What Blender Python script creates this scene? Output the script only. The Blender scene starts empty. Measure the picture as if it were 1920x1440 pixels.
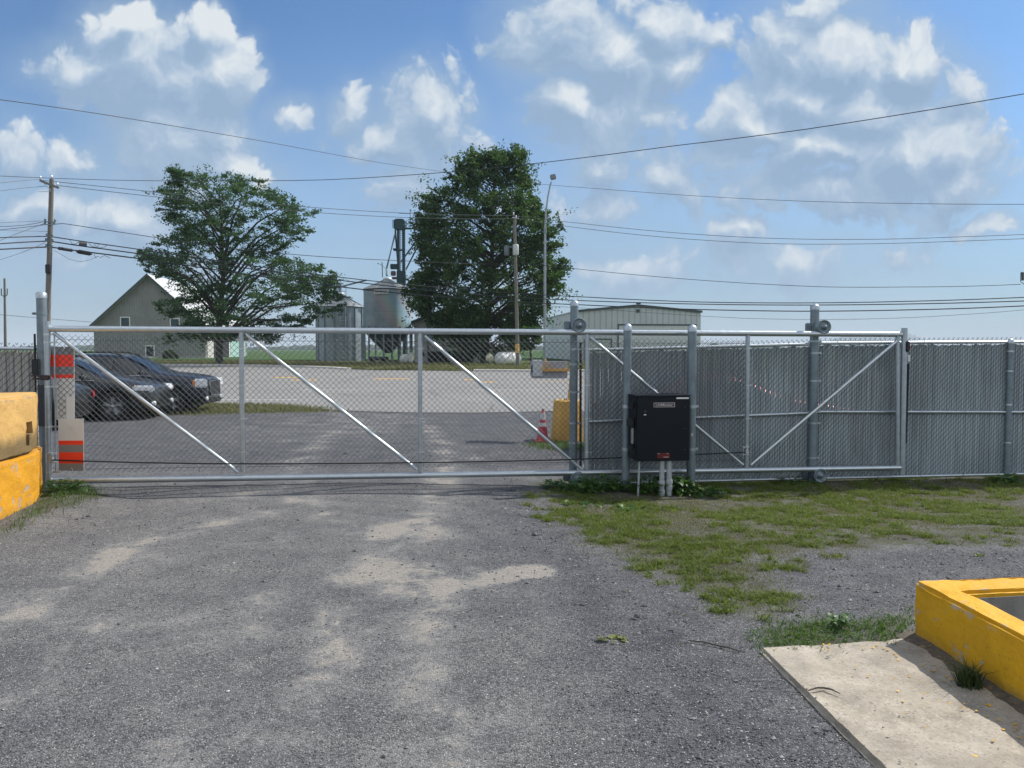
import bpy, bmesh, math, random
import numpy as np
from mathutils import Vector, Matrix

random.seed(7)
RNG = np.random.default_rng(7)
SC = bpy.context.scene
COL = SC.collection

# ------------------------------------------------------------------ camera
EYE = 1.65
FPX = 1420.0                      # focal length in pixels of the 1920 wide photograph
PITCH = math.atan(65.0 / FPX)
cam_data = bpy.data.cameras.new('camera')
cam_data.sensor_width = 36.0
cam_data.lens = 36.0 * FPX / 1920.0
cam_data.clip_start = 0.05
cam_data.clip_end = 40000
cam = bpy.data.objects.new('camera', cam_data)
COL.objects.link(cam)
cam.location = (0, 0, EYE)
cam.rotation_euler = (math.pi / 2 - PITCH, 0, 0)
SC.camera = cam

# ------------------------------------------------------------------ exposure
SC.view_settings.view_transform = 'Standard'
SC.view_settings.look = 'None'
SC.view_settings.gamma = 1.0
SC.view_settings.exposure = 0.35
SC.cycles.use_denoising = True
SC.cycles.max_bounces = 8
SC.cycles.transparent_max_bounces = 8
SC.cycles.volume_bounces = 0

# ------------------------------------------------------------------ sun
SUN_DIR = Vector((0.82, 0.49, 1.0)).normalized()
SUN_EL = math.asin(SUN_DIR.z)
SUN_AZ = math.atan2(SUN_DIR.x, SUN_DIR.y)
sun_data = bpy.data.lights.new('sun', 'SUN')
sun_data.energy = 4.2
sun_data.angle = math.radians(0.53)
sun_data.color = (1.0, 0.955, 0.89)
sun = bpy.data.objects.new('sun', sun_data)
COL.objects.link(sun)
sun.rotation_euler = (-SUN_DIR).to_track_quat('-Z', 'Y').to_euler()
sun.location = (20, 12, 40)


# ------------------------------------------------------------------ photo geometry helpers
def ray(px, py):
    cx = (px - 960.0) / FPX
    cy = (720.0 - py) / FPX
    c, s = math.cos(PITCH), math.sin(PITCH)
    return Vector((cx, c + cy * s, -s + cy * c))


def P(px, py, Y):
    d = ray(px, py)
    t = Y / d.y
    return Vector((d.x * t, Y, EYE + d.z * t))


def sm(a, b, x):
    t = np.clip((np.asarray(x, float) - a) / (b - a), 0, 1)
    return t * t * (3 - 2 * t)


def gz(x, y):
    """height of the ground"""
    s = np.maximum(sm(12, 18, y), sm(-2.2, 2.5, x) * sm(6.6, 8.8, y))
    z = -0.15 * s
    z = z + 0.50 * np.clip((np.asarray(y, float) - 30) / 28.0, 0, 1)
    z = z + 0.05 * np.clip((np.asarray(y, float) - 60) / 40.0, 0, 1)
    return z


def G(px, py, dz=0.0):
    d = ray(px, py)
    z = 0.0
    p = None
    for _ in range(60):
        t = (z + dz - EYE) / d.z
        p = Vector((d.x * t, d.y * t, 0))
        z = 0.5 * z + 0.5 * float(gz(p.x, p.y))
    return Vector((p.x, p.y, float(gz(p.x, p.y)) + dz))


YAW = math.radians(6.94)
U = Vector((math.cos(YAW), math.sin(YAW), 0))      # the site's grid: along the gate
N = Vector((-math.sin(YAW), math.cos(YAW), 0))     # away from the camera


def on_plane(px, py, a, u=U):
    """point of the ray on the vertical plane through a along u"""
    d = ray(px, py)
    n = Vector((-u.y, u.x, 0))
    t = n.dot(a - Vector((0, 0, EYE))) / n.dot(d)
    return Vector((0, 0, EYE)) + d * t


# ------------------------------------------------------------------ numpy noise
def _hash(ix, iy, seed):
    h = (ix.astype(np.int64) * 374761393 + iy.astype(np.int64) * 668265263 + seed * 1442695041) & 0x7fffffff
    h = ((h ^ (h >> 13)) * 1274126177) & 0x7fffffff
    h = (h ^ (h >> 16)) & 0xffff
    return h / 65535.0


def vnoise(x, y, seed=0):
    x = np.asarray(x, float); y = np.asarray(y, float)
    ix = np.floor(x); iy = np.floor(y)
    fx = x - ix; fy = y - iy
    fx = fx * fx * (3 - 2 * fx); fy = fy * fy * (3 - 2 * fy)
    a = _hash(ix, iy, seed); b = _hash(ix + 1, iy, seed)
    c = _hash(ix, iy + 1, seed); d = _hash(ix + 1, iy + 1, seed)
    return (a * (1 - fx) + b * fx) * (1 - fy) + (c * (1 - fx) + d * fx) * fy


def fbm(x, y, seed=0, octs=4):
    v = 0; a = 0.5; t = 0
    x = np.asarray(x, float); y = np.asarray(y, float)
    for o in range(octs):
        v = v + a * vnoise(x, y, seed + o); t += a
        x = x * 2.03 + 13.1; y = y * 2.03 + 7.7; a *= 0.5
    return v / t


def poly_sd(x, y, poly):
    """signed distance to a polygon, positive inside (vectorised)"""
    x = np.asarray(x, float); y = np.asarray(y, float)
    inside = np.zeros(x.shape, bool)
    dist = np.full(x.shape, 1e9)
    n = len(poly)
    for i in range(n):
        x0, y0 = poly[i][0], poly[i][1]
        x1, y1 = poly[(i + 1) % n][0], poly[(i + 1) % n][1]
        ex, ey = x1 - x0, y1 - y0
        L = ex * ex + ey * ey + 1e-12
        t = np.clip(((x - x0) * ex + (y - y0) * ey) / L, 0, 1)
        dist = np.minimum(dist, np.hypot(x - x0 - t * ex, y - y0 - t * ey))
        c = ((y0 > y) != (y1 > y)) & (x < (x1 - x0) * (y - y0) / ((y1 - y0) if abs(y1 - y0) > 1e-12 else 1e-12) + x0)
        inside ^= c
    return np.where(inside, dist, -dist)


# ------------------------------------------------------------------ node helpers
class NT:
    def __init__(self, tree):
        self.t = tree

    def new(self, kind, **kw):
        n = self.t.nodes.new(kind)
        for k, v in kw.items():
            setattr(n, k, v)
        return n

    def link(self, a, b):
        self.t.links.new(a, b)

    def _in(self, sock, v):
        if v is None:
            return
        if isinstance(v, bpy.types.NodeSocket):
            self.link(v, sock)
        else:
            sock.default_value = v

    def math(self, op, a, b=None, c=None, clamp=False):
        n = self.new('ShaderNodeMath', operation=op, use_clamp=clamp)
        self._in(n.inputs[0], a); self._in(n.inputs[1], b); self._in(n.inputs[2], c)
        return n.outputs[0]

    def vmath(self, op, a, b=None, out=0):
        n = self.new('ShaderNodeVectorMath', operation=op)
        self._in(n.inputs[0], a); self._in(n.inputs[1], b)
        return n.outputs[out]

    def noise(self, vec, scale, detail=3.0, rough=0.55, dist=0.0, col=False):
        n = self.new('ShaderNodeTexNoise')
        self._in(n.inputs['Vector'], vec)
        n.inputs['Scale'].default_value = scale
        n.inputs['Detail'].default_value = detail
        n.inputs['Roughness'].default_value = rough
        n.inputs['Distortion'].default_value = dist
        return n.outputs['Color' if col else 'Fac']

    def voro(self, vec, scale, out='Distance', feature='F1'):
        n = self.new('ShaderNodeTexVoronoi', feature=feature)
        self._in(n.inputs['Vector'], vec)
        n.inputs['Scale'].default_value = scale
        return n.outputs[out]

    def mix(self, fac, a, b, mode='MIX'):
        n = self.new('ShaderNodeMix', data_type='RGBA', blend_type=mode)
        self._in(n.inputs[0], fac)
        self._in(n.inputs[6], a if not isinstance(a, tuple) else (*a[:3], 1))
        self._in(n.inputs[7], b if not isinstance(b, tuple) else (*b[:3], 1))
        return n.outputs[2]

    def ramp(self, fac, stops):
        n = self.new('ShaderNodeValToRGB')
        self._in(n.inputs[0], fac)
        e = n.color_ramp.elements
        while len(e) < len(stops):
            e.new(0.5)
        for i, (p, c) in enumerate(stops):
            e[i].position = p
            e[i].color = (*c, 1) if isinstance(c, tuple) else (c, c, c, 1)
        return n.outputs[0]

    def mapr(self, v, a, b, c=0.0, d=1.0, smooth=False):
        n = self.new('ShaderNodeMapRange')
        if smooth:
            n.interpolation_type = 'SMOOTHSTEP'
        self._in(n.inputs[0], v)
        n.inputs[1].default_value = a; n.inputs[2].default_value = b
        n.inputs[3].default_value = c; n.inputs[4].default_value = d
        return n.outputs[0]

    def bump(self, h, strength, dist=0.01):
        n = self.new('ShaderNodeBump')
        n.inputs['Strength'].default_value = strength
        n.inputs['Distance'].default_value = dist
        self._in(n.inputs['Height'], h)
        return n.outputs[0]


# ------------------------------------------------------------------ world: sky with clouds
def make_world():
    w = bpy.data.worlds.new('World')
    SC.world = w
    w.cycles.sampling_method = 'MANUAL'
    w.cycles.sample_map_resolution = 256
    w.use_nodes = True
    nt = NT(w.node_tree)
    w.node_tree.nodes.clear()
    out = nt.new('ShaderNodeOutputWorld')
    bg = nt.new('ShaderNodeBackground')
    bg.inputs['Strength'].default_value = 0.1
    nt.link(bg.outputs[0], out.inputs[0])
    sky = nt.new('ShaderNodeTexSky', sky_type='NISHITA')
    sky.sun_disc = False
    sky.sun_elevation = SUN_EL
    sky.sun_rotation = SUN_AZ
    sky.altitude = 50
    sky.air_density = 1.0
    sky.dust_density = 0.6
    sky.ozone_density = 2.2
    tc = nt.new('ShaderNodeTexCoord')
    d = tc.outputs['Generated']
    sep = nt.new('ShaderNodeSeparateXYZ')
    nt.link(d, sep.inputs[0])
    ysafe = nt.math('MAXIMUM', sep.outputs[1], 0.05)
    u = nt.math('DIVIDE', sep.outputs[0], ysafe)
    v = nt.math('DIVIDE', sep.outputs[2], ysafe)
    comb = nt.new('ShaderNodeCombineXYZ')
    nt.link(u, comb.inputs[0]); nt.link(v, comb.inputs[1])
    uv = comb.outputs[0]
    front = nt.mapr(sep.outputs[1], 0.15, 0.4, smooth=True)
    # cumulus lumps: azimuth/height of each lump's middle, its half width, half height, weight
    B = [
        # big tower, upper left
        (285, 125, 130, 85, 1.0), (235, 60, 70, 42, .9), (330, 85, 70, 60, .9), (402, 62, 42, 48, 1.0),
        (420, 150, 58, 75, 1.0), (415, 245, 60, 55, .8), (320, 250, 120, 110, .62), (175, 118, 85, 45, .75),
        (300, 360, 110, 90, .42),
        # small bright ones over the left tree
        (425, 312, 66, 42, .95), (490, 335, 42, 26, .75),
        # left bank
        (140, 325, 70, 38, .6), (225, 405, 130, 48, .7), (20, 310, 55, 60, .6), (80, 390, 140, 60, .55),
        (190, 465, 150, 45, .35),
        # middle
        (800, 200, 90, 60, .85), (840, 235, 60, 85, .7), (660, 205, 48, 45, .65), (735, 255, 85, 45, .65),
        (800, 330, 85, 80, .45), (548, 214, 48, 24, .45), (865, 158, 32, 12, .4),
        # right of the middle
        (1050, 60, 90, 95, .85), (1140, 105, 75, 75, 1.0), (1195, 120, 45, 60, .7), (1058, 192, 58, 42, .85),
        (1130, 220, 110, 100, .6), (1240, 48, 62, 62, .75), (1262, 130, 58, 48, .8), (1115, 305, 70, 55, .6),
        (1250, 345, 66, 40, .6), (1245, 215, 80, 40, .5), (1180, 10, 70, 40, .5), (1100, 400, 130, 60, .35),
        # the large heap on the right
        (1570, 120, 130, 75, .95), (1500, 185, 95, 55, 1.0), (1430, 225, 105, 50, 1.0), (1690, 120, 85, 55, .95),
        (1620, 200, 150, 75, .9), (1560, 275, 130, 45, .95), (1730, 290, 120, 75, .9), (1820, 345, 80, 60, .75),
        (1640, 350, 230, 70, .45), (1400, 300, 120, 90, .4), (1340, 75, 35, 28, .5), (1480, 70, 110, 70, .55),
        (1540, 15, 110, 45, .6), (1790, 160, 55, 40, .35),
        # low soft ones
        (1858, 425, 58, 24, .75), (1480, 500, 180, 48, .38), (1210, 500, 140, 52, .42), (1400, 445, 90, 26, .45),
        (1650, 470, 150, 40, .28), (1100, 480, 120, 60, .3),
    ]
    warpn = nt.noise(uv, 7.0, 4.0, 0.6, col=True)
    warpn.node.noise_dimensions = '2D'
    warp = nt.vmath('SCALE', nt.vmath('SUBTRACT', warpn, (0.5, 0.5, 0.5)))
    warp.node.inputs['Scale'].default_value = 0.075

    def density(vec):
        vv = nt.vmath('ADD', vec, warp)
        acc = None
        for (px, py, rx, ry, wt) in B:
            r = ray(px, py)
            m = nt.vmath('MULTIPLY_ADD', vv, (FPX / (rx * 1.72), FPX / (ry * 1.72), 0))
            m.node.inputs[2].default_value = (-r.x / r.y * FPX / (rx * 1.72), -r.z / r.y * FPX / (ry * 1.72), 0)
            ln = nt.vmath('LENGTH', m, out=1)
            b = nt.math('MULTIPLY_ADD', ln, -wt * 1.45, wt * 1.25)
            acc = b if acc is None else nt.math('SMOOTH_MAX', acc, b, 0.12)
        n1 = nt.noise(vec, 8.0, 8.0, 0.55)
        n1.node.noise_dimensions = '2D'
        n2 = nt.new('ShaderNodeTexVoronoi', feature='F1', voronoi_dimensions='2D')
        nt.link(vv, n2.inputs['Vector'])
        n2.inputs['Scale'].default_value = 13.0
        n2.inputs['Detail'].default_value = 3.0
        n2.inputs['Roughness'].default_value = 0.55
        n2.inputs['Lacunarity'].default_value = 2.2
        puff = nt.math('MULTIPLY_ADD', n2.outputs['Distance'], -0.6, 0.34)
        fb = nt.math('MULTIPLY_ADD', n1, 0.6, -0.26)
        return nt.math('ADD', nt.math('ADD', acc, fb), puff), acc

    dens, soft = density(uv)
    dens2, soft2 = density(nt.vmath('ADD', uv, (0.009, 0.026, 0)))
    alpha = nt.mapr(dens, 0.0, 0.3, smooth=True)
    alpha = nt.math('MULTIPLY', alpha, nt.mapr(v, -0.01, 0.16, 0.25, 0.96, smooth=True))
    dl = nt.math('SUBTRACT', soft, soft2)
    dn = nt.math('SUBTRACT', nt.math('SUBTRACT', dens, dens2), dl)
    lit = nt.math('MULTIPLY_ADD', dl, 1.25, nt.math('MULTIPLY_ADD', dn, 0.8, 0.3), clamp=True)
    ccol = nt.ramp(lit, [(0.0, (2.3, 3.3, 4.7)), (0.38, (3.0, 4.0, 5.3)), (0.7, (4.6, 5.3, 6.1)), (1.0, (6.1, 6.5, 6.8))])
    # thin veil of moisture in the air
    veil = nt.math('MULTIPLY', nt.noise(uv, 3.2, 5.0, 0.6), nt.mapr(v, 0.02, 0.42, 0.9, 0.08))
    grad = nt.mapr(v, 0.0, 0.2, 0.5, 1.0)
    dim = nt.new('ShaderNodeVectorMath', operation='SCALE')
    nt.link(sky.outputs[0], dim.inputs[0]); nt.link(grad, dim.inputs['Scale'])
    skyc = skyc0 = nt.mix(1.0, dim.outputs[0], (0.5, 0.76, 0.98), 'MULTIPLY')
    skyc = nt.mix(nt.math('MULTIPLY', veil, front), skyc, (4.2, 5.4, 6.8))
    # the bluish moist body that every heap sits in
    vb = nt.mapr(nt.math('ADD', soft, nt.math('MULTIPLY_ADD', nt.noise(uv, 4.0, 6.0, 0.6), 1.0, -0.5)), -0.45, 0.75, 0.0, 0.72, smooth=True)
    skyc = nt.mix(vb, skyc, (2.75, 3.75, 4.95))
    fin = nt.mix(alpha, skyc, ccol)
    nt.link(fin, bg.inputs[0])
    # behind the viewer the cumulus nodes are skipped, their place taken by added cloud
    bg2 = nt.new('ShaderNodeBackground')
    bg2.inputs['Strength'].default_value = 0.1
    # unseen bright cloud, added to lift the fill light on shaded faces
    bn = nt.noise(d, 2.2, 6.0, 0.6)
    back = nt.mix(nt.math('MULTIPLY', nt.mapr(bn, 0.42, 0.56, smooth=True), nt.mapr(sep.outputs[2], 0.0, 0.1, 0, 0.95)), skyc0, (8.6, 8.9, 9.2))
    nt.link(back, bg2.inputs[0])
    ms = nt.new('ShaderNodeMixShader')
    nt.link(front, ms.inputs[0]); nt.link(bg2.outputs[0], ms.inputs[1]); nt.link(bg.outputs[0], ms.inputs[2])
    nt.link(ms.outputs[0], out.inputs[0])


make_world()


# ------------------------------------------------------------------ materials
MATS = {}


def base_mat(name):
    m = bpy.data.materials.new(name)
    m.use_nodes = True
    m.node_tree.nodes.clear()
    nt = NT(m.node_tree)
    out = nt.new('ShaderNodeOutputMaterial')
    b = nt.new('ShaderNodeBsdfPrincipled')
    nt.link(b.outputs[0], out.inputs[0])
    return m, nt, b, out


def mat(name, col, rough=0.6, metal=0.0, var=0.18, scale=6.0, bump=0.0, bscale=40.0, spec=0.5, stain=None, coat=0.0):
    """a painted / metal / plastic surface with uneven tone; stain = (colour, scale, low, high)"""
    if name in MATS:
        return MATS[name]
    m, nt, b, _ = base_mat(name)
    tc = nt.new('ShaderNodeTexCoord')
    o = tc.outputs['Object']
    n = nt.noise(o, scale, 5.0, 0.6)
    lo = tuple(c * (1 - var) for c in col); hi = tuple(min(1, c * (1 + var)) for c in col)
    c = nt.ramp(n, [(0.25, lo), (0.75, hi)])
    if stain:
        sc, ss, a, z = stain
        c = nt.mix(nt.mapr(nt.noise(o, ss, 6.0, 0.65), a, z, smooth=True), c, sc)
    nt.link(c, b.inputs['Base Color'])
    b.inputs['Metallic'].default_value = metal
    b.inputs['Specular IOR Level'].default_value = spec
    b.inputs['Coat Weight'].default_value = coat
    b.inputs['Coat Roughness'].default_value = 0.05
    rn = nt.mapr(nt.noise(o, scale * 2.3, 3.0), 0.3, 0.7, max(0.02, rough * 0.85), min(1, rough * 1.15))
    nt.link(rn, b.inputs['Roughness'])
    if bump:
        nt.link(nt.bump(nt.noise(o, bscale, 4.0), bump, 0.01), b.inputs['Normal'])
    MATS[name] = m
    return m


galv = mat('galvanised_steel', (0.42, 0.46, 0.49), 0.42, 0.75, 0.16, 14.0, 0.05, 60)
galv_dark = mat('weathered_galvanised_steel', (0.2, 0.245, 0.27), 0.52, 0.5, 0.22, 9.0, 0.08, 50,
                stain=((0.2, 0.22, 0.22), 7.0, 0.55, 0.75))
galv_bright = mat('new_galvanised_rail', (0.53, 0.57, 0.59), 0.36, 0.8, 0.1, 16.0, 0.04, 70)
wire_mat = mat('chain_link_wire', (0.13, 0.145, 0.15), 0.55, 0.4, 0.1)
wire_dark = mat('shaded_chain_link_wire', (0.045, 0.06, 0.068), 0.6, 0.1, 0.1)  # the wire's own shading is put into this darker colour
wire_bright = mat('tie_wire', (0.6, 0.62, 0.63), 0.4, 0.7, 0.1)
black_plastic = mat('black_plastic', (0.012, 0.013, 0.015), 0.5, 0, 0.2)
rubber = mat('rubber', (0.02, 0.02, 0.021), 0.85, 0, 0.25, 20)
cable_mat = mat('cable_sheath', (0.02, 0.023, 0.028), 0.55)
cable_grey = mat('bare_conductor', (0.11, 0.12, 0.13), 0.45, 0.5)
wood_pole = mat('weathered_pole_wood', (0.16, 0.148, 0.13), 0.9, 0, 0.3, 12, 0.3, 30)


def slat_material(name, col):
    m, nt, b, _ = base_mat(name)
    g = nt.new('ShaderNodeNewGeometry')
    o = nt.new('ShaderNodeTexCoord').outputs['Object']
    k = nt.mapr(g.outputs['Random Per Island'], 0, 1, 0.85, 1.12)
    mp = nt.new('ShaderNodeMapping'); mp.inputs['Scale'].default_value = (9.0, 9.0, 0.9)
    nt.link(o, mp.inputs[0])
    k = nt.math('MULTIPLY', k, nt.mapr(nt.noise(mp.outputs[0], 2.0, 5.0, 0.65), 0.3, 0.7, 0.82, 1.12))
    k = nt.math('MULTIPLY', k, nt.mapr(nt.noise(o, 0.9, 3.0), 0.35, 0.65, 0.88, 1.1))
    v = nt.new('ShaderNodeVectorMath', operation='SCALE')
    v.inputs[0].default_value = col
    nt.link(k, v.inputs['Scale'])
    nt.link(v.outputs[0], b.inputs['Base Color'])
    b.inputs['Roughness'].default_value = 0.55
    return m


slat_mat = slat_material('grey_fence_slat', (0.32, 0.36, 0.373))
slat_tan = slat_material('warm_grey_fence_slat', (0.36, 0.345, 0.32))
navy_paint = mat('dark_navy_enamel', (0.0022, 0.0042, 0.0095), 0.42, 0, 0.15, 5, spec=0.28)
white_paint = mat('white_paint', (0.78, 0.77, 0.74), 0.5, 0, 0.05, 5)
panel_white = mat('white_plastic_panel', (0.66, 0.65, 0.62), 0.45, 0, 0.06, 6, stain=((0.5, 0.48, 0.43), 9, 0.55, 0.8))
reflect_red = mat('fluorescent_red_tape', (0.95, 0.05, 0.02), 0.4, 0, 0.05)
reflect_grey = mat('grey_reflective_tape', (0.23, 0.235, 0.25), 0.35, 0.1, 0.08)
red_label = mat('red_label', (0.12, 0.006, 0.01), 0.4)
badge_red = mat('maroon_badge', (0.05, 0.008, 0.012), 0.4)
silver = mat('silver_trim', (0.55, 0.55, 0.56), 0.3, 0.6)
cone_red = mat('red_cone_rubber', (0.42, 0.02, 0.035), 0.55, 0, 0.15, 8)
cone_white = mat('reflective_cone_collar', (0.5, 0.5, 0.49), 0.5, 0, 0.1, 20)
pvc_grey = mat('grey_conduit', (0.36, 0.38, 0.385), 0.5, 0, 0.15, 14)
yellow_steel = mat('yellow_painted_steel', (0.62, 0.36, 0.1), 0.5, 0, 0.15, 9, stain=((0.25, 0.13, 0.06), 12, 0.6, 0.8))
conc = mat('grey_concrete', (0.36, 0.345, 0.32), 0.9, 0, 0.18, 9, 0.3, 60, stain=((0.2, 0.19, 0.17), 5, 0.52, 0.75))
shade_black = mat('interior_shade_black', (0.012, 0.013, 0.016), 0.9)  # near-black colour standing in for the shade inside openings
glass_dark = mat('dark_window_glass', (0.012, 0.016, 0.02), 0.06, 0, 0.1, 2, spec=0.8)
green_steel = mat('dark_green_steel', (0.008, 0.04, 0.048), 0.5, 0, 0.2, 2)
rust_red = mat('rust_red_steel', (0.11, 0.05, 0.045), 0.7, 0, 0.3, 3)
teal_door = mat('pale_teal_door', (0.32, 0.5, 0.44), 0.6, 0, 0.08, 1)
bark = mat('tree_bark', (0.06, 0.05, 0.042), 0.95, 0, 0.35, 5, 0.5, 12)


def concrete_paint(name, yellow, grey, chip_lo, chip_hi, dirt_z=None, chips=7.0, wear=0.95):
    """yellow paint over concrete: chipped to bare concrete, blistered, grimy"""
    m, nt, b, _ = base_mat(name)
    tc = nt.new('ShaderNodeTexCoord')
    o = tc.outputs['Object']
    n = nt.noise(o, 3.5, 5.0, 0.6)
    c = nt.ramp(n, [(0.3, tuple(x * 0.86 for x in yellow)), (0.7, tuple(min(1, x * 1.1) for x in yellow))])
    c = nt.mix(nt.mapr(nt.noise(o, 22.0, 4.0, 0.6), 0.58, 0.78, 0, 0.45), c, tuple(x * 0.45 for x in yellow))
    chip = nt.mapr(nt.noise(o, chips, 7.0, 0.62, 0.3), chip_lo, chip_hi, smooth=True)
    c = nt.mix(chip, c, grey)
    geo_ = nt.new('ShaderNodeNewGeometry')
    edge_w = nt.math('ADD', geo_.outputs['Pointiness'], nt.math('MULTIPLY', nt.math('SUBTRACT', nt.noise(o, 11.0, 6.0, 0.7), 0.5), 0.22))
    c = nt.mix(nt.mapr(edge_w, 0.535, 0.57, 0, wear), c, grey)
    c = nt.mix(nt.mapr(nt.noise(o, 1.7, 6.0, 0.7), 0.52, 0.72, 0, 0.4), c, tuple(x * 0.62 for x in yellow))
    scf = nt.new('ShaderNodeMapping'); scf.inputs['Scale'].default_value = (2.0, 2.0, 26.0)
    nt.link(o, scf.inputs[0])
    c = nt.mix(nt.mapr(nt.noise(scf.outputs[0], 2.2, 5.0, 0.7), 0.6, 0.72, 0, 0.5), c, tuple(x * 0.4 + .02 for x in yellow))
    pits = nt.voro(o, 30.0)
    pit = nt.mapr(pits, 0.06, 0.16, 1, 0)
    keep = nt.mapr(nt.noise(o, 5.0, 2.0), 0.52, 0.6)
    c = nt.mix(nt.math('MULTIPLY', nt.math('MULTIPLY', pit, keep), 0.75), c, (0.06, 0.035, 0.015))
    if dirt_z:
        sep = nt.new('ShaderNodeSeparateXYZ')
        nt.link(o, sep.inputs[0])
        zz = nt.math('ADD', sep.outputs[2], nt.math('MULTIPLY', nt.math('SUBTRACT', nt.noise(o, 6.0, 4.0), 0.5), dirt_z[2]))
        c = nt.mix(nt.mapr(zz, dirt_z[0], dirt_z[1], dirt_z[3], 0.0, smooth=True), c, dirt_z[4])
    nt.link(c, b.inputs['Base Color'])
    b.inputs['Roughness'].default_value = 0.62
    b.inputs['Specular IOR Level'].default_value = 0.25
    h = nt.math('ADD', nt.math('MULTIPLY', nt.noise(o, 9.0, 6.0, 0.65), 1.0), nt.math('MULTIPLY', chip, -0.25))
    nt.link(nt.bump(h, 0.55, 0.03), b.inputs['Normal'])
    MATS[name] = m
    return m


def ribbed(name, col, pitch, depth, rough=0.5, metal=0.0, axis='U', var=0.08, shade=0.72):
    """sheet metal cladding: ribs run up the wall; axis gives the direction across them in object space"""
    m, nt, b, _ = base_mat(name)
    tc = nt.new('ShaderNodeTexCoord')
    o = tc.outputs['Object']
    dirv = (U.x, U.y, 0) if axis == 'U' else ((N.x, N.y, 0) if axis == 'N' else (0, 0, 1))
    s = nt.vmath('DOT_PRODUCT', o, dirv, out=1)
    ph = nt.math('FRACT', nt.math('DIVIDE', s, pitch))
    tri = nt.math('ABSOLUTE', nt.math('MULTIPLY_ADD', ph, 2.0, -1.0))
    rib = nt.mapr(tri, 0.55, 0.85, smooth=True)
    n = nt.noise(o, 0.8, 5.0, 0.6)
    c = nt.ramp(n, [(0.25, tuple(x * (1 - var) for x in col)), (0.75, tuple(min(1, x * (1 + var)) for x in col))])
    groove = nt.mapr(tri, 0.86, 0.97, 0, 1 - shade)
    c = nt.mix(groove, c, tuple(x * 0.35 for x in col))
    nt.link(c, b.inputs['Base Color'])
    b.inputs['Roughness'].default_value = rough
    b.inputs['Metallic'].default_value = metal
    nt.link(nt.bump(rib, 0.9, depth), b.inputs['Normal'])
    MATS[name] = m
    return m


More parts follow.
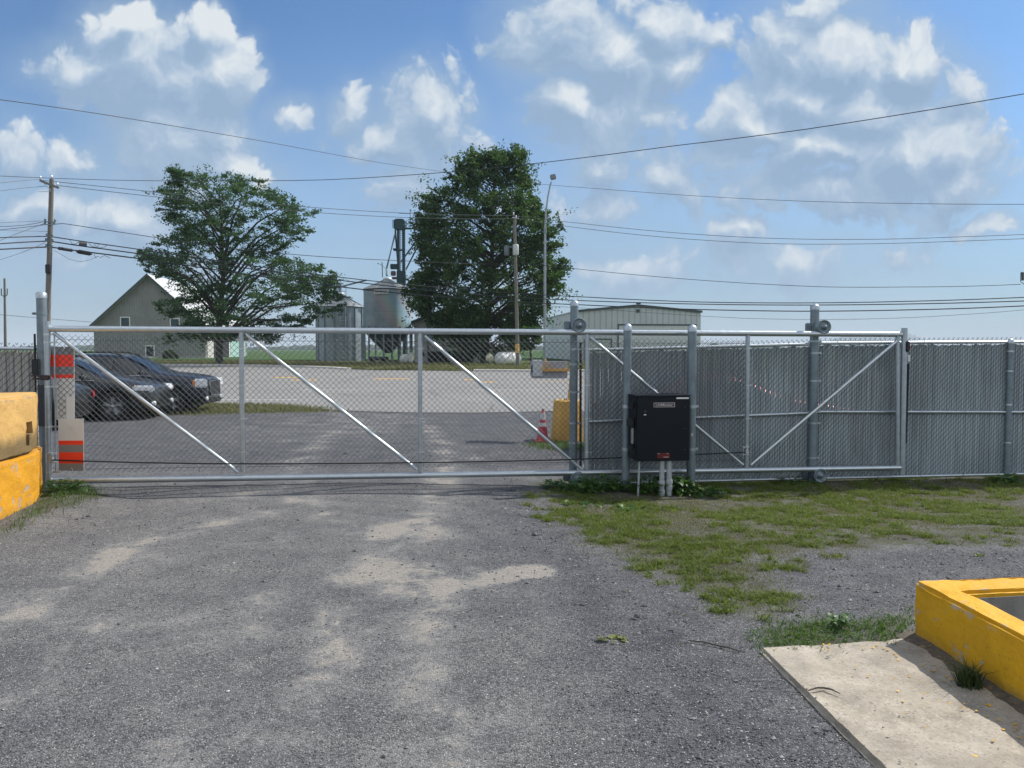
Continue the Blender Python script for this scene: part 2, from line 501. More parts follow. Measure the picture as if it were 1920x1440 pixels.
def gravel_ground():
    m, nt, b, _ = base_mat('gravel_and_soil')
    tc = nt.new('ShaderNodeTexCoord')
    o = tc.outputs['Object']
    at = nt.new('ShaderNodeVertexColor', layer_name='zones')
    sep = nt.new('ShaderNodeSeparateColor')
    nt.link(at.outputs[0], sep.inputs[0])
    gr, du, dk = sep.outputs[0], sep.outputs[1], sep.outputs[2]
    big = nt.noise(o, 0.45, 6.0, 0.62)
    mid = nt.noise(o, 3.1, 6.0, 0.66)
    fine = nt.noise(o, 55.0, 4.0, 0.7)
    st = nt.voro(o, 105.0, 'Color'); sts = nt.new('ShaderNodeSeparateColor'); nt.link(st, sts.inputs[0])
    st2 = nt.voro(o, 240.0, 'Color'); sts2 = nt.new('ShaderNodeSeparateColor'); nt.link(st2, sts2.inputs[0])
    base = nt.ramp(nt.math('MULTIPLY_ADD', big, 0.5, nt.math('MULTIPLY', mid, 0.5)),
                   [(0.32, (0.09, 0.091, 0.096)), (0.5, (0.14, 0.138, 0.137)), (0.68, (0.205, 0.198, 0.186))])
    # loose dark chippings
    base = nt.mix(nt.math('MULTIPLY', dk, 0.85), base, nt.ramp(mid, [(0.35, (0.05, 0.052, 0.062)), (0.62, (0.1, 0.101, 0.108))]))
    # tan dust worn into the wheel tracks
    dw = nt.noise(o, 1.4, 8.0, 0.72, 0.4)
    dn = nt.math('ADD', nt.math('MULTIPLY', du, nt.mapr(dw, 0.35, 0.62, 0.25, 1.25)), nt.math('MULTIPLY', nt.math('SUBTRACT', dw, 0.5), 0.9))
    dust = nt.mapr(dn, 0.1, 0.72, smooth=True)
    base = nt.mix(nt.math('MULTIPLY', dust, 0.9), base, nt.ramp(dust, [(0.15, (0.19, 0.187, 0.183)), (0.75, (0.216, 0.209, 0.197)), (0.97, (0.272, 0.248, 0.215))]))
    # every chip has its own tone
    tone = nt.mapr(sts.outputs[0], 0, 1, 0.5, 1.5)
    tone2 = nt.mapr(sts2.outputs[0], 0, 1, 0.6, 1.4)
    chip = nt.math('MULTIPLY', tone, tone2)
    soften = nt.math('MULTIPLY_ADD', dust, -0.55, 1.0)
    chipm = nt.math('MULTIPLY_ADD', nt.math('SUBTRACT', chip, 1.0), soften, 1.0)
    vm = nt.new('ShaderNodeVectorMath', operation='SCALE')
    nt.link(base, vm.inputs[0]); nt.link(chipm, vm.inputs['Scale'])
    c = vm.outputs[0]
    spark = nt.mapr(sts2.outputs[1], 0.985, 0.99)
    c = nt.mix(nt.math('MULTIPLY', spark, soften), c, (0.6, 0.6, 0.6))
    # soil, thatch and moss between the grass
    gn = nt.math('ADD', gr, nt.math('MULTIPLY', nt.math('SUBTRACT', nt.noise(o, 5.0, 6.0, 0.68), 0.5), 1.1))
    gn = nt.math('ADD', gn, nt.math('MULTIPLY', nt.math('SUBTRACT', nt.noise(o, 1.5, 5.0, 0.65), 0.53), 1.3))
    gm = nt.mapr(gn, 0.42, 0.85, smooth=True)
    soil = nt.ramp(nt.noise(o, 9.0, 6.0, 0.7), [(0.3, (0.045, 0.038, 0.025)), (0.45, (0.085, 0.075, 0.045)), (0.56, (0.07, 0.09, 0.025)), (0.7, (0.15, 0.135, 0.075))])
    soil = nt.mix(nt.mapr(fine, 0.35, 0.65, 0, 0.6), soil, (0.05, 0.045, 0.03))
    c = nt.mix(nt.math('MULTIPLY', gm, nt.mapr(nt.noise(o, 3.3, 6.0, 0.7), 0.38, 0.58, 0.35, 0.95)), c, soil)
    nt.link(c, b.inputs['Base Color'])
    b.inputs['Roughness'].default_value = 0.92
    b.inputs['Specular IOR Level'].default_value = 0.3
    d1 = nt.voro(o, 105.0); d2 = nt.voro(o, 240.0)
    h = nt.math('ADD', nt.math('MULTIPLY', d1, -0.01), nt.math('MULTIPLY', d2, -0.004))
    h = nt.math('MULTIPLY', h, soften)
    h = nt.math('ADD', h, nt.math('MULTIPLY', mid, 0.03))
    nt.link(nt.bump(h, 0.9, 1.0), b.inputs['Normal'])
    return m


def asphalt():
    m, nt, b, _ = base_mat('worn_asphalt')
    tc = nt.new('ShaderNodeTexCoord')
    o = tc.outputs['Object']
    n = nt.math('MULTIPLY_ADD', nt.noise(o, 0.25, 6.0, 0.6), 0.6, nt.math('MULTIPLY', nt.noise(o, 2.5, 5.0, 0.7), 0.4))
    c = nt.ramp(n, [(0.3, (0.2, 0.195, 0.185)), (0.7, (0.285, 0.275, 0.258))])
    # tar sealed cracks
    wv = nt.vmath('ADD', o, nt.vmath('SCALE', nt.noise(o, 0.6, 3.0, 0.6, col=True)))
    cr = nt.voro(wv, 0.12, 'Distance', 'DISTANCE_TO_EDGE')
    c = nt.mix(nt.mapr(cr, 0.002, 0.006, 0.6, 0), c, (0.06, 0.06, 0.062))
    sp = nt.noise(o, 60, 2)
    c = nt.mix(nt.mapr(sp, 0.3, 0.7, 0, 0.35), c, (0.15, 0.15, 0.15))
    nt.link(c, b.inputs['Base Color'])
    b.inputs['Roughness'].default_value = 0.9
    nt.link(nt.bump(sp, 0.4, 0.01), b.inputs['Normal'])
    return m


def leafy(name, dark, light, trans=0.35, rough=0.55):
    m, nt, b, out = base_mat(name)
    g = nt.new('ShaderNodeNewGeometry')
    tc = nt.new('ShaderNodeTexCoord')
    r = nt.math('MULTIPLY_ADD', g.outputs['Random Per Island'], 0.65, nt.math('MULTIPLY', nt.noise(tc.outputs['Object'], 0.55, 3.0), 0.35))
    c = nt.ramp(r, [(0.15, dark), (0.85, light)])
    nt.link(c, b.inputs['Base Color'])
    b.inputs['Roughness'].default_value = rough
    b.inputs['Specular IOR Level'].default_value = 0.35
    t = nt.new('ShaderNodeBsdfTranslucent')
    tcx = nt.mix(1.0, c, (1.25, 1.35, 0.55), 'MULTIPLY')
    nt.link(tcx, t.inputs[0])
    ms = nt.new('ShaderNodeMixShader')
    ms.inputs[0].default_value = trans
    nt.link(b.outputs[0], ms.inputs[1]); nt.link(t.outputs[0], ms.inputs[2])
    nt.link(ms.outputs[0], out.inputs[0])
    return m


def field_mat(name, a, bcol, scale, row=0.0):
    m, nt, b, _ = base_mat(name)
    tc = nt.new('ShaderNodeTexCoord')
    o = tc.outputs['Object']
    n = nt.math('MULTIPLY_ADD', nt.noise(o, scale, 7.0, 0.68), 0.6, nt.math('MULTIPLY', nt.noise(o, scale * 9, 4.0, 0.7), 0.4))
    c = nt.ramp(n, [(0.32, a), (0.68, bcol)])
    nt.link(c, b.inputs['Base Color'])
    b.inputs['Roughness'].default_value = 0.95
    b.inputs['Specular IOR Level'].default_value = 0.1
    nt.link(nt.bump(n, 0.8, 0.15), b.inputs['Normal'])
    return m


def stone_mat():
    m, nt, b, _ = base_mat('loose_stone')
    g = nt.new('ShaderNodeNewGeometry')
    c = nt.ramp(g.outputs['Random Per Island'], [(0.0, (0.055, 0.056, 0.065)), (0.5, (0.12, 0.12, 0.125)), (0.88, (0.19, 0.187, 0.18)), (0.965, (0.28, 0.27, 0.255)), (1.0, (0.58, 0.57, 0.54))])
    nt.link(c, b.inputs['Base Color'])
    b.inputs['Roughness'].default_value = 0.75
    return m


def bin_mat(name, sheen):
    """corrugated galvanised bin sheet; sheen paints an iridescent reflection into the colour as rainbow bands"""
    m, nt, b, _ = base_mat(name)
    tc = nt.new('ShaderNodeTexCoord')
    o = tc.outputs['Object']
    sep = nt.new('ShaderNodeSeparateXYZ'); nt.link(o, sep.inputs[0])
    ph = nt.math('SINE', nt.math('MULTIPLY', sep.outputs[2], 2 * math.pi / 0.1))
    ring = nt.math('FRACT', nt.math('DIVIDE', sep.outputs[2], 0.82))
    seam = nt.mapr(ring, 0.0, 0.05, 1, 0)
    n = nt.noise(o, 0.9, 5.0, 0.6)
    c = nt.ramp(n, [(0.3, (0.2, 0.25, 0.28)), (0.7, (0.3, 0.35, 0.38))])
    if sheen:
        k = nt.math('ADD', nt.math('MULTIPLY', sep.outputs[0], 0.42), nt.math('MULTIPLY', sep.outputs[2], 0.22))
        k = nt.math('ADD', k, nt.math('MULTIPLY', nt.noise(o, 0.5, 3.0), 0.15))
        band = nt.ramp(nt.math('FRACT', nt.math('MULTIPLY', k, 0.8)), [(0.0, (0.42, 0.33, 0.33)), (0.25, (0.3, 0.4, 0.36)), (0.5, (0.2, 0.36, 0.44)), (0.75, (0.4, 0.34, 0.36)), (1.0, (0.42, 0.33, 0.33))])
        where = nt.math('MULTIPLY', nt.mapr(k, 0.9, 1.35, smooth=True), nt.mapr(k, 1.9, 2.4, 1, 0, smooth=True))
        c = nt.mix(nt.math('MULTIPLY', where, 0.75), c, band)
    c = nt.mix(nt.math('MULTIPLY', seam, 0.4), c, (0.1, 0.12, 0.13))
    nt.link(c, b.inputs['Base Color'])
    b.inputs['Metallic'].default_value = 0.35
    b.inputs['Roughness'].default_value = 0.5
    nt.link(nt.bump(ph, 0.35, 0.02), b.inputs['Normal'])
    MATS[name] = m
    return m


# ------------------------------------------------------------------ mesh builder
def basis(d):
    d = d.normalized()
    a = Vector((0, 0, 1)) if abs(d.z) < 0.95 else Vector((1, 0, 0))
    x = d.cross(a).normalized()
    return x, x.cross(d).normalized()


class MB:
    def __init__(self):
        self.v = []; self.f = []; self.sm = []; self.prim = []

    def add(self, vs, fs, smooth=False):
        o = len(self.v)
        self.v += [tuple(p) for p in vs]
        self.f += [tuple(i + o for i in f) for f in fs]
        self.sm += [smooth] * len(fs)
        self.prim.append((o, len(self.v), len(self.f) - len(fs), len(self.f)))
        return self

    def box(self, c, size, ax=(Vector((1, 0, 0)), Vector((0, 1, 0)), Vector((0, 0, 1)))):
        c = Vector(c); hx, hy, hz = [s / 2 for s in size]
        vs = [c + ax[0] * (hx * i) + ax[1] * (hy * j) + ax[2] * (hz * k) for k in (-1, 1) for j in (-1, 1) for i in (-1, 1)]
        return self.add(vs, [(0, 2, 3, 1), (4, 5, 7, 6), (0, 1, 5, 4), (2, 6, 7, 3), (0, 4, 6, 2), (1, 3, 7, 5)])

    def bbox(self, c, size, ax=(Vector((1, 0, 0)), Vector((0, 1, 0)), Vector((0, 0, 1))), bev=0.01):
        """box with bevelled edges"""
        bm = bmesh.new()
        bmesh.ops.create_cube(bm, size=1)
        for v in bm.verts:
            v.co = Vector((v.co.x * size[0], v.co.y * size[1], v.co.z * size[2]))
        bmesh.ops.bevel(bm, geom=list(bm.edges), offset=bev, segments=2, affect='EDGES')
        bm.verts.index_update()
        c = Vector(c)
        vs = [c + ax[0] * v.co.x + ax[1] * v.co.y + ax[2] * v.co.z for v in bm.verts]
        fs = [tuple(v.index for v in f.verts) for f in bm.faces]
        bm.free()
        return self.add(vs, fs)

    def tube(self, pts, r, n=10, caps=True):
        pts = [Vector(p) for p in pts]
        rs = r if isinstance(r, (list, tuple)) else [r] * len(pts)
        vs = []; fs = []
        for i, p in enumerate(pts):
            d = (pts[min(i + 1, len(pts) - 1)] - pts[max(i - 1, 0)])
            x, y = basis(d)
            for k in range(n):
                a = 2 * math.pi * k / n
                vs.append(p + x * (rs[i] * math.cos(a)) + y * (rs[i] * math.sin(a)))
        for i in range(len(pts) - 1):
            for k in range(n):
                fs.append((i * n + k, i * n + (k + 1) % n, (i + 1) * n + (k + 1) % n, (i + 1) * n + k))
        self.add(vs, fs, True)
        if caps:
            self.add(vs[:n], [tuple(range(n))[::-1]])
            self.add(vs[-n:], [tuple(range(n))])
        return self

    def lathe(self, o, axis, prof, n=20):
        """prof: list of (distance along axis, radius)"""
        o = Vector(o); axis = Vector(axis).normalized()
        x, y = basis(axis)
        vs = []; fs = []
        for (t, r) in prof:
            for k in range(n):
                a = 2 * math.pi * k / n
                vs.append(o + axis * t + x * (r * math.cos(a)) + y * (r * math.sin(a)))
        for i in range(len(prof) - 1):
            for k in range(n):
                fs.append((i * n + k, i * n + (k + 1) % n, (i + 1) * n + (k + 1) % n, (i + 1) * n + k))
        self.add(vs, fs, True)
        if prof[0][1] > 1e-4:
            self.add(vs[:n], [tuple(range(n))[::-1]])
        if prof[-1][1] > 1e-4:
            self.add(vs[-n:], [tuple(range(n))])
        return self

    def prism(self, poly, dirv, smooth=False):
        """solid from a planar polygon (3D points) pushed along dirv"""
        n = len(poly)
        d = Vector(dirv)
        a = [Vector(p) for p in poly]; b = [p + d for p in a]
        self.add(a + b, [tuple(range(n))[::-1], tuple(range(n, 2 * n))])
        self.add(a + b, [(i, (i + 1) % n, (i + 1) % n + n, i + n) for i in range(n)], smooth)
        return self

    def quad(self, a, b, c, d):
        return self.add([a, b, c, d], [(0, 1, 2, 3)])

    def mesh(self, name, m, off=Vector((0, 0, 0)), fix=True):
        me = bpy.data.meshes.new(name)
        me.from_pydata([(x - off.x, y - off.y, z - off.z) for x, y, z in self.v], [], self.f)
        me.polygons.foreach_set('use_smooth', self.sm)
        if fix:
            bm = bmesh.new(); bm.from_mesh(me)
            bmesh.ops.recalc_face_normals(bm, faces=bm.faces)
            bm.to_mesh(me); bm.free()
        me.materials.append(m)
        me.update()
        return me


def world_off(o):
    v = Vector((0, 0, 0))
    while o is not None:
        v += o.location
        o = o.parent
    return v


def props(o, label=None, cat=None, group=None, kind=None):
    if label: o['label'] = label
    if cat: o['category'] = cat
    if group: o['group'] = group
    if kind: o['kind'] = kind
    return o


def thing(name, label, cat, loc, group=None, rotz=0.0):
    o = bpy.data.objects.new(name, None)
    o.empty_display_size = 0.2
    COL.objects.link(o)
    o.location = loc
    o.rotation_euler = (0, 0, rotz)
    return props(o, label, cat, group)


EACH = {'strap', 'tie', 'clamp', 'side_bracket', 'chain_bracket', 'wheel_bracket', 'wire_tie', 'band', 'insulator', 'cable_bracket', 'cutout', 'label_print',
        'anchor_bolt', 'door_handle', 'door_seam', 'hinge', 'stiffener', 'arm_brace', 'latch_bracket', 'motor'}


def pieces(mb):
    """split a builder into its separate pieces (primitives whose boxes touch stay together)"""
    prim = mb.prim
    bbs = []
    for (v0, v1, f0, f1) in prim:
        a = np.array(mb.v[v0:v1]); bbs.append((a.min(0) - .003, a.max(0) + .003))
    par = list(range(len(prim)))
    def find(i):
        while par[i] != i: i = par[i]
        return i
    for i in range(len(prim)):
        for j in range(i):
            if (bbs[i][0] <= bbs[j][1]).all() and (bbs[j][0] <= bbs[i][1]).all():
                par[find(i)] = find(j)
    groups = {}
    for i in range(len(prim)): groups.setdefault(find(i), []).append(i)
    out = []
    for ids in groups.values():
        q = MB()
        for i in ids:
            v0, v1, f0, f1 = prim[i]
            q.add(mb.v[v0:v1], [tuple(k - v0 for k in f) for f in mb.f[f0:f1]])
            q.sm[-(f1 - f0):] = mb.sm[f0:f1]
        out.append(q)
    return out


def part(name, mb, m, parent, local=False, fix=True, label=None, whole=False):
    if name in EACH and not whole:
        o = None
        for q in pieces(mb):
            o = part(name, q, m, parent, local, fix, label, True)
        return o
    me = mb.mesh(name, m, Vector((0, 0, 0)) if local else world_off(parent), fix)
    o = bpy.data.objects.new(name, me)
    COL.objects.link(o)
    o.parent = parent
    if label: o['label'] = label
    return o


def solo(name, mb, m, label, cat, group=None, kind=None, loc=None, fix=True):
    """a thing made of one mesh"""
    loc = Vector(loc) if loc is not None else Vector((0, 0, 0))
    me = mb.mesh(name, m, loc, fix)
    o = bpy.data.objects.new(name, me)
    COL.objects.link(o)
    o.location = loc
    return props(o, label, cat, group, kind)


def np_object(name, verts, faces, m, parent=None, off=None, smooth=False):
    """fast mesh from arrays; faces all of one size"""
    me = bpy.data.meshes.new(name)
    V = np.asarray(verts, np.float32); F = np.asarray(faces, np.int32)
    if off is not None:
        V = V - np.asarray(off, np.float32)
    me.vertices.add(len(V)); me.vertices.foreach_set('co', V.ravel())
    k = F.shape[1]
    me.loops.add(F.size); me.loops.foreach_set('vertex_index', F.ravel())
    me.polygons.add(len(F)); me.polygons.foreach_set('loop_start', np.arange(0, F.size, k, dtype=np.int32))
    me.polygons.foreach_set('use_smooth', np.full(len(F), smooth))
    me.materials.append(m)
    me.update(calc_edges=True)
    o = bpy.data.objects.new(name, me)
    COL.objects.link(o)
    if parent is not None:
        o.parent = parent
    return o


def text_part(name, s, size, m, parent, centre, right, up, depth=0.003, width=None):
    """raised lettering as a mesh"""
    cu = bpy.data.curves.new(name, 'FONT')
    cu.body = s; cu.size = size; cu.extrude = depth / 2
    cu.align_x = 'CENTER'; cu.align_y = 'CENTER'; cu.offset = size * 0.012
    tmp = bpy.data.objects.new('lettering_curve', cu)
    COL.objects.link(tmp)
    bpy.context.view_layer.update()
    dg = bpy.context.evaluated_depsgraph_get()
    me = bpy.data.meshes.new_from_object(tmp.evaluated_get(dg))
    bpy.data.objects.remove(tmp)
    bpy.data.curves.remove(cu)
    nrm = right.cross(up)
    xs = [v.co.x for v in me.vertices]
    k = 1.0 if width is None else width / (max(xs) - min(xs))
    off = world_off(parent)
    for v in me.vertices:
        p = centre + right * (v.co.x * k) + up * v.co.y + nrm * v.co.z - off
        v.co = p
    me.materials.clear(); me.materials.append(m)
    o = bpy.data.objects.new(name, me)
    COL.objects.link(o)
    o.parent = parent
    return o


def boolean_cut(o, cutters):
    for c in cutters:
        md = o.modifiers.new('cut', 'BOOLEAN')
        md.object = c; md.operation = 'DIFFERENCE'; md.solver = 'EXACT'
    bpy.context.view_layer.update()
    dg = bpy.context.evaluated_depsgraph_get()
    me = bpy.data.meshes.new_from_object(o.evaluated_get(dg))
    o.modifiers.clear()
    o.data = me
    for c in cutters:
        bpy.data.objects.remove(c)


UP = Vector((0, 0, 1))

# ================================================================== SETTING
# ---- zones on the ground, outlined in metres from where they lie
def gpoly(pts):
    return [tuple(G(px, py)[:2]) for px, py in pts]


LAWN = gpoly([(985, 905), (1010, 930), (1040, 968), (1105, 1012), (1185, 1068), (1275, 1115), (1330, 1160), (1400, 1165), (1480, 1148),
              (1490, 1095), (1440, 1050), (1560, 1036), (1700, 1034), (1920, 1022), (2300, 1010), (2300, 872), (1090, 885)])
STRIP = gpoly([(1415, 1215), (1440, 1168), (1560, 1160), (1715, 1150), (1712, 1205), (1560, 1216), (1440, 1225)])
MOUND = gpoly([(-60, 1040), (10, 990), (85, 925), (120, 905), (185, 922), (205, 936), (150, 950), (90, 965), (30, 1000), (-40, 1060)])
CONE_PATCH = gpoly([(975, 834), (1010, 826), (1120, 822), (1120, 846), (1020, 845)])
VERGE = gpoly([(-500, 790), (375, 778), (500, 775), (640, 773), (600, 764), (520, 759), (400, 757), (-500, 753)])
lawn_pts = [LAWN, STRIP, MOUND, CONE_PATCH, VERGE]
SOFT = [0.35, 0.12, 0.15, 0.3, 0.5]


def grass_zone(x, y):
    z = np.zeros(np.asarray(x).shape)
    for poly, s in zip(lawn_pts, SOFT):
        z = np.maximum(z, np.clip(0.5 + poly_sd(x, y, poly) / (2 * s), 0, 1))
    return z


def dust_zone(x, y):
    z = np.zeros(np.asarray(x).shape)
    for (px, py, rx, ry, w) in [(255, 1065, 110, 45, .42), (430, 1010, 170, 22, .48), (640, 1000, 90, 25, .25), (760, 1085, 160, 42, 1.0), (880, 1080, 120, 22, .8),
                                (990, 1072, 60, 14, 1.0), (740, 1000, 150, 26, .6), (480, 925, 200, 16, .45), (700, 960, 260, 22, .3),
                                (300, 1200, 300, 110, .3), (860, 1300, 250, 120, .3), (100, 1180, 160, 90, .3), (620, 800, 260, 40, .35), (860, 850, 100, 16, .4),
                                (700, 1390, 250, 60, .35)]:
        a = G(px - rx, py); b = G(px + rx, py); c = G(px, py + ry); d = G(px, py - ry)
        ctr = G(px, py)
        ex = max(0.05, (b.x - a.x) / 2); ey = max(0.05, (d.y - c.y) / 2)
        q = ((x - ctr.x) / ex) ** 2 + ((y - ctr.y) / ey) ** 2
        z = np.maximum(z, w * np.clip(1.25 - q, 0, 1))
    # wheel tracks running out through the gate
    for pts, hw_, w in (([(20, 1160), (43, 1140), (156, 1079), (225, 1023), (372, 988), (520, 960)], .27, .64), ([(440, 1480), (485, 1400), (606, 1244), (693, 1079), (780, 984), (825, 930), (835, 850), (800, 800), (770, 782)], .3, .57),
                        ([(700, 990), (600, 960), (530, 925), (560, 860), (640, 800), (680, 780)], .34, .52), ([(900, 1480), (830, 1330), (795, 1180), (780, 1090)], .28, .57), ([(280, 1480), (420, 1250), (520, 1100)], .22, .48),
                        ([(-60, 1330), (60, 1240), (200, 1170)], .4, .5)):
        ps = [G(px, py) for px, py in pts]
        dmin = np.full(z.shape, 1e9)
        for a, b in zip(ps[:-1], ps[1:]):
            ex, ey = b.x - a.x, b.y - a.y
            t = np.clip(((x - a.x) * ex + (y - a.y) * ey) / (ex * ex + ey * ey), 0, 1)
            dmin = np.minimum(dmin, np.hypot(x - a.x - t * ex, y - a.y - t * ey))
        z = np.maximum(z, w * np.exp(-(dmin / hw_) ** 2))
    return z


DARK = gpoly([(960, 900), (1010, 930), (1110, 1015), (1200, 1075), (1330, 1165), (1420, 1230), (1700, 1500), (1200, 1500), (1100, 1200), (1010, 1080), (930, 1000), (900, 930)])
DARK2 = gpoly([(1490, 1095), (1440, 1050), (1560, 1036), (1920, 1022), (2300, 1012), (2300, 1150), (1700, 1150), (1480, 1165)])


def dark_zone(x, y):
    a = np.clip(0.5 + poly_sd(x, y, DARK) / 0.8, 0, 1)
    b = np.clip(0.5 + poly_sd(x, y, DARK2) / 0.3, 0, 1) * 0.7
    c = 0.85 * sm(9.8, 11.5, y) * (1 - sm(20.5, 23, y))          # beyond the gate
    return np.maximum(np.maximum(a * 0.9, b), c)


def geo(a, b, step, k):
    out = []; v = a; s = step
    while v < b:
        out.append(v); v += s; s *= k
    out.append(b)
    return out


def build_ground():
    ys = sorted(set([round(v, 4) for v in
                     [-60, -30, -15, -8, -4, -2, 0, 1] + list(np.arange(1.6, 12, 0.11)) + list(np.arange(12, 62, 0.45)) + [30, 58, 60] +
                     geo(62, 100, 2, 1.25) + geo(100, 13500, 12, 1.35)]))
    xp = list(np.arange(0, 9, 0.12)) + list(np.arange(9, 40, 0.7)) + geo(40, 9000, 3, 1.35)
    xs = sorted(set([round(v, 4) for v in xp] + [round(-v, 4) for v in xp]))
    X, Y = np.meshgrid(xs, ys)
    Z = gz(X, Y)
    near = (1 - sm(10, 13, Y)) * (np.abs(X) < 12)
    Z = Z + near * (0.03 * (fbm(X * 0.9, Y * 0.9, 3) - 0.5) + 0.012 * (fbm(X * 5, Y * 5, 9) - 0.5))
    Z = Z - 0.012 * np.clip(dust_zone(X, Y), 0, 1) * near
    Z = Z + 0.06 * np.clip(0.5 + poly_sd(X, Y, MOUND) / 0.5, 0, 1)
    V = np.stack([X, Y, Z], -1).reshape(-1, 3)
    h, w = X.shape
    i = np.arange(h * w).reshape(h, w)
    F = np.stack([i[:-1, :-1], i[:-1, 1:], i[1:, 1:], i[1:, :-1]], -1).reshape(-1, 4)
    o = np_object('ground', V, F, gravel_ground(), smooth=True)
    ca = o.data.color_attributes.new('zones', 'FLOAT_COLOR', 'POINT')
    g = grass_zone(X, Y).ravel(); d = dust_zone(X, Y).ravel(); k = dark_zone(X, Y).ravel()
    ca.data.foreach_set('color', np.stack([g, d, k, np.ones_like(g)], -1).astype(np.float32).ravel())
    return props(o, 'grey gravel yard in front of and beyond the gate', 'ground', kind='structure')


build_ground()


def near_bump(x, y):
    near = (1 - sm(10, 13, y)) * (np.abs(x) < 12)
    return (gz(x, y) + near * (0.03 * (fbm(x * 0.9, y * 0.9, 3) - 0.5) + 0.012 * (fbm(x * 5, y * 5, 9) - 0.5))
            - 0.012 * np.clip(dust_zone(x, y), 0, 1) * near + 0.06 * np.clip(0.5 + poly_sd(x, y, MOUND) / 0.5, 0, 1))


def sheet(name, near, far, m, dz, label, cat, nx=80, ny=40, kind='structure'):
    """a strip of surface between two edge lines (points on the ground), laid dz above the ground"""
    def at(line, t):
        n = len(line) - 1
        k = min(int(t * n), n - 1); f = t * n - k
        return line[k] * (1 - f) + line[k + 1] * f
    near = [Vector(p) for p in near]; far = [Vector(p) for p in far]
    V = []; F = []
    for j in range(ny + 1):
        for i in range(nx + 1):
            a = at(near, i / nx); b = at(far, i / nx)
            p = a.lerp(b, j / ny)
            V.append((p.x, p.y, float(gz(p.x, p.y)) + dz))
    for j in range(ny):
        for i in range(nx):
            q = j * (nx + 1) + i
            F.append((q, q + 1, q + nx + 2, q + nx + 1))
    o = np_object(name, V, F, m)
    return props(o, label, cat, kind=kind)


# road: edges traced at their real places
near_edge = [(-90, 23.0), (-40, 22.6)] + [tuple(G(px, py)[:2]) for px, py in ((300, 756.5), (400, 757), (500, 759), (560, 763), (640, 771), (760, 774.5), (900, 775), (1040, 772))] + [(12, 20.6), (30, 21.5), (90, 24)]
far_edge = [(-110, 62), (-60, 60.5)] + [tuple(G(px, py)[:2]) for px, py in ((300, 686), (400, 686.5), (500, 688), (560, 689.5), (620, 692), (700, 694.5), (800, 695.5), (900, 697))] + [(14, 49.8), (40, 51), (110, 55)]
near_edge = [Vector((*p, 0)) for p in near_edge]
far_edge = [Vector((*p, 0)) for p in far_edge]
sheet('road', near_edge, far_edge, asphalt(), 0.02, 'wide grey asphalt road beyond the gate', 'road', 130, 90)

paint_white = mat('worn_white_road_paint', (0.62, 0.62, 0.6), 0.8, 0, 0.2, 3)
paint_yellow = mat('worn_yellow_road_paint', (0.72, 0.4, 0.03), 0.8, 0, 0.2, 3)


def marking(name, x0, x1, py, px_ref, w, m, label):
    y = G(px_ref, py).y
    mb = MB()
    n = max(1, int((x1 - x0) / 1.5))
    for i in range(n):
        a = x0 + (x1 - x0) * i / n; b = x0 + (x1 - x0) * (i + 1) / n
        ya, yb = y, y
        mb.quad(*[Vector((x, yy, float(gz(x, yy)) + 0.026)) for x, yy in ((a, ya - w / 2), (b, yb - w / 2), (b, yb + w / 2), (a, ya + w / 2))])
    o = solo(name, mb, m, label, 'road marking', kind='structure')
    return o


def gx(px, py):
    return G(px, py).x


marking('road_edge_line', -40, gx(560, 750), 750.5, 480, 0.14, paint_white, 'white edge line along the near side of the road')
marking('road_lane_dash', gx(565, 732), gx(672, 732), 732, 620, 0.14, paint_white, 'white lane dash seen behind the middle gate brace')
marking('road_lane_dash', gx(890, 732), gx(1012, 732), 732, 940, 0.14, paint_white, 'white lane dash left of the mailbox')
marking('road_centre_dash', gx(512, 708.5), gx(560, 708.5), 708.5, 540, 0.5, paint_yellow, 'far yellow dash behind the second gate brace')
marking('road_centre_dash', gx(548, 713.5), gx(594, 713.5), 713.5, 570, 0.45, paint_yellow, 'near yellow dash behind the second gate brace')
marking('road_centre_dash', gx(700, 711), gx(768, 711), 711, 730, 0.5, paint_yellow, 'yellow dash left of the middle gate upright')
marking('road_centre_dash', gx(868, 713), gx(900, 713), 713, 880, 0.45, paint_yellow, 'far yellow dash of the pair left of the mailbox')
marking('road_centre_dash', gx(895, 717), gx(930, 717), 717, 910, 0.45, paint_yellow, 'near yellow dash of the pair left of the mailbox')
marking('road_centre_line', gx(1010, 716), gx(1300, 716), 716, 1050, 0.16, paint_yellow, 'thin yellow line running on right of the mailbox')

# far kerbs
def kerb(pts, label):
    mb = MB()
    ps = [G(px, py) for px, py in pts]
    for a, b in zip(ps[:-1], ps[1:]):
        d = (b - a); d.z = 0
        nrm = Vector((-d.y, d.x, 0)).normalized() * 0.35
        sec = [a + Vector((0, 0, -0.1)), a + Vector((0, 0, 0.14)), a + nrm + Vector((0, 0, 0.16)), a + nrm + Vector((0, 0, -0.1))]
        sec2 = [b + Vector((0, 0, -0.1)), b + Vector((0, 0, 0.14)), b + nrm + Vector((0, 0, 0.16)), b + nrm + Vector((0, 0, -0.1))]
        mb.add(sec + sec2, [(0, 1, 5, 4), (1, 2, 6, 5), (2, 3, 7, 6), (0, 3, 2, 1), (4, 5, 6, 7)])
    solo('kerb', mb, mat('pale_kerb_concrete', (0.55, 0.52, 0.48), 0.9, 0, 0.15, 2), label, 'kerb', kind='structure')


kerb([(-200, 685), (300, 686), (400, 686.5), (500, 688), (560, 689.5), (620, 692), (650, 694)], 'pale kerb along the far side of the road by the barn')
kerb([(888, 697), (930, 697), (1000, 698), (1150, 697)], 'short pale kerb under the large leafy tree')

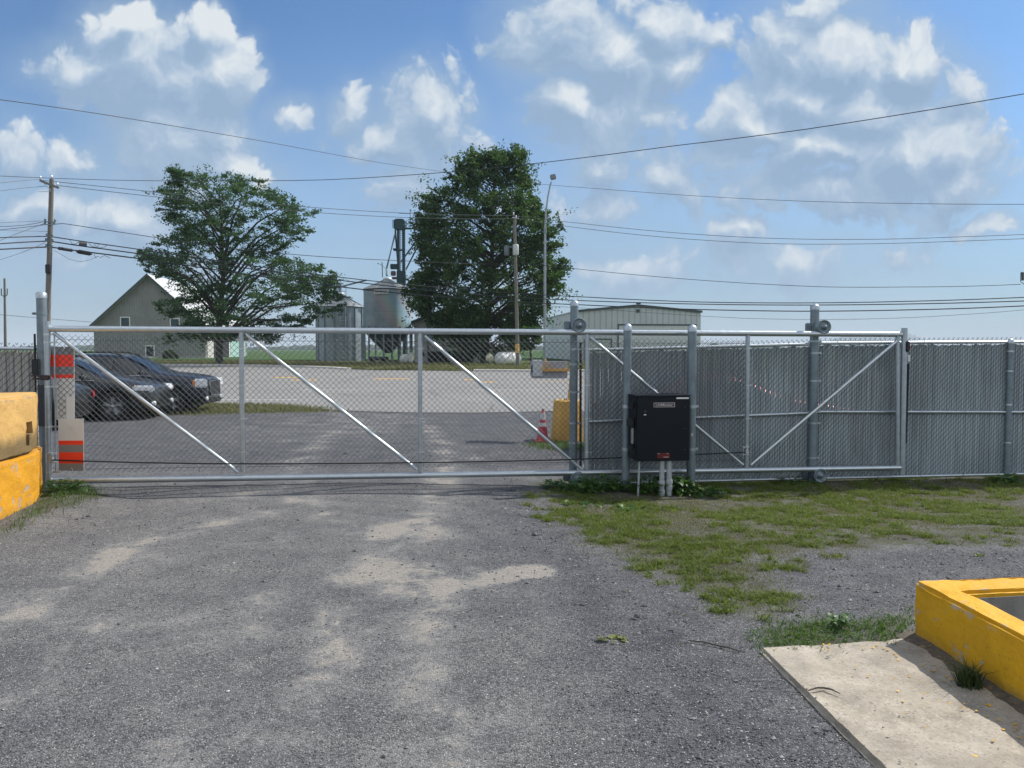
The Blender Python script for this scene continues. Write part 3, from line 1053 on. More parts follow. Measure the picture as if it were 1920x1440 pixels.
# far verge and crop field
verge_m = field_mat('verge_turf', (0.06, 0.075, 0.03), (0.13, 0.15, 0.05), 0.5)
crop_m = field_mat('green_crop', (0.045, 0.085, 0.03), (0.075, 0.13, 0.04), 0.12)
far2 = [p + Vector((0, 16, 0)) for p in far_edge]
sheet('verge', [p + Vector((0, 0.3, 0)) for p in far_edge], far2, verge_m, 0.05, 'mown grass verge across the road', 'grass verge', 130, 30)
for name, x0, x1, y0, y1, label in (('field', -9000, 9000, 84, 13000, 'flat green crop field reaching the horizon'),):
    V = []; F = []
    rows = geo(y0, y1, 10, 1.4)
    colsx = [-v for v in geo(30, 9000, 20, 1.6)][::-1] + [0] + geo(30, 9000, 20, 1.6)
    for yy in rows:
        for xx in colsx:
            V.append((xx, yy, float(gz(xx, yy)) + 0.12))
    w = len(colsx)
    for j in range(len(rows) - 1):
        for i in range(w - 1):
            q = j * w + i
            F.append((q, q + 1, q + w + 1, q + w))
    o = np_object('field', V, F, crop_m)
    props(o, label, 'field', kind='structure')
# gap between verge and field is yard earth: a strip of rough grass
sheet('rough_grass', far2, [Vector((p.x, 90, 0)) for p in far2], field_mat('rough_turf', (0.05, 0.075, 0.03), (0.09, 0.125, 0.045), 0.3), 0.045,
      'rough green grass round the farm buildings', 'grass', 130, 12)

# ---- hills, far woods
def hills():
    rows = []
    n = 90
    V = []; F = []
    for i in range(n):
        px = 1480 + (1800 - 1480) * i / (n - 1)
        h = 27 * math.exp(-((px - 1600) / 52) ** 2) + 30 * math.exp(-((px - 1690) / 45) ** 2) + 8 * math.exp(-((px - 1640) / 140) ** 2)
        x = (px - 960) / FPX * 6000
        z = h / FPX * 6000 * 0.92
        for (yy, k) in ((5400, 0), (5800, .7), (6000, 1.0), (6300, .6), (6700, 0)):
            V.append((x * yy / 6000, yy, 0.3 + z * k * (0.9 + 0.2 * random.random())))
    for i in range(n - 1):
        for k in range(4):
            q = i * 5 + k
            F.append((q, q + 5, q + 6, q + 1))
    o = np_object('hills', V, F, field_mat('wooded_hillside', (0.02, 0.04, 0.02), (0.04, 0.06, 0.03), 0.002), smooth=True)
    props(o, 'faint blue hills far away on the horizon', 'hills', kind='structure')


hills()


def blob_rows(V, F, c, r, seed):
    """append a rough low-poly clump"""
    rs = np.random.default_rng(seed)
    base = len(V)
    n = 7
    for (t, k) in ((-0.2, .75), (0.3, 1.0), (0.7, .75), (1.0, .12)):
        for i in range(n):
            a = 2 * math.pi * i / n
            q = k * (0.75 + 0.5 * rs.random())
            V.append((c[0] + r[0] * q * math.cos(a), c[1] + r[1] * q * math.sin(a), c[2] + r[2] * (t + 0.15 * (rs.random() - .5))))
    for j in range(3):
        for i in range(n):
            F.append((base + j * n + i, base + j * n + (i + 1) % n, base + (j + 1) * n + (i + 1) % n, base + (j + 1) * n + i))


def far_wood():
    V = []; F = []
    rs = np.random.default_rng(5)
    for i in range(1500):
        px = rs.uniform(-200, 2100)
        Y = rs.uniform(1500, 3200)
        x = (px - 960) / FPX * Y
        k = fbm(np.array([px * 0.011]), np.array([3.3]), 5)[0]
        h = 5 + 13 * max(0, k - 0.25) * rs.uniform(.5, 1.3)
        blob_rows(V, F, (x, Y, 0.4), (rs.uniform(9, 26), rs.uniform(8, 14), h), i)
    o = np_object('far_wood', V, F, field_mat('distant_foliage', (0.02, 0.045, 0.015), (0.045, 0.075, 0.03), 0.05))
    props(o, 'far line of trees along the edge of the fields', 'treeline', kind='stuff')


far_wood()

# ================================================================== SLIDING GATE
GA = P(95, 760, 8.9); GA.z = 0               # the gate's plane passes through here along U
def gp(px, py, off=0.0):
    return on_plane(px, py, GA + N * off)


def clip_seg(a, b, smin, smax, zmin, zmax):
    """clip a 2D segment to a rectangle"""
    t0, t1 = 0.0, 1.0
    dx, dz = b[0] - a[0], b[1] - a[1]
    for p, q in ((-dx, a[0] - smin), (dx, smax - a[0]), (-dz, a[1] - zmin), (dz, zmax - a[1])):
        if abs(p) < 1e-12:
            if q < 0: return None
        else:
            r = q / p
            if p < 0: t0 = max(t0, r)
            else: t1 = min(t1, r)
    if t0 >= t1: return None
    return (a[0] + dx * t0, a[1] + dz * t0), (a[0] + dx * t1, a[1] + dz * t1)


def chain_fabric(mb, o, u, length, zb0, zt0, zb1, zt1, pitch=0.071, r=0.0021, which=(1, -1), tips=True, off=0.0):
    """diamond mesh wires between o and o+u*length; the panel may be a parallelogram (heights differ per end)"""
    n = Vector((-u.y, u.x, 0))
    H = min(zt0 - zb0, zt1 - zb1)
    for sgn in which:
        k0 = -int(H / pitch) - 2; k1 = int(length / pitch) + int(H / pitch) + 2
        for k in range(k0, k1):
            s0 = k * pitch
            seg = clip_seg((s0, 0), (s0 + sgn * H, H), 0, length, 0, H)
            if not seg: continue
            pts = []
            for (s, z) in seg:
                f = s / length
                base = zb0 * (1 - f) + zb1 * f
                top = zt0 * (1 - f) + zt1 * f
                pts.append(o + u * s + UP * (base + z / H * (top - base)) + n * (off + sgn * r * 0.9))
            mb.tube(pts, r, 4, False)
    if tips:
        k = 0
        while k * pitch < length:
            s = k * pitch; f = s / length
            z = zt0 * (1 - f) + zt1 * f
            p = o + u * s + UP * z + n * off
            mb.tube([p, p + UP * 0.022 + u * 0.008], r, 4, False)
            k += 1


def build_gate():
    t = thing('sliding_gate', 'long galvanised sliding chain link gate closed across the gravel drive', 'gate', (GA.x, GA.y, 0))
    tl, tr = gp(93, 616.5), gp(1690, 627)
    bl, br = gp(97, 902), gp(1690, 877)
    R = 0.037
    part('top_rail', MB().tube([tl, tr], R, 16), galv_bright, t)
    e = (br - bl).normalized()
    part('bottom_rail', MB().tube([bl, br - e * 0.03, br + UP * 0.012], [R, R, R * 0.7], 16), galv_bright, t)
    pb = gp(92.5, 919); pt = gp(88, 602)
    post = MB().tube([pb, pt], 0.036, 14)
    part('end_post', post, galv, t)
    straps = MB()
    for py in (627, 642, 725, 800, 885):
        c = gp(88 + (py - 602) * .0165, py)
        straps.tube([c - UP * 0.011, c + UP * 0.011], 0.0385, 14)
        straps.box(c + U * 0.075, (0.08, 0.008, 0.02), (U, N, UP))
    part('strap', straps, wire_bright, t)
    part('tension_bar', MB().tube([gp(105, 885), gp(102, 626)], 0.009, 6), galv, t)
    rb, rt = gp(1691, 890), gp(1696, 615)
    part('end_post', MB().tube([rb, rt], 0.039, 14), galv, t)
    part('upright', MB().tube([gp(1683, 873), gp(1683, 630)], 0.028, 12), galv, t)
    for px0, px1 in ((452.5, 454.5), (787.5, 788), (1101, 1100.5), (1402, 1399.5)):
        a = gp(px0, 622); b = gp(px1, 884)
        part('upright', MB().tube([a, b], 0.029, 12), galv, t)
        ties = MB()
        for k in (0.12, 0.38, 0.62, 0.86):
            c = a.lerp(b, k)
            ties.tube([c - UP * .006, c + UP * .006], 0.0325, 12)
            ties.box(c + U * 0.04 - N * 0.02, (0.03, 0.012, 0.008), (U, N, UP))
        part('tie', ties, wire_bright, t)
    for a, b in (((101, 624), (447, 886)), ((462, 628), (781, 880)), ((796, 630), (1092, 881)), ((1107, 633), (1393, 872)), ((1688, 634), (1408, 872))):
        part('brace', MB().tube([gp(*a, -0.002), gp(*b, -0.002)], 0.0215, 12), galv_bright, t)
    # fabric: hung on the far face of the frame
    s0, s1 = gp(106, 760), gp(1400, 760)
    L = (s1 - s0).dot(U)
    zl0, zh0 = gp(106, 888).z, gp(106, 630).z
    zl1, zh1 = gp(1400, 868).z, gp(1400, 638).z
    mb = MB()
    o = Vector((s0.x, s0.y, 0))
    chain_fabric(mb, o, U, L, zl0, zh0, zl1, zh1, off=0.034, r=0.0025)
    part('chain_mesh', mb, wire_mat, t, fix=False)
    part('tension_wire', MB().tube([gp(106, 637, .034), gp(1400, 644, .034)], 0.0028, 5), wire_mat, t)
    part('tension_wire', MB().tube([gp(106, 880, .034), gp(1400, 862, .034)], 0.0028, 5), wire_mat, t)
    # drive chain
    pts = [(98, 862.5), (160, 864.5), (260, 867.3), (380, 869.2), (500, 869.6), (640, 869), (780, 867.5), (920, 865.3), (1060, 862), (1165, 858), (1260, 854), (1396, 848)]
    mb = MB()
    cp = [gp(px, py, -0.07) for px, py in pts]
    mb.tube(cp, 0.0085, 6)
    part('drive_chain', mb, rubber, t)
    cl = MB()
    for px, py in ((98, 858), (1398, 845)):
        c = gp(px, py, -0.03)
        cl.box(c, (0.03, 0.09, 0.06), (U, N, UP)); cl.box(c + UP * 0.05, (0.085, 0.05, 0.012), (U, N, UP)); cl.box(c - UP * 0.05, (0.085, 0.05, 0.012), (U, N, UP))
        cl.tube([c - U * .05 + UP * .05 - N * .04, c - U * .05 - UP * .06 - N * .04], .006, 6)
    part('chain_bracket', cl, wire_bright, t)
    # safety edge and photo eye on the tail end
    c = gp(1700, 650, -0.02)
    part('sensor_box', MB().bbox(c, (0.055, 0.07, 0.15), (U, N, UP), 0.012), black_plastic, t)
    part('reflector', MB().bbox(c + U * 0.03, (0.012, 0.05, 0.1), (U, N, UP), 0.004), cone_red, t)
    a = gp(1703, 682, -0.01); b = gp(1697.5, 832, -0.01)
    part('safety_edge', MB().tube([a, b], 0.017, 10), rubber, t)
    part('edge_clip', MB().bbox(gp(1703.5, 672, -0.015), (0.035, 0.035, 0.09), (U, N, UP), 0.006), panel_white, t)
    return t


build_gate()


# ---- reflective panels tied to the gate
def panel(label, xl0, xl1, xr0, xr1, bands, off, ties=(), thick=0.006):
    """bands: (y0, y1, material) from top to bottom; left edge runs xl0..xl1, right edge xr0..xr1"""
    ytop, ybot = bands[0][0], bands[-1][1]
    def edge(py, right):
        f = (py - ytop) / (ybot - ytop)
        return gp((xr0 + (xr1 - xr0) * f) if right else (xl0 + (xl1 - xl0) * f), py, off)
    base = gp((xl1 + xr1) / 2, ybot, off)
    t = thing('reflective_panel', label, 'panel', base)
    poly = [edge(ytop, 0), edge(ytop, 1), edge(ybot, 1), edge(ybot, 0)]
    part('board', MB().prism(poly, N * thick), panel_white, t)
    for (y0, y1, m) in bands:
        if m is panel_white: continue
        q = [edge(y0, 0) + U * .002, edge(y0, 1) - U * .005, edge(y1, 1) - U * .005, edge(y1, 0) + U * .002]
        q = [p - N * 0.0022 for p in q]
        part('tape_band', MB().prism(q, N * 0.002), m, t)
    mb = MB()
    for px, py in ties:
        p = gp(px, py, off - 0.004)
        mb.tube([p, p + U * 0.02 - UP * 0.03 - N * 0.01, p + U * -0.005 - UP * 0.06], 0.003, 5)
    if ties:
        part('tie', mb, white_paint, t)
    return t


panel('tall white board with two red bands at top, behind the gate mesh', 93, 104, 139, 139.5,
      [(650, 665, reflect_grey), (665, 687.5, reflect_red), (687.5, 702, reflect_grey), (702, 709, reflect_red), (709, 787, panel_white)], 0.042, [(118, 648)])
panel('short white board with two red bands, lowest on the gate by the yellow blocks', 109, 110.5, 156.5, 157.5,
      [(785, 826, panel_white), (826, 834, reflect_red), (834, 848, reflect_grey), (848, 869, reflect_red), (869, 882.5, reflect_grey)], -0.045, [(134, 877), (132, 797)])
mb = MB().prism([gp(124, 743.5, .024), gp(139, 743.5, .024), gp(139.5, 786, .024), gp(124.5, 786, .024)], N * 0.006)
solo('plain_strip', mb, panel_white, 'narrow plain white strip above the lower banded board', 'panel', loc=gp(132, 786, .024))


# ================================================================== POSTS WITH ROLLERS
def wheel(t, c, R=0.093):
    """grooved guide wheel facing the camera"""
    ax = -N
    prof = [(-0.045, 0.03), (-0.045, R), (-0.03, R * 1.02), (-0.012, R * 0.72), (0.012, R * 0.72), (0.03, R * 1.02), (0.042, R), (0.042, R * 0.88), (0.026, R * 0.8),
            (0.018, R * 0.55), (0.028, R * 0.42), (0.046, R * 0.38), (0.056, R * 0.22), (0.058, 0.0)]
    w = part('guide_wheel', MB().lathe(c, ax, prof, 28), galv_dark, t)
    part('hub', MB().lathe(c + ax * 0.056, ax, [(0, 0.022), (0.012, 0.022), (0.018, 0.012), (0.018, 0)], 12), galv_dark, w)
    return w


def roller_post(label, top, bot, r, tw, bw, straps):
    pt, pb = gp(*top, 0.15), gp(*bot, 0.15)
    pb.z -= 0.15
    t = thing('roller_post', label, 'gate post', (pb.x, pb.y, float(near_bump(pb.x, pb.y))), group='posts carrying the gate rollers')
    part('pipe', MB().tube([pb, pt], r, 18), galv_dark, t)
    ax = (pt - pb).normalized()
    part('cap', MB().lathe(pt, ax, [(-0.05, r + .003), (0.0, r + .003), (0.012, r * 0.8), (0.03, r * 0.35), (0.034, 0)], 18), galv, t)
    for (c, up) in ((tw, 1), (bw, -1)):
        cc = gp(*c, 0.0)
        wheel(t, cc)
        m = MB()
        d = (cc - (pb + ax * ((cc.z - pb.z) / ax.z)))
        m.bbox(cc + N * 0.085 - U * 0.035, (0.09, 0.07, 0.12), (U, N, UP), 0.008)
        m.tube([cc + N * 0.1, cc], 0.02, 8)
        m.bbox(cc + N * 0.15 - U * 0.12, (0.08, 0.06, 0.11), (U, N, UP), 0.01)
        part('wheel_bracket', m, galv_dark, t)
    sm_ = MB()
    for py in straps:
        f = (py - top[1]) / (bot[1] - top[1])
        c = gp(top[0] + (bot[0] - top[0]) * f, py, 0.15)
        sm_.tube([c - UP * .012, c + UP * .012], r + .004, 18)
        sm_.box(c + U * (r + 0.02), (0.05, 0.02, 0.024), (U, N, UP))
    part('strap', sm_, galv, t)
    return t


roller_post('roller post at the right side of the drive opening, nearest the mailbox', (1077, 567), (1074, 910), 0.052, (1085, 610), (1083, 897), (655, 683, 735, 793, 830, 862))
roller_post('roller post at the bend of the slatted fence, right of the cabinet', (1528, 574), (1522, 900), 0.058, (1543, 613), (1536, 891), (640, 662, 714, 772, 793, 858))

# ---- catch post at the left end of the gate
def catch_post():
    top, bot = gp(77.5, 550, 0.16), gp(84.5, 915, 0.16)
    t = thing('catch_post', 'leaning galvanised latch post behind the yellow blocks', 'gate post', (bot.x, bot.y, 0.0))
    part('pipe', MB().tube([bot - UP * 0.1, top], [0.05, 0.056], 18), galv_dark, t)
    ax = (top - bot).normalized()
    part('cap', MB().lathe(top, ax, [(-0.06, 0.0595), (0, 0.0595), (0.012, 0.045), (0.02, 0)], 18), galv, t)
    m = MB()
    for py in (588, 655):
        f = (py - 550) / 365
        c = gp(77.5 + 7 * f, py, 0.16)
        m.tube([c - UP * .014, c + UP * .014], 0.06, 18); m.box(c - U * 0.075, (0.05, 0.02, 0.028), (U, N, UP))
        m.tube([c - U * .09 - N * .02, c - U * .09 + N * .02], 0.012, 8)
    part('strap', m, galv_dark, t)
    m = MB().bbox(gp(68.5, 688, 0.1), (0.075, 0.09, 0.19), (U, N, UP), 0.01)
    part('latch_box', m, black_plastic, t)
    m = MB().tube([gp(65, 626, 0.14), gp(67, 735, 0.14)], 0.012, 8)
    part('pull_rod', m, black_plastic, t)
    m = MB()
    m.bbox(gp(77, 704.5, 0.04), (0.19, 0.1, 0.016), (U, N, UP), 0.004)
    m.bbox(gp(84, 708, -0.05), (0.1, 0.05, 0.055), (U, N, UP), 0.008)
    m.bbox(gp(70, 710, -0.03), (0.09, 0.04, 0.022), (U, N, UP), 0.006)
    part('latch_bracket', m, mat('rusty_bracket', (0.045, 0.03, 0.03), 0.7, 0.2, 0.3, 20), t)
    m = MB().bbox(gp(79, 760, 0.13), (0.08, 0.06, 0.5), (U, N, UP), 0.01)
    part('backing_plate', m, mat('dark_backing', (0.05, 0.055, 0.065), 0.6, 0.2), t)


catch_post()


# ================================================================== SLATTED FENCES
def slat_fence(name, label, a, b, zt, zb, zm, slat_m, posts, pitch=0.0355, group=None, fabric_r=0.0027, gap=0.85, up_tips=True, bottom=True):
    """a, b: plan end points; zt, zb, zm: (left, right) heights of top rail, bottom rail, middle rail"""
    u = (b - a); u.z = 0
    L = u.length; u = u.normalized(); n = Vector((-u.y, u.x, 0))
    t = thing(name, label, 'fence', (a.x, a.y, float(gz(a.x, a.y))), group)
    def at(s, z):
        f = s / L
        return a + u * s + UP * (z[0] * (1 - f) + z[1] * f)
    a = Vector((a.x, a.y, 0))
    for nm, z, r in (('top_rail', zt, 0.022), ('middle_rail', zm, 0.021), ('bottom_rail', zb, 0.02)):
        if z is None: continue
        part(nm, MB().tube([at(0, z), at(L, z)], r, 10), galv_bright, t)
    # slats woven in front of the rails' far side
    mb = MB()
    rs = random.Random(len(label))
    k = 0
    while (k + 1) * pitch < L:
        s = (k + 0.5) * pitch
        w = pitch * gap * rs.uniform(0.96, 1.03)
        base = at(s, zb) - UP * rs.uniform(-.004, .02); top = at(s, zt) - UP * rs.uniform(0.02, 0.05)
        d = n * (0.038 + 0.004 * (k % 2))
        tilt = u * rs.uniform(-.002, .002)
        w2 = w / 2; th = 0.012
        v = []
        for p, tt in ((base, -tilt), (top, tilt)):
            v += [p - u * w2 + d + tt, p - u * w2 * 0.8 + d - n * th + tt, p + u * w2 * 0.8 + d - n * th + tt, p + u * w2 + d + tt, p + u * w2 + d + n * .004 + tt, p - u * w2 + d + n * .004 + tt]
        mb.add(v, [(i, (i + 1) % 6, (i + 1) % 6 + 6, i + 6) for i in range(6)] + [(5, 4, 3, 2, 1, 0), (6, 7, 8, 9, 10, 11)])
        # thin wing closing the gap to the next slat, torn away here and there
        if rs.random() > .25:
            z0_, z1_ = 0.0, 1.0
            if rs.random() < .25: z1_ = rs.uniform(.5, .95)
            e0 = base.lerp(top, z0_) + u * (w2 * .9) + n * (.05 + .0008 * (k % 3)); e1 = base.lerp(top, z1_) + u * (w2 * .9) + n * (.05 + .0008 * (k % 3))
            g_ = u * (pitch - w + w2 * .2)
            mb.prism([e0, e0 + g_, e1 + g_, e1], n * .0015)
        k += 1
    part('slat_panel', mb, slat_m, t, fix=False)
    mb = MB()
    chain_fabric(mb, a, u, L, zb[0] - .02, zt[0] + 0.045, zb[1] - .02, zt[1] + 0.045, pitch=2 * pitch, r=fabric_r, which=(1,), tips=False, off=0.02)
    chain_fabric(mb, a, u, L, zb[0] - .02, zt[0] + 0.045, zb[1] - .02, zt[1] + 0.045, pitch=2 * pitch, r=fabric_r, which=(-1,), tips=False, off=0.056)
    k = 0
    while k * pitch * 2 < L:
        p = at(k * pitch * 2, zt) + UP * 0.045 + n * 0.02
        for sg in (-1, 1):
            mb.tube([p, p + UP * 0.022 + u * (0.013 * sg)], fabric_r, 4, False)
        k += 1
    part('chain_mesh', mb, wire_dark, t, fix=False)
    ties = MB()
    s = 0.3
    while s < L:
        for z in (zt, zm, zb):
            if z is None: continue
            c = at(s, z)
            ties.tube([c - u * 0.004, c + u * 0.004], 0.0255, 10)
            ties.tube([c - n * .024, c - n * .03 + UP * .05 - u * .02], 0.003, 4)
        s += 0.62
    part('wire_tie', ties, wire_bright, t)
    for (s, r) in posts:
        p0 = at(s, zb) - UP * 0.25 - n * 0.012; p1 = at(s, zt) + UP * 0.02 - n * 0.012
        po = part('post', MB().tube([p0, p1], r, 14), galv_dark, t)
        part('post_cap', MB().lathe(p1, UP, [(-0.04, r + .004), (0, r + .004), (0.02, r * .6), (0.028, 0)], 14), galv, po)
        bands = MB()
        for f in (.1, .33, .58, .8, .93):
            c = p0.lerp(p1, f)
            bands.tube([c - UP * .01, c + UP * .01], r + .003, 14)
        part('band', bands, wire_bright, po)
    return t


# right of the bend, running behind the gate's tail and out of the picture
FR0 = gp(1528, 760, 0.17); FR0.z = 0
Yr = FR0.y * 254.0 / 247.0
f1 = P(1920, 760, Yr)
du = Vector((f1.x - FR0.x, f1.y - FR0.y, 0)).normalized()
def fp(px, py): return on_plane(px, py, FR0, du)
zt = (fp(1535, 643.5).z, fp(1920, 641).z); zm = (fp(1535, 772).z, fp(1920, 772.5).z); zb = (fp(1535, 897).z, fp(1920, 888.5).z)
Lr = (f1 - FR0).dot(du); L2 = Lr + 2.0
def ext(z): return (z[0], z[0] + (z[1] - z[0]) * L2 / Lr)
pr = fp(1890, 760)
slat_fence('slatted_fence', 'grey slatted chain link fence running right from the gate roller post', FR0, FR0 + du * L2, ext(zt), ext(zb), ext(zm), slat_mat,
           [((pr - FR0).dot(du), 0.04)], group='grey slatted fence runs')
# between the two roller posts, behind the cabinet
FL0 = gp(1080, 760, 0.17); FL0.z = 0
dl = Vector((FR0.x - FL0.x, FR0.y - FL0.y, 0)); Ll = dl.length; dl.normalize()
def fq(px, py): return on_plane(px, py, FL0, dl)
slat_fence('slatted_fence', 'grey slatted chain link fence between the two roller posts behind the black cabinet', FL0 + dl * 0.12, FR0, (fq(1100, 656.5).z, fq(1522, 645).z),
           (fq(1100, 907).z, fq(1522, 897).z), (fq(1100, 791).z, fq(1522, 774).z), slat_mat, [], group='grey slatted fence runs')
# left of the catch post
LA = gp(70, 760, 0.16); LA.z = 0
LB = LA - U * 2.6
def fl(px, py): return on_plane(px, py, LA, U)
slat_fence('slatted_fence', 'warm grey slatted fence behind the stacked yellow blocks', LB, LA, (fl(0, 648).z, fl(66, 654).z), (0.05, 0.05), None, slat_tan,
           [], pitch=0.0425, group='grey slatted fence runs', fabric_r=0.003)
# dark bar hanging by the first roller post (end of the fence fabric)
mb = MB().tube([gp(1088.5, 903, 0.16), gp(1088.5, 642, 0.16)], 0.016, 8)
solo('tension_bar', mb, rubber, 'dark upright bar clamped beside the drive opening roller post', 'fence bar', loc=gp(1088.5, 905, .16))


# ================================================================== GATE OPERATOR
def operator():
    OP = -0.22
    def q(px, py, off=OP): return gp(px, py, off)
    for label, x0, x1, y0, y1, r in (('galvanised bollard post at the left of the black cabinet', 1177, 1172.5, 612, 926, 0.05),
                                     ('galvanised bollard post at the right of the black cabinet', 1298, 1295, 614, 924, 0.055)):
        a, b = q(x1, y1), q(x0, y0)
        t = thing('cabinet_post', label, 'post', (a.x, a.y, a.z))
        part('pipe', MB().tube([a - UP * 0.15, b], r, 18), galv_dark, t)
        part('cap', MB().lathe(b, UP, [(-0.055, r + .004), (0, r + .004), (0.014, r * .85), (0.034, r * .4), (0.038, 0)], 18), galv, t)
        bands = MB()
        for py in (762, 842):
            f = (py - y0) / (y1 - y0)
            c = q(x0 + (x1 - x0) * f, py)
            bands.tube([c - UP * .02, c + UP * .02], r + .005, 18)
            bands.box(c + U * (r + .015), (0.045, 0.02, 0.03), (U, N, UP))
        part('clamp', bands, galv, t)
    # cabinet between the posts
    fo = -0.62
    tl, tr, bl = q(1193, 742, fo), q(1294, 742.5, fo), q(1193.5, 866, fo)
    w = (tr - tl).dot(U); h = tl.z - bl.z
    dpt = 0.4
    c = tl + U * (w / 2) - UP * (h / 2) + N * (dpt / 2)
    t = thing('gate_operator', 'black steel gate motor cabinet mounted between two posts', 'gate opener', (c.x, c.y, bl.z))
    part('cabinet', MB().bbox(c, (w - .01, dpt, h - .008), (U, N, UP), 0.012), navy_paint, t)
    dr = part('door', MB().bbox(c - N * (dpt / 2 + .006) - UP * .004, (w - .012, 0.018, h - .03), (U, N, UP), 0.006), navy_paint, t)
    part('lid', MB().bbox(c + UP * (h / 2 - .004) - N * .004, (w + .006, dpt + .035, 0.014), (U, N, UP), 0.004), navy_paint, t)
    front = -N
    def fpz(px, py, d=0.016): return q(px, py, fo - d)
    badge = MB().bbox(fpz(1245.5, 759.3), (0.265, 0.006, 0.055), (U, N, UP), 0.002)
    bd = part('badge', badge, silver, dr)
    bf = part('badge_face', MB().bbox(fpz(1245.5, 759.3, .0205), (0.25, 0.004, 0.042), (U, N, UP), 0.001), badge_red, t)
    text_part('lettering', 'LiftMaster', 0.042, silver, t, fpz(1245.5, 759.3, .0235), U, UP, 0.003, 0.215)
    part('label', MB().bbox(fpz(1280, 746.5), (0.155, 0.004, 0.019), (U, N, UP), 0.001), white_paint, t)
    part('warning_label', MB().bbox(fpz(1244, 854.5), (0.155, 0.004, 0.062), (U, N, UP), 0.001), red_label, t)
    m = MB()
    for px, py, l in ((1235, 850.5, .03), (1252, 850.5, .02), (1249, 857, .065)):
        m.box(fpz(px, py, .0195), (l, 0.002, 0.007), (U, N, UP))
    part('label_print', m, silver, t)
    part('key_switch', MB().lathe(fpz(1209.5, 772), front, [(0, .02), (.012, .02), (.014, .012), (.014, 0)], 16), black_plastic, t)
    part('key_plate', MB().bbox(fpz(1209.5, 777.8), (0.03, 0.004, 0.012), (U, N, UP), 0.001), white_paint, t)
    for py in (763.5, 804, 843.5):
        m = MB().tube([fpz(1284 - 2.5, py + 1, .02), fpz(1284, py - 1, .026), fpz(1284 + 2.5, py + 1, .02)], .008, 8)
        part('latch', m, black_plastic, t)
    # side fittings
    m = MB()
    m.bbox(c - U * (w / 2 + .03) + UP * (h * .08) - N * .05, (0.06, 0.14, 0.1), (U, N, UP), 0.01)
    m.bbox(c - U * (w / 2 + .02) + UP * (h * .34) - N * .05, (0.05, 0.1, 0.06), (U, N, UP), 0.008)
    m.bbox(c - U * (w / 2 + .02) - UP * (h * .3) - N * .05, (0.05, 0.1, 0.05), (U, N, UP), 0.008)
    part('side_bracket', m, black_plastic, t)
    part('side_plate', MB().bbox(c - U * (w / 2 + .012) - UP * (h * .12) - N * .08, (0.02, 0.06, 0.19), (U, N, UP), 0.004), silver, t)
    part('padlock', MB().bbox(q(1297.5, 815, fo + .1), (0.03, 0.02, 0.04), (U, N, UP), 0.005), silver, t)
    # conduits standing in the ground below it
    for label, px0, px1, py1, r, coup in (('thick grey conduit at the left of the pair below the cabinet', 1241, 1241, 944, 0.031, (905, 922)),
                                          ('thick grey conduit at the right of the pair below the cabinet', 1254.5, 1254.5, 944, 0.033, (903, 914)),
                                          ('thin grey conduit nearest the left cabinet post', 1199, 1195.5, 934, 0.0125, ())):
        a = q(px1, py1, fo + .05); b = q(px0, 866, fo + .05)
        tt = thing('conduit', label, 'conduit', a, group='conduits under the gate motor')
        part('pipe', MB().tube([a - UP * .1, b + UP * .02], r, 14), pvc_grey, tt)
        for py in coup:
            cc = q(px1, py, fo + .05)
            part('coupling', MB().lathe(cc - UP * .03, UP, [(0, r + .006), (.02, r + .009), (.04, r + .009), (.06, r + .005)], 14), pvc_grey, tt)
    a = q(1223, 945, fo)
    solo('conduit_stub', MB().lathe(a - UP * .06, UP, [(0, .035), (.11, .035), (.115, .028), (.05, .027)], 14), pvc_grey, 'short grey pipe stub beside the conduits', 'pipe', loc=a)


operator()

# ================================================================== YELLOW CONCRETE BLOCKS, LEFT
Xf = lambda Y: 0
yc_new = concrete_paint('yellow_painted_concrete', (0.66, 0.31, 0.02), (0.4, 0.38, 0.35), 0.6, 0.65, dirt_z=(-0.05, 0.12, 0.12, 0.6, (0.2, 0.15, 0.08)))
yc_old = concrete_paint('faded_yellow_concrete', (0.64, 0.39, 0.13), (0.3, 0.28, 0.25), 0.66, 0.74, dirt_z=(0.12, 0.29, 0.16, 0.9, (0.15, 0.11, 0.055)))


def rough_prism(mb_fn, name, m, label, cat, loc, group, amp=0.012, seed=1, cuts=None, holes=()):
    """solid -> subdivided and knocked about so that edges are not straight"""
    bm = bmesh.new()
    mb_fn(bm)
    bmesh.ops.recalc_face_normals(bm, faces=bm.faces)
    bmesh.ops.bevel(bm, geom=list(bm.edges), offset=0.018, segments=2, affect='EDGES')
    bmesh.ops.triangulate(bm, faces=bm.faces)
    for _ in range(7):
        es = [e for e in bm.edges if e.calc_length() > 0.07]
        if not es: break
        bmesh.ops.subdivide_edges(bm, edges=es, cuts=1)
        bmesh.ops.triangulate(bm, faces=[f for f in bm.faces if len(f.verts) > 3])
    rs = np.random.default_rng(seed)
    co = np.array([v.co[:] for v in bm.verts])
    n1 = fbm(co[:, 0] * 4 + co[:, 2] * 3.1, co[:, 1] * 4 + co[:, 2] * 5.3, seed) - .5
    n2 = fbm(co[:, 0] * 17 + co[:, 2] * 13, co[:, 1] * 17 + co[:, 2] * 19, seed + 4) - .5
    bm.normal_update()
    for v, a, b in zip(bm.verts, n1, n2):
        v.co += v.normal * (amp * a * 1.6 + amp * .55 * b)
    off = Vector(loc)
    for v in bm.verts: v.co -= off
    me = bpy.data.meshes.new(name)
    bm.to_mesh(me); bm.free()
    for p in me.polygons: p.use_smooth = True
    me.set_sharp_from_angle(angle=0.7)
    me.materials.append(m)
    o = bpy.data.objects.new(name, me)
    COL.objects.link(o)
    o.location = loc
    return props(o, label, cat, group)


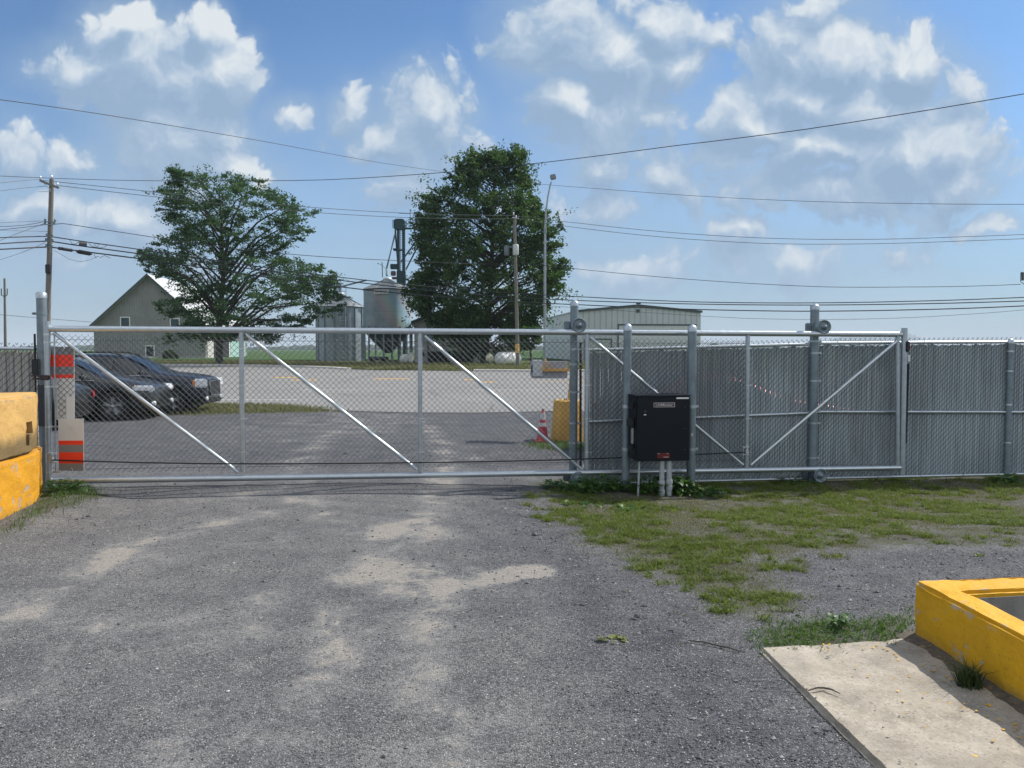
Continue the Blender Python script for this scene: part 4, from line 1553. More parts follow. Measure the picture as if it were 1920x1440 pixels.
def prism_bm(poly, z0, z1):
    def fn(bm):
        a = [bm.verts.new((x, y, z0)) for x, y in poly]; b = [bm.verts.new((x, y, z1)) for x, y in poly]
        n = len(poly)
        bm.faces.new(a[::-1]); bm.faces.new(b)
        for i in range(n):
            bm.faces.new((a[i], a[(i + 1) % n], b[(i + 1) % n], b[i]))
    return fn


b0 = G(0, 978); b1 = G(70, 946); b2 = G(84, 921)
face = (b1 - b0); face.z = 0
fd = face.normalized(); fn_ = Vector((-fd.y, fd.x, 0))          # fn_ points away from the drive (to the left)
near = b0 - fd * 1.2
end = b1 + Vector((b2.x - b1.x, b2.y - b1.y, 0)) * 0.8
wd = 0.75
def blk(off_face, end_shift):
    p0 = near + fn_ * off_face; p1 = b1 + fd * end_shift + fn_ * off_face; p2 = end + fn_ * off_face + fd * end_shift
    return [(p0.x, p0.y), (p1.x, p1.y), (p2.x, p2.y), ((p2 + fn_ * (wd - .35)).x, (p2 + fn_ * (wd - .35)).y), ((p0 + fn_ * wd).x, (p0 + fn_ * wd).y)]


def pz(px, py, Y): return P(px, py, Y).z


zs = pz(72, 848, b1.y)
zt_ = pz(72, 741, b1.y)
lo = rough_prism(prism_bm(blk(0, 0), -0.12, zs - 0.006), 'concrete_block', yc_new, 'deep yellow chipped concrete block at the foot of the stack', 'concrete block', (b1.x, b1.y, 0), 'stacked yellow concrete blocks', 0.016, 3)
hi = rough_prism(prism_bm(blk(0.02, -0.03), zs + 0.004, zt_), 'concrete_block', yc_old, 'pale yellow concrete block with a black lifting slot, top of the stack', 'concrete block', (b1.x, b1.y, zs), 'stacked yellow concrete blocks', 0.013, 8)
# lifting slot cut into the upper block
def on_face(px, py): return on_plane(px, py, Vector((b0.x, b0.y, 0)) + fn_ * 0.02, fd)
q0, q1 = on_face(49, 792), on_face(64, 812)
mb = MB().box((q0 + q1) / 2, (abs((q1 - q0).dot(fd)) , 0.9, abs(q0.z - q1.z)), (fd, fn_, UP))
q2, q3 = on_face(49, 811), on_face(56, 834)
mb2 = MB().box((q2 + q3) / 2 + UP * .01, (abs((q3 - q2).dot(fd)), 0.06, abs(q2.z - q3.z) + .03), (fd, fn_, UP))
cuts = []
for m_ in (mb, mb2):
    cut = bpy.data.objects.new('slot_cutter', m_.mesh('slot_cutter', shade_black))
    COL.objects.link(cut)
    cuts.append(cut)
boolean_cut(hi, cuts)
for p in hi.data.polygons: p.use_smooth = True
hi.data.set_sharp_from_angle(angle=0.7)
# raised key on top of the upper block
kp0 = near + fn_ * 0.2; kp1 = b0 + fd * 0.02 + fn_ * 0.2
kk = b0 + fd * 0.3 + fn_ * 0.2
bmk = MB()
sec = lambda p, z, i: [p + fn_ * (0.04 * i) + UP * z, p + fn_ * (0.32 - .04 * i) + UP * z]
v = sec(kp0, zt_ - .02, 0) + sec(kp0, zt_ + .1, 1) + sec(kk, zt_ - .02, 0) + sec(kp1, zt_ + .1, 1)
bmk.add(v, [(0, 1, 3, 2), (4, 6, 7, 5), (0, 2, 6, 4), (1, 5, 7, 3), (2, 3, 7, 6), (0, 4, 5, 1)])
part('lifting_key', bmk, concrete_paint('faded_yellow_key', (0.64, 0.39, 0.13), (0.3, 0.28, 0.25), 0.66, 0.74, wear=0.0), hi, label='raised wedge on top of the block')

# ================================================================== YELLOW CONCRETE PIT WALL, RIGHT; SLAB
yc_wall = concrete_paint('amber_painted_concrete', (0.66, 0.35, 0.012), (0.42, 0.4, 0.36), 0.63, 0.67, dirt_z=(-0.02, 0.12, 0.14, 0.8, (0.16, 0.12, 0.07)), chips=8.0)
c0 = G(1710, 1198)
wdir = Vector((G(1920, 1335).x - c0.x, G(1920, 1335).y - c0.y, 0)).normalized()    # towards the camera
wn = Vector((-wdir.y, wdir.x, 0))                                                 # into the pit (to the right)
H = P(1718, 1086, c0.y + .02).z
T = 0.165
ed = Vector((math.cos(math.radians(7.5)), math.sin(math.radians(7.5)), 0))
cA = c0 + fn_ * 0
poly = [c0, c0 + wdir * 2.2, c0 + wdir * 2.2 + wn * T, c0 + wdir * 0.21 + wn * T, c0 + ed * 3.4 - Vector((0, .17, 0)), c0 + ed * 3.4]
rough_prism(prism_bm([(p.x, p.y) for p in poly], -0.15, H), 'pit_wall', yc_wall, 'low amber painted concrete wall corner at the lower right', 'low wall', (c0.x, c0.y, 0), None, 0.018, 12)
# bare concrete lining of the pit
mb = MB()
la = c0 + wdir * 0.222 + wn * (T + .01); lb = c0 + ed * 3.4 - Vector((0, .18, 0))
mb.prism([la + UP * -.2, lb + UP * -.2, lb + UP * (H - .03), la + UP * (H - .035)], (0.0005, -0.004, 0))
mb.prism([la + UP * -.2, la + wdir * 1.9 + UP * -.2, la + wdir * 1.9 + UP * (H - .035), la + UP * (H - .035)], wn * 0.004)
lin = mat('bare_pit_concrete', (0.24, 0.225, 0.2), 0.9, 0, 0.3, 6, 0.4, 40, stain=((0.08, 0.075, 0.07), 4, 0.5, 0.7))
solo('pit_lining', mb, lin, 'bare grey concrete inner face of the amber walled pit', 'wall', loc=la)

s0 = G(1424, 1222); s1 = G(1640, 1440)
sd = Vector((s1.x - s0.x, s1.y - s0.y, 0)).normalized()
s2 = c0 + Vector((0.01, 0.0, 0))
poly = [s0 - sd * 0.0, s0 + sd * 3.2, c0 + wdir * 3.0 + wn * .05, c0 + wdir * 0.02 + wn * .05, c0 + Vector((-.03, -.02, 0))]
slab_m, nt, b, _ = base_mat('worn_concrete_slab')
o_ = nt.new('ShaderNodeTexCoord').outputs['Object']
c_ = nt.ramp(nt.noise(o_, 6.0, 8.0, 0.68), [(0.3, (0.25, 0.215, 0.165)), (0.5, (0.39, 0.34, 0.265)), (0.7, (0.48, 0.425, 0.345))])
c_ = nt.mix(nt.mapr(nt.noise(o_, 60.0, 5.0, 0.75), 0.45, 0.7, 0, 0.5), c_, (0.22, 0.195, 0.16))
_v = nt.voro(o_, 110.0, 'Color'); _sv = nt.new('ShaderNodeSeparateColor'); nt.link(_v, _sv.inputs[0])
c_ = nt.mix(nt.mapr(_sv.outputs[0], 0.93, 0.96, 0, 0.5), c_, (0.14, 0.125, 0.105))
c_ = nt.mix(nt.mapr(_sv.outputs[1], 0.93, 0.97, 0, 0.35), c_, (0.6, 0.56, 0.49))
c_ = nt.mix(nt.mapr(nt.voro(o_, 24.0), 0.03, 0.09, 0.75, 0), c_, (0.1, 0.09, 0.08))
c_ = nt.mix(nt.mapr(nt.noise(o_, 2.2, 4.0, 0.6), 0.5, 0.72, 0, 0.55), c_, (0.26, 0.23, 0.185))
nt.link(c_, b.inputs['Base Color']); b.inputs['Roughness'].default_value = 0.9
nt.link(nt.bump(nt.noise(o_, 45.0, 6.0, 0.7), 0.6, 0.012), b.inputs['Normal'])
o = rough_prism(prism_bm([(p.x, p.y) for p in poly], -0.1, 0.024), 'slab', slab_m, 'pale concrete slab beside the amber wall', 'slab', (s0.x, s0.y, 0), None, 0.024, 21)
o['kind'] = 'structure'

# earth and grit washed against the foot of the wall
mb = MB()
nseg = 120
va = []
for i in range(nseg + 1):
    k = -0.02 + 2.0 * i / nseg
    wv = .025 + .075 * float(fbm(np.array([k * 3.1]), np.array([1.7]), 71)[0]) ** 1.6 * 1.6 + .03 * float(vnoise(np.array([k * 23]), np.array([4.1]), 5)[0])
    p = c0 + wdir * k
    hgt = .006 + .018 * float(vnoise(np.array([k * 7]), np.array([9.1]), 3)[0])
    va += [p + wn * .03 + UP * (.03 + hgt), p - wn * (wv * .4) + UP * (.028 + hgt * .45), p - wn * wv + UP * .017]
fa = []
for i in range(nseg):
    for j in range(2):
        q = i * 3 + j
        fa.append((q, q + 1, q + 4, q + 3))
mb.add(va, fa, True)
solo('joint_soil', mb, mat('damp_earth', (0.1, 0.082, 0.06), 0.95, 0, 0.45, 30, 0.6, 90, stain=((0.3, 0.2, 0.06), 26, 0.55, 0.66)), 'dark earth packed along the foot of the amber wall', 'soil', kind='structure')

# flakes of yellow paint and twigs lying on the slab and gravel
mb = MB()
rs = random.Random(4)
for _ in range(110):
    k = rs.uniform(.1, 1.6); off = rs.uniform(0.02, .33) if rs.random() < .85 else rs.uniform(.3, .6)
    p = c0 + wdir * k - wn * off
    if off < .14: continue
    a = rs.uniform(0, 6.28); r = rs.uniform(.004, .013)
    z = 0.0295
    pts = [Vector((p.x + r * math.cos(a + i * 2.1) * rs.uniform(.5, 1.3), p.y + r * math.sin(a + i * 2.1) * rs.uniform(.5, 1.3), z + rs.uniform(0, .005))) for i in range(3)]
    mb.prism(pts, UP * 0.0015)
solo('paint_flakes', mb, mat('flaked_yellow_paint', (0.6, 0.34, 0.03), 0.6), 'yellow paint flakes littered along the foot of the amber wall', 'paint flakes', kind='stuff')
for lab, a, bb, sag in (('thin dry curved twig on the pale slab', (1515, 1307), (1575, 1313), -8), ('dark twig on the gravel left of the slab', (1290, 1205), (1395, 1228), -3)):
    p = G(*a); q = G(*bb); m_ = G((a[0] + bb[0]) / 2, (a[1] + bb[1]) / 2 + sag)
    zz = 0.032 if 'slab' in lab and 'left' not in lab else 0.012
    pts = [Vector((v.x, v.y, float(gz(v.x, v.y)) + zz)) for v in (p, m_, q)]
    pts = [pts[0], pts[0].lerp(pts[1], .55) + Vector((.004, .006, .004)), pts[1], pts[1].lerp(pts[2], .5) + Vector((0, .005, .004)), pts[2]]
    solo('twig', MB().tube(pts, [.003, .004, .0045, .004, .002], 6), bark, lab, 'twig', loc=pts[0])

# ================================================================== MAILBOX STAND, CONE
def mailbox():
    Y = 14.3
    g = P(1068, 838, Y); zg = float(gz(g.x, Y))
    def oct_(px_l, px_r, py, cy=0.0, ch=0.22):
        a, b = P(px_l, py, Y), P(px_r, py, Y)
        w = b.x - a.x; cx = (a.x + b.x) / 2; yc = Y + 0.33
        h = w / 2; k = h * (1 - ch * 2)
        return [Vector((cx + sx, yc + sy, a.z)) for sx, sy in ((-h, -k), (-k, -h), (k, -h), (h, -k), (h, k), (k, h), (-k, h), (-h, k))]
    t = thing('concrete_pedestal', 'tapered yellow concrete pedestal behind the roller post', 'pedestal', (g.x, Y + .33, zg))
    lo_ = oct_(1034, 1096, 836); up_ = oct_(1041, 1092, 754)
    for p in lo_: p.z = zg - .1
    yc_mail = concrete_paint('pale_amber_concrete', (0.6, 0.36, 0.09), (0.36, 0.33, 0.28), 0.68, 0.76, wear=0.0)
    m = MB(); n = 8
    cap_ = [p + (Vector((g.x, Y + .33, p.z)) - p) * .08 + UP * .02 for p in up_]
    m.add(lo_ + up_ + cap_, [(i, (i + 1) % n, (i + 1) % n + n, i + n) for i in range(n)] + [(i + n, (i + 1) % n + n, (i + 1) % n + 2 * n, i + 2 * n) for i in range(n)] + [tuple(range(2 * n, 3 * n))])
    part('block', m, yc_mail, t)
    m = MB()
    for px in (1058, 1062):
        a = P(px, 753, Y + .2); m.tube([a - UP * .03, a + UP * .05], .012, 6)
    part('anchor_bolt', m, mat('rusty_bolt', (0.1, 0.06, 0.04), 0.7, 0.3), t)
    t2 = thing('mailbox', 'grey mailbox on a yellow steel swing arm beside the road', 'mailbox', (P(1066, 754, Y).x, Y + .3, P(1066, 754, Y).z))
    m = MB()
    a = P(1067.5, 754, Y + .3); b = P(1072, 690, Y + .3)
    m.tube([a, b], [0.045, 0.026], 6)
    part('post', m, yellow_steel, t2)
    m = MB().bbox((P(1017, 691, Y) + P(1074, 696.5, Y)) / 2 + Vector((0, -.02, 0)), (0.58, 0.05, 0.055), bev=.006)
    part('arm', m, yellow_steel, t2)
    m = MB()
    for px in (1019, 1028):
        m.bbox(P(px, 690, Y - .06), (0.035, 0.03, 0.16 if px == 1028 else .09), bev=.005)
    m.tube([P(1021, 672, Y - .05), P(1026, 684, Y - .05)], .014, 6)
    part('hinge', m, yellow_steel, t2)
    # box with rounded lower corners
    def rr(x0, x1, y0, y1, r, Yy, segs=5, top_r=0.01):
        a = P(x0, y0, Yy); b = P(x1, y1, Yy)
        pts = []
        for cx, cz, rr_, a0 in ((b.x - r, b.z + r, r, -90), (b.x - top_r, a.z - top_r, top_r, 0), (a.x + top_r, a.z - top_r, top_r, 90), (a.x + r, b.z + r, r, 180)):
            for i in range(segs + 1):
                an = math.radians(a0 + 90 * i / segs)
                pts.append(Vector((cx + rr_ * math.cos(an), Yy, cz + rr_ * math.sin(an))))
        return pts
    body = MB().prism(rr(995, 1064, 677.5, 709.5, .05, Y + .03), (0, .26, 0))
    part('box', body, mat('grey_mailbox_paint', (0.34, 0.35, 0.36), 0.5, 0.1, 0.12, 12), t2)
    dr = part('door', MB().prism(rr(999, 1017.5, 677, 705.5, .02, Y - .005), (0, .03, 0)), mat('pale_mailbox_door', (0.5, 0.52, 0.52), 0.5, 0.1, 0.1, 12), t2)
    part('slot', MB().box(P(997, 692, Y + .02), (.016, .03, .14)), shade_black, t2)
    part('top_edge', MB().bbox(P(1007, 675.8, Y + .02), (.2, .07, .02), bev=.005), white_paint, t2)
    # cone
    cg = P(1017, 833, 14.2); zc = float(gz(cg.x, cg.y))
    k = thing('traffic_cone', 'red traffic cone with white collars by the yellow pedestal', 'traffic cone', (cg.x, cg.y, zc))
    hgt = P(1017, 768, 14.2).z - zc
    ax = Vector((0.02, 0, 1)).normalized()
    part('base', MB().bbox((cg.x, cg.y, zc + .018), (.3, .3, .035), bev=.01), cone_red, k)
    r_at = lambda f: 0.115 * (1 - f) + 0.024 * f
    o0 = Vector((cg.x, cg.y, zc + .03)); hh = hgt - .03
    part('cone_body', MB().lathe(o0, ax, [(0, .125), (.01, r_at(0))] + [(hh * f, r_at(f)) for f in (.2, .4, .6, .8, 1.0)] + [(hh, .012)], 20), cone_red, k)
    for f0, f1 in ((.46, .58), (.68, .9)):
        part('collar', MB().lathe(o0, ax, [(hh * f0, r_at(f0) + .003), (hh * f1, r_at(f1) + .003)], 20), cone_white, k)
    part('tip', MB().lathe(o0 + ax * (hh - .02), ax, [(0, .0285), (.035, .024), (.04, .0)], 14), mat('dark_red_tip', (0.06, 0.01, 0.015), .6), k)


mailbox()

# ================================================================== PARKED CARS
def car_paint(name, col):
    m, nt, b, _ = base_mat(name)
    tc = nt.new('ShaderNodeTexCoord')
    n = nt.noise(tc.outputs['Object'], 1.5, 4.0, 0.6)
    c = nt.ramp(n, [(0.3, tuple(x * .85 for x in col)), (0.7, tuple(x * 1.12 for x in col))])
    nt.link(c, b.inputs['Base Color'])
    b.inputs['Metallic'].default_value = 0.3
    b.inputs['Roughness'].default_value = 0.38
    b.inputs['Coat Weight'].default_value = 0.6
    b.inputs['Coat Roughness'].default_value = 0.06
    return m


tyre_m = mat('tyre_rubber', (0.016, 0.016, 0.017), 0.85)
rim_m = mat('alloy_rim', (0.4, 0.41, 0.42), 0.32, 0.8, 0.1)
lamp_m = mat('clear_headlight', (0.78, 0.79, 0.8), 0.15, 0.2, 0.2, 30)
amber_m = mat('amber_lens', (0.7, 0.2, 0.03), 0.25)
tail_m = mat('red_tail_lens', (0.3, 0.012, 0.02), 0.15)
chrome_m = mat('chrome', (0.7, 0.71, 0.73), 0.12, 1.0, 0.03)
black_trim = mat('black_trim', (0.014, 0.014, 0.016), 0.55)


def build_car(name, label, st, loc, rotz, paint, axle_f, axle_r, wheel_r, hw, win, head, grille, kind='suv', group='cars parked beyond the gate', glass=None):
    """st: stations front to back (x, half width, z low, z belt, z top, roof half width). Local x is forward."""
    t = thing(name, label, 'car', loc, group, rotz)
    # --- body shell
    V = []; F = []
    ringn = 14
    for (x, w, zl, zb, zt, wr) in st:
        zm = zl + (zb - zl) * 0.5
        half = [(w * .75, zl), (w * .97, zl + .1), (w, zm), (w * .965, zb), (wr, zt - .05 if zt - zb > .25 else zt - .03), (wr * .72, zt), (wr * .3, zt + .012)]
        ring = [(x, -a, z) for a, z in half] + [(x, a, z) for a, z in half[::-1]]
        V += ring
    n = len(st)
    for i in range(n - 1):
        for k in range(ringn):
            F.append((i * ringn + k, i * ringn + (k + 1) % ringn, (i + 1) * ringn + (k + 1) % ringn, (i + 1) * ringn + k))
    F.append(tuple(range(ringn))[::-1]); F.append(tuple(range((n - 1) * ringn, n * ringn)))
    mb = MB(); mb.add(V, F, True)
    body = part('body', mb, paint, t, local=True)
    sd = body.modifiers.new('smooth', 'SUBSURF'); sd.levels = 2; sd.render_levels = 2
    cs = []
    for ax in (axle_f, axle_r):
        for sg in (-1, 1):
            c = MB().tube([(ax, sg * (hw - .28), wheel_r), (ax, sg * (hw + .3), wheel_r)], wheel_r + .065, 24)
            co = bpy.data.objects.new('arch_cutter', c.mesh('arch_cutter', black_trim))
            COL.objects.link(co)
            co.location = loc; co.rotation_euler = (0, 0, rotz)
            cs.append(co)
    bpy.context.view_layer.update()
    boolean_cut(body, cs)
    for p in body.data.polygons: p.use_smooth = True
    # --- wheels
    for ax in (axle_f, axle_r):
        for sg in (-1, 1):
            c = Vector((ax, sg * (hw - .12), wheel_r))
            out = Vector((0, sg, 0))
            R = wheel_r; rr_ = wheel_r * .68
            ty = part('wheel', MB().lathe(c - out * .11, out, [(0, rr_), (0.0, R * .93), (.03, R), (.19, R), (.225, R * .93), (.225, rr_ * 1.02), (.2, rr_)], 28), tyre_m, t, local=True)
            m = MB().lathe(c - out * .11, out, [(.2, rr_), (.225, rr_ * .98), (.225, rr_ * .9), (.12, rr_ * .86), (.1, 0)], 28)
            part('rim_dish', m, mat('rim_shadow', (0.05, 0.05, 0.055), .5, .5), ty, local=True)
            m = MB()
            for k in range(5):
                a = 2 * math.pi * k / 5 + .3
                for da in (-.13, .13):
                    e = Vector((math.cos(a + da), 0, math.sin(a + da))) * (rr_ * .93)
                    m.tube([c + out * .1, c + out * .105 + e], [rr_ * .1, rr_ * .085], 6)
            m.lathe(c + out * .06, out, [(0, rr_ * .24), (.06, rr_ * .22), (.07, 0)], 14)
            m.lathe(c + out * .09, out, [(0, rr_ * 1.0), (.022, rr_ * 1.0), (.022, rr_ * .9), (0, rr_ * .9)], 28)
            part('rim', m, rim_m, ty, local=True)
            m = MB().lathe(c - out * .16, out, [(0, R + .05), (.0, R + .02)], 20)
    part('underbody', MB().bbox(((axle_f + axle_r) / 2, 0, wheel_r * .85), (axle_f - axle_r + wheel_r * 2.6, hw * 1.3, wheel_r * .9), bev=.05), black_trim, t, local=True)
    # --- glass: facets laid just outside the shell
    def stat(x):
        for a, b in zip(st[:-1], st[1:]):
            if b[0] <= x <= a[0]:
                f = (x - a[0]) / (b[0] - a[0])
                return [a[i] + (b[i] - a[i]) * f for i in range(6)]
        return st[-1]
    def side_pt(x, f, sg, out=.014):
        s = stat(x)
        y = s[1] * .965 + (s[5] - s[1] * .965) * f; z = s[3] + (s[4] - .05 - s[3]) * f
        return Vector((x, sg * (y + out), z + .004))
    g_m = glass or glass_dark
    for sg in (-1, 1):
        for (xa, xb, xta, xtb) in win['side']:
            n_ = 5
            lo_ = [side_pt(xa + (xb - xa) * i / n_, .1, sg) for i in range(n_ + 1)]
            hi_ = [side_pt(xta + (xtb - xta) * i / n_, .84, sg) for i in range(n_ + 1)]
            m = MB()
            for i in range(n_):
                m.add([lo_[i], lo_[i + 1], hi_[i + 1], hi_[i]], [(0, 1, 2, 3)])
            part('side_window', m, g_m, t, local=True)
        # chrome / black belt line
        m = MB().tube([side_pt(win['side'][0][0] + .15, .03, sg, .01), side_pt(win['side'][0][0] - .6, .05, sg, .014), side_pt(win['side'][-1][1] - .05, .05, sg, .014)], .011, 6)
        part('belt_trim', m, chrome_m if kind == 'suv' else black_trim, t, local=True)
        # door seams and handles
        m = MB()
        for xs_ in win['seams']:
            s = stat(xs_)
            pts = [(xs_, sg * (s[1] * k + .002), z) for k, z in ((.975, s[2] + .12), (1.0, s[2] + (s[3] - s[2]) * .5), (.966, s[3] + .01))]
            m.tube(pts, .006, 4)
        part('door_seam', m, black_trim, t, local=True)
        m = MB()
        for xs_ in win['handles']:
            s = stat(xs_)
            m.bbox((xs_, sg * (s[1] * .985 + .004), s[3] - .13), (.17, .03, .035), bev=.01)
        part('door_handle', m, paint, t, local=True)
        # mirror
        xm = win['mirror']; s = stat(xm)
        m = MB().bbox((xm, sg * (s[1] + .09), s[3] + .1), (.13, .2, .15), bev=.045)
        m.tube([(xm, sg * (s[1] - .05), s[3] + .03), (xm, sg * (s[1] + .06), s[3] + .08)], .03, 6)
        part('mirror', m, paint, t, local=True)
        # sill cladding
        m = MB().bbox(((axle_f + axle_r) / 2, sg * (hw * .985), .3), (axle_f - axle_r - wheel_r * 2.2, .05, .13), bev=.02)
        part('sill', m, black_trim, t, local=True)
    def top_pt(x, y, out=.02):
        s = stat(x)
        wr = s[5]
        z = s[4] + .012 - max(0, abs(y) - wr * .3) / (wr * .7) * .055
        return Vector((x, y, z + out))
    for nm, (xa, xb) in (('windscreen', win['front']), ('rear_window', win['rear'])):
        m = MB(); n_ = 6
        for i in range(n_):
            for j in range(8):
                def pt(i_, j_):
                    f = i_ / n_; x = xa + (xb - xa) * f
                    wr = stat(x)[5] * .92
                    return top_pt(x, -wr + 2 * wr * j_ / 8)
                m.add([pt(i, j), pt(i, j + 1), pt(i + 1, j + 1), pt(i + 1, j)], [(0, 1, 2, 3)], True)
        part(nm, m, g_m, t, local=True)
    # roof rails
    if kind == 'suv':
        for sg in (-1, 1):
            xs_ = [win['front'][1] - .15 - k * .38 for k in range(6)]
            pts = [Vector((x, sg * (stat(x)[5] * .93), stat(x)[4] + (.05 if 0 < k < 5 else .0))) for k, x in enumerate(xs_)]
            part('roof_rail', MB().tube(pts, .02, 6), black_trim, t, local=True)
    # lamps
    for sg in (-1, 1):
        hx, hy, hz, hl, hh = head
        m = MB().bbox((hx, sg * hy, hz), (hl, .3, hh), (Vector((.93, -sg * .37, -.04)).normalized(), Vector((sg * .37, .93, 0)).normalized(), UP), bev=.04)
        part('headlight', m, lamp_m, t, local=True)
        m = MB().bbox((hx - hl * .32, sg * (hy + .1), hz + .005), (hl * .35, .14, hh * .7), (Vector((.93, -sg * .37, 0)).normalized(), Vector((sg * .37, .93, 0)).normalized(), UP), bev=.02)
        part('indicator', m, amber_m, t, local=True)
        s = st[-1]
        m = MB().bbox((s[0] + .12, sg * (s[1] * .9), s[3] - .08), (.22, .16, .2), bev=.04)
        part('tail_light', m, tail_m, t, local=True)
        m = MB().lathe((st[0][0] - .1, sg * .62, .42), (1, 0, 0), [(0, .06), (.09, .06), (.1, .045), (.1, 0)], 12)
        part('fog_lamp', m, lamp_m, t, local=True)
    gx_, gw, gz0, gz1 = grille
    part('grille', MB().bbox((gx_, 0, (gz0 + gz1) / 2), (.06, gw, gz1 - gz0), bev=.02), black_trim, t, local=True)
    m = MB()
    m.tube([(gx_ + .03, -gw / 2, gz1), (gx_ + .05, 0, gz1 + .01), (gx_ + .03, gw / 2, gz1), (gx_ + .04, gw / 2 * .94, gz0), (gx_ + .06, 0, gz0), (gx_ + .04, -gw / 2 * .94, gz0), (gx_ + .03, -gw / 2, gz1)], .018, 6, False)
    part('grille_surround', m, chrome_m, t, local=True)
    part('lower_bumper', MB().bbox((st[0][0] - .1, 0, .34), (.2, hw * 1.65, .14), bev=.05), black_trim, t, local=True)
    return t


SUV = [(2.36, .60, .38, .80, .86, .50), (2.30, .78, .28, .92, .98, .66), (2.05, .89, .24, .98, 1.06, .74), (1.5, .925, .22, 1.02, 1.12, .78), (1.02, .93, .22, 1.05, 1.16, .78),
       (.62, .93, .22, 1.06, 1.40, .70), (.2, .93, .22, 1.06, 1.61, .63), (-.2, .93, .22, 1.07, 1.665, .63), (-.9, .93, .22, 1.08, 1.68, .63), (-1.5, .925, .23, 1.10, 1.66, .61),
       (-2.0, .91, .25, 1.12, 1.56, .57), (-2.22, .88, .28, 1.10, 1.30, .58), (-2.36, .80, .36, .92, .98, .6)]
SUVW = dict(side=[(.78, -.05, .4, -.05), (-.13, -1.0, -.13, -1.0), (-1.08, -1.95, -1.08, -1.7)], seams=(.85, -.09, -1.04), handles=(.1, -.85), mirror=.72, front=(1.0, .24), rear=(-2.02, -2.24))


def place_car(px, py, ang, axle, hw):
    """location so that the near front wheel touches the ground at that spot; ang = turn towards the camera"""
    g = G(px, py)
    c, s = math.cos(-ang), math.sin(-ang)
    lx, ly = axle, -(hw - .06)
    return (g.x - (c * lx - s * ly), g.y - (s * lx + c * ly), -0.15 if g.y < 29 else float(gz(g.x, g.y)))


blue_black = car_paint('dark_blue_car_paint', (0.009, 0.012, 0.022))
grey_paint = car_paint('dark_grey_car_paint', (0.022, 0.023, 0.025))
black_paint = car_paint('black_car_paint', (0.006, 0.007, 0.009))
red_paint = car_paint('red_car_paint', (0.35, 0.012, 0.02))
a1 = math.radians(-5)
build_car('parked_car', 'dark blue boxy suv parked farthest from the gate, chrome framed grille', SUV, place_car(320, 777, a1, 1.42, .93), -a1, blue_black, 1.42, -1.43, .37, .93,
          SUVW, (2.17, .7, .86, .36, .24), (2.335, .95, .5, .9))
# rounder, lower crossover
CRO = [(2.28, .50, .36, .66, .70, .42), (2.2, .76, .26, .80, .85, .60), (1.95, .87, .22, .90, .95, .70), (1.4, .905, .2, .97, 1.07, .74), (.98, .91, .2, 1.0, 1.13, .74),
       (.5, .91, .2, 1.01, 1.38, .66), (0.0, .91, .2, 1.02, 1.58, .60), (-.4, .91, .2, 1.03, 1.63, .60), (-.95, .91, .2, 1.05, 1.64, .60), (-1.5, .905, .21, 1.07, 1.6, .58),
       (-1.95, .885, .24, 1.08, 1.47, .54), (-2.15, .85, .28, 1.05, 1.22, .55), (-2.28, .76, .34, .88, .94, .55)]
CROW = dict(side=[(.75, -.12, .28, -.12), (-.2, -1.05, -.2, -1.05), (-1.13, -1.85, -1.13, -1.6)], seams=(.8, -.16, -1.09), handles=(.02, -.9), mirror=.68, front=(.96, .05), rear=(-1.97, -2.17))
a2 = math.radians(-5)
build_car('parked_car', 'dark grey crossover with amber headlight corner parked in the middle of three', CRO, place_car(213, 789, a2, 1.33, .91), -a2, grey_paint, 1.33, -1.33, .36, .91,
          CROW, (2.0, .66, .8, .5, .17), (2.2, .8, .55, .72))
SED = [(2.3, .55, .3, .58, .62, .45), (2.2, .78, .22, .68, .73, .6), (1.9, .86, .19, .78, .83, .7), (1.3, .89, .18, .86, .93, .74), (.85, .9, .18, .9, .99, .74), (.35, .9, .18, .92, 1.2, .64),
       (-.1, .9, .18, .93, 1.38, .57), (-.5, .9, .18, .94, 1.42, .57), (-1.0, .9, .18, .95, 1.38, .56), (-1.4, .89, .19, .96, 1.22, .58), (-1.75, .88, .2, .97, 1.06, .64), (-2.15, .85, .24, .95, 1.0, .66), (-2.3, .72, .32, .84, .88, .6)]
SEDW = dict(side=[(.6, -.2, .12, -.2), (-.28, -1.15, -.28, -.95)], seams=(.7, -.24, -1.15), handles=(-.05, -.95), mirror=.55, front=(.83, -.02), rear=(-1.08, -1.66))
build_car('parked_car', 'black low car with a red tail light, nearest the gate of the three', SED, (-12.0, 16.85, -.15), math.radians(184), black_paint, 1.35, -1.32, .32, .9,
          SEDW, (2.0, .66, .66, .45, .13), (2.22, .8, .42, .58), kind='sedan')
g4 = fq(1440, 830)
build_car('parked_car', 'red car glimpsed through the slats behind the fence', SED, (g4.x + .4, g4.y + 3.2, -.15), math.radians(6), red_paint, 1.35, -1.32, .32, .9,
          SEDW, (2.0, .66, .66, .45, .13), (2.22, .8, .42, .58), kind='sedan')

# ================================================================== FARM BUILDINGS
board_grey = ribbed('grey_barn_boards', (0.25, 0.245, 0.228), 0.3, 0.03, 0.8, axis='U', var=.15)
board_side = ribbed('grey_barn_side_boards', (0.22, 0.215, 0.195), 0.3, 0.03, 0.8, axis='N', var=.15)
roof_white = ribbed('white_metal_roof', (0.6, 0.6, 0.58), 0.4, 0.03, 0.45, 0.3, axis='N')
clad = ribbed('grey_white_cladding', (0.52, 0.55, 0.555), 0.62, 0.05, 0.5, 0.1, axis='U', shade=.45)
clad_side = ribbed('grey_white_side_cladding', (0.52, 0.55, 0.555), 0.62, 0.05, 0.5, 0.1, axis='N', shade=.6)
dark_trim = mat('dark_eave_trim', (0.05, 0.065, 0.07), 0.6)


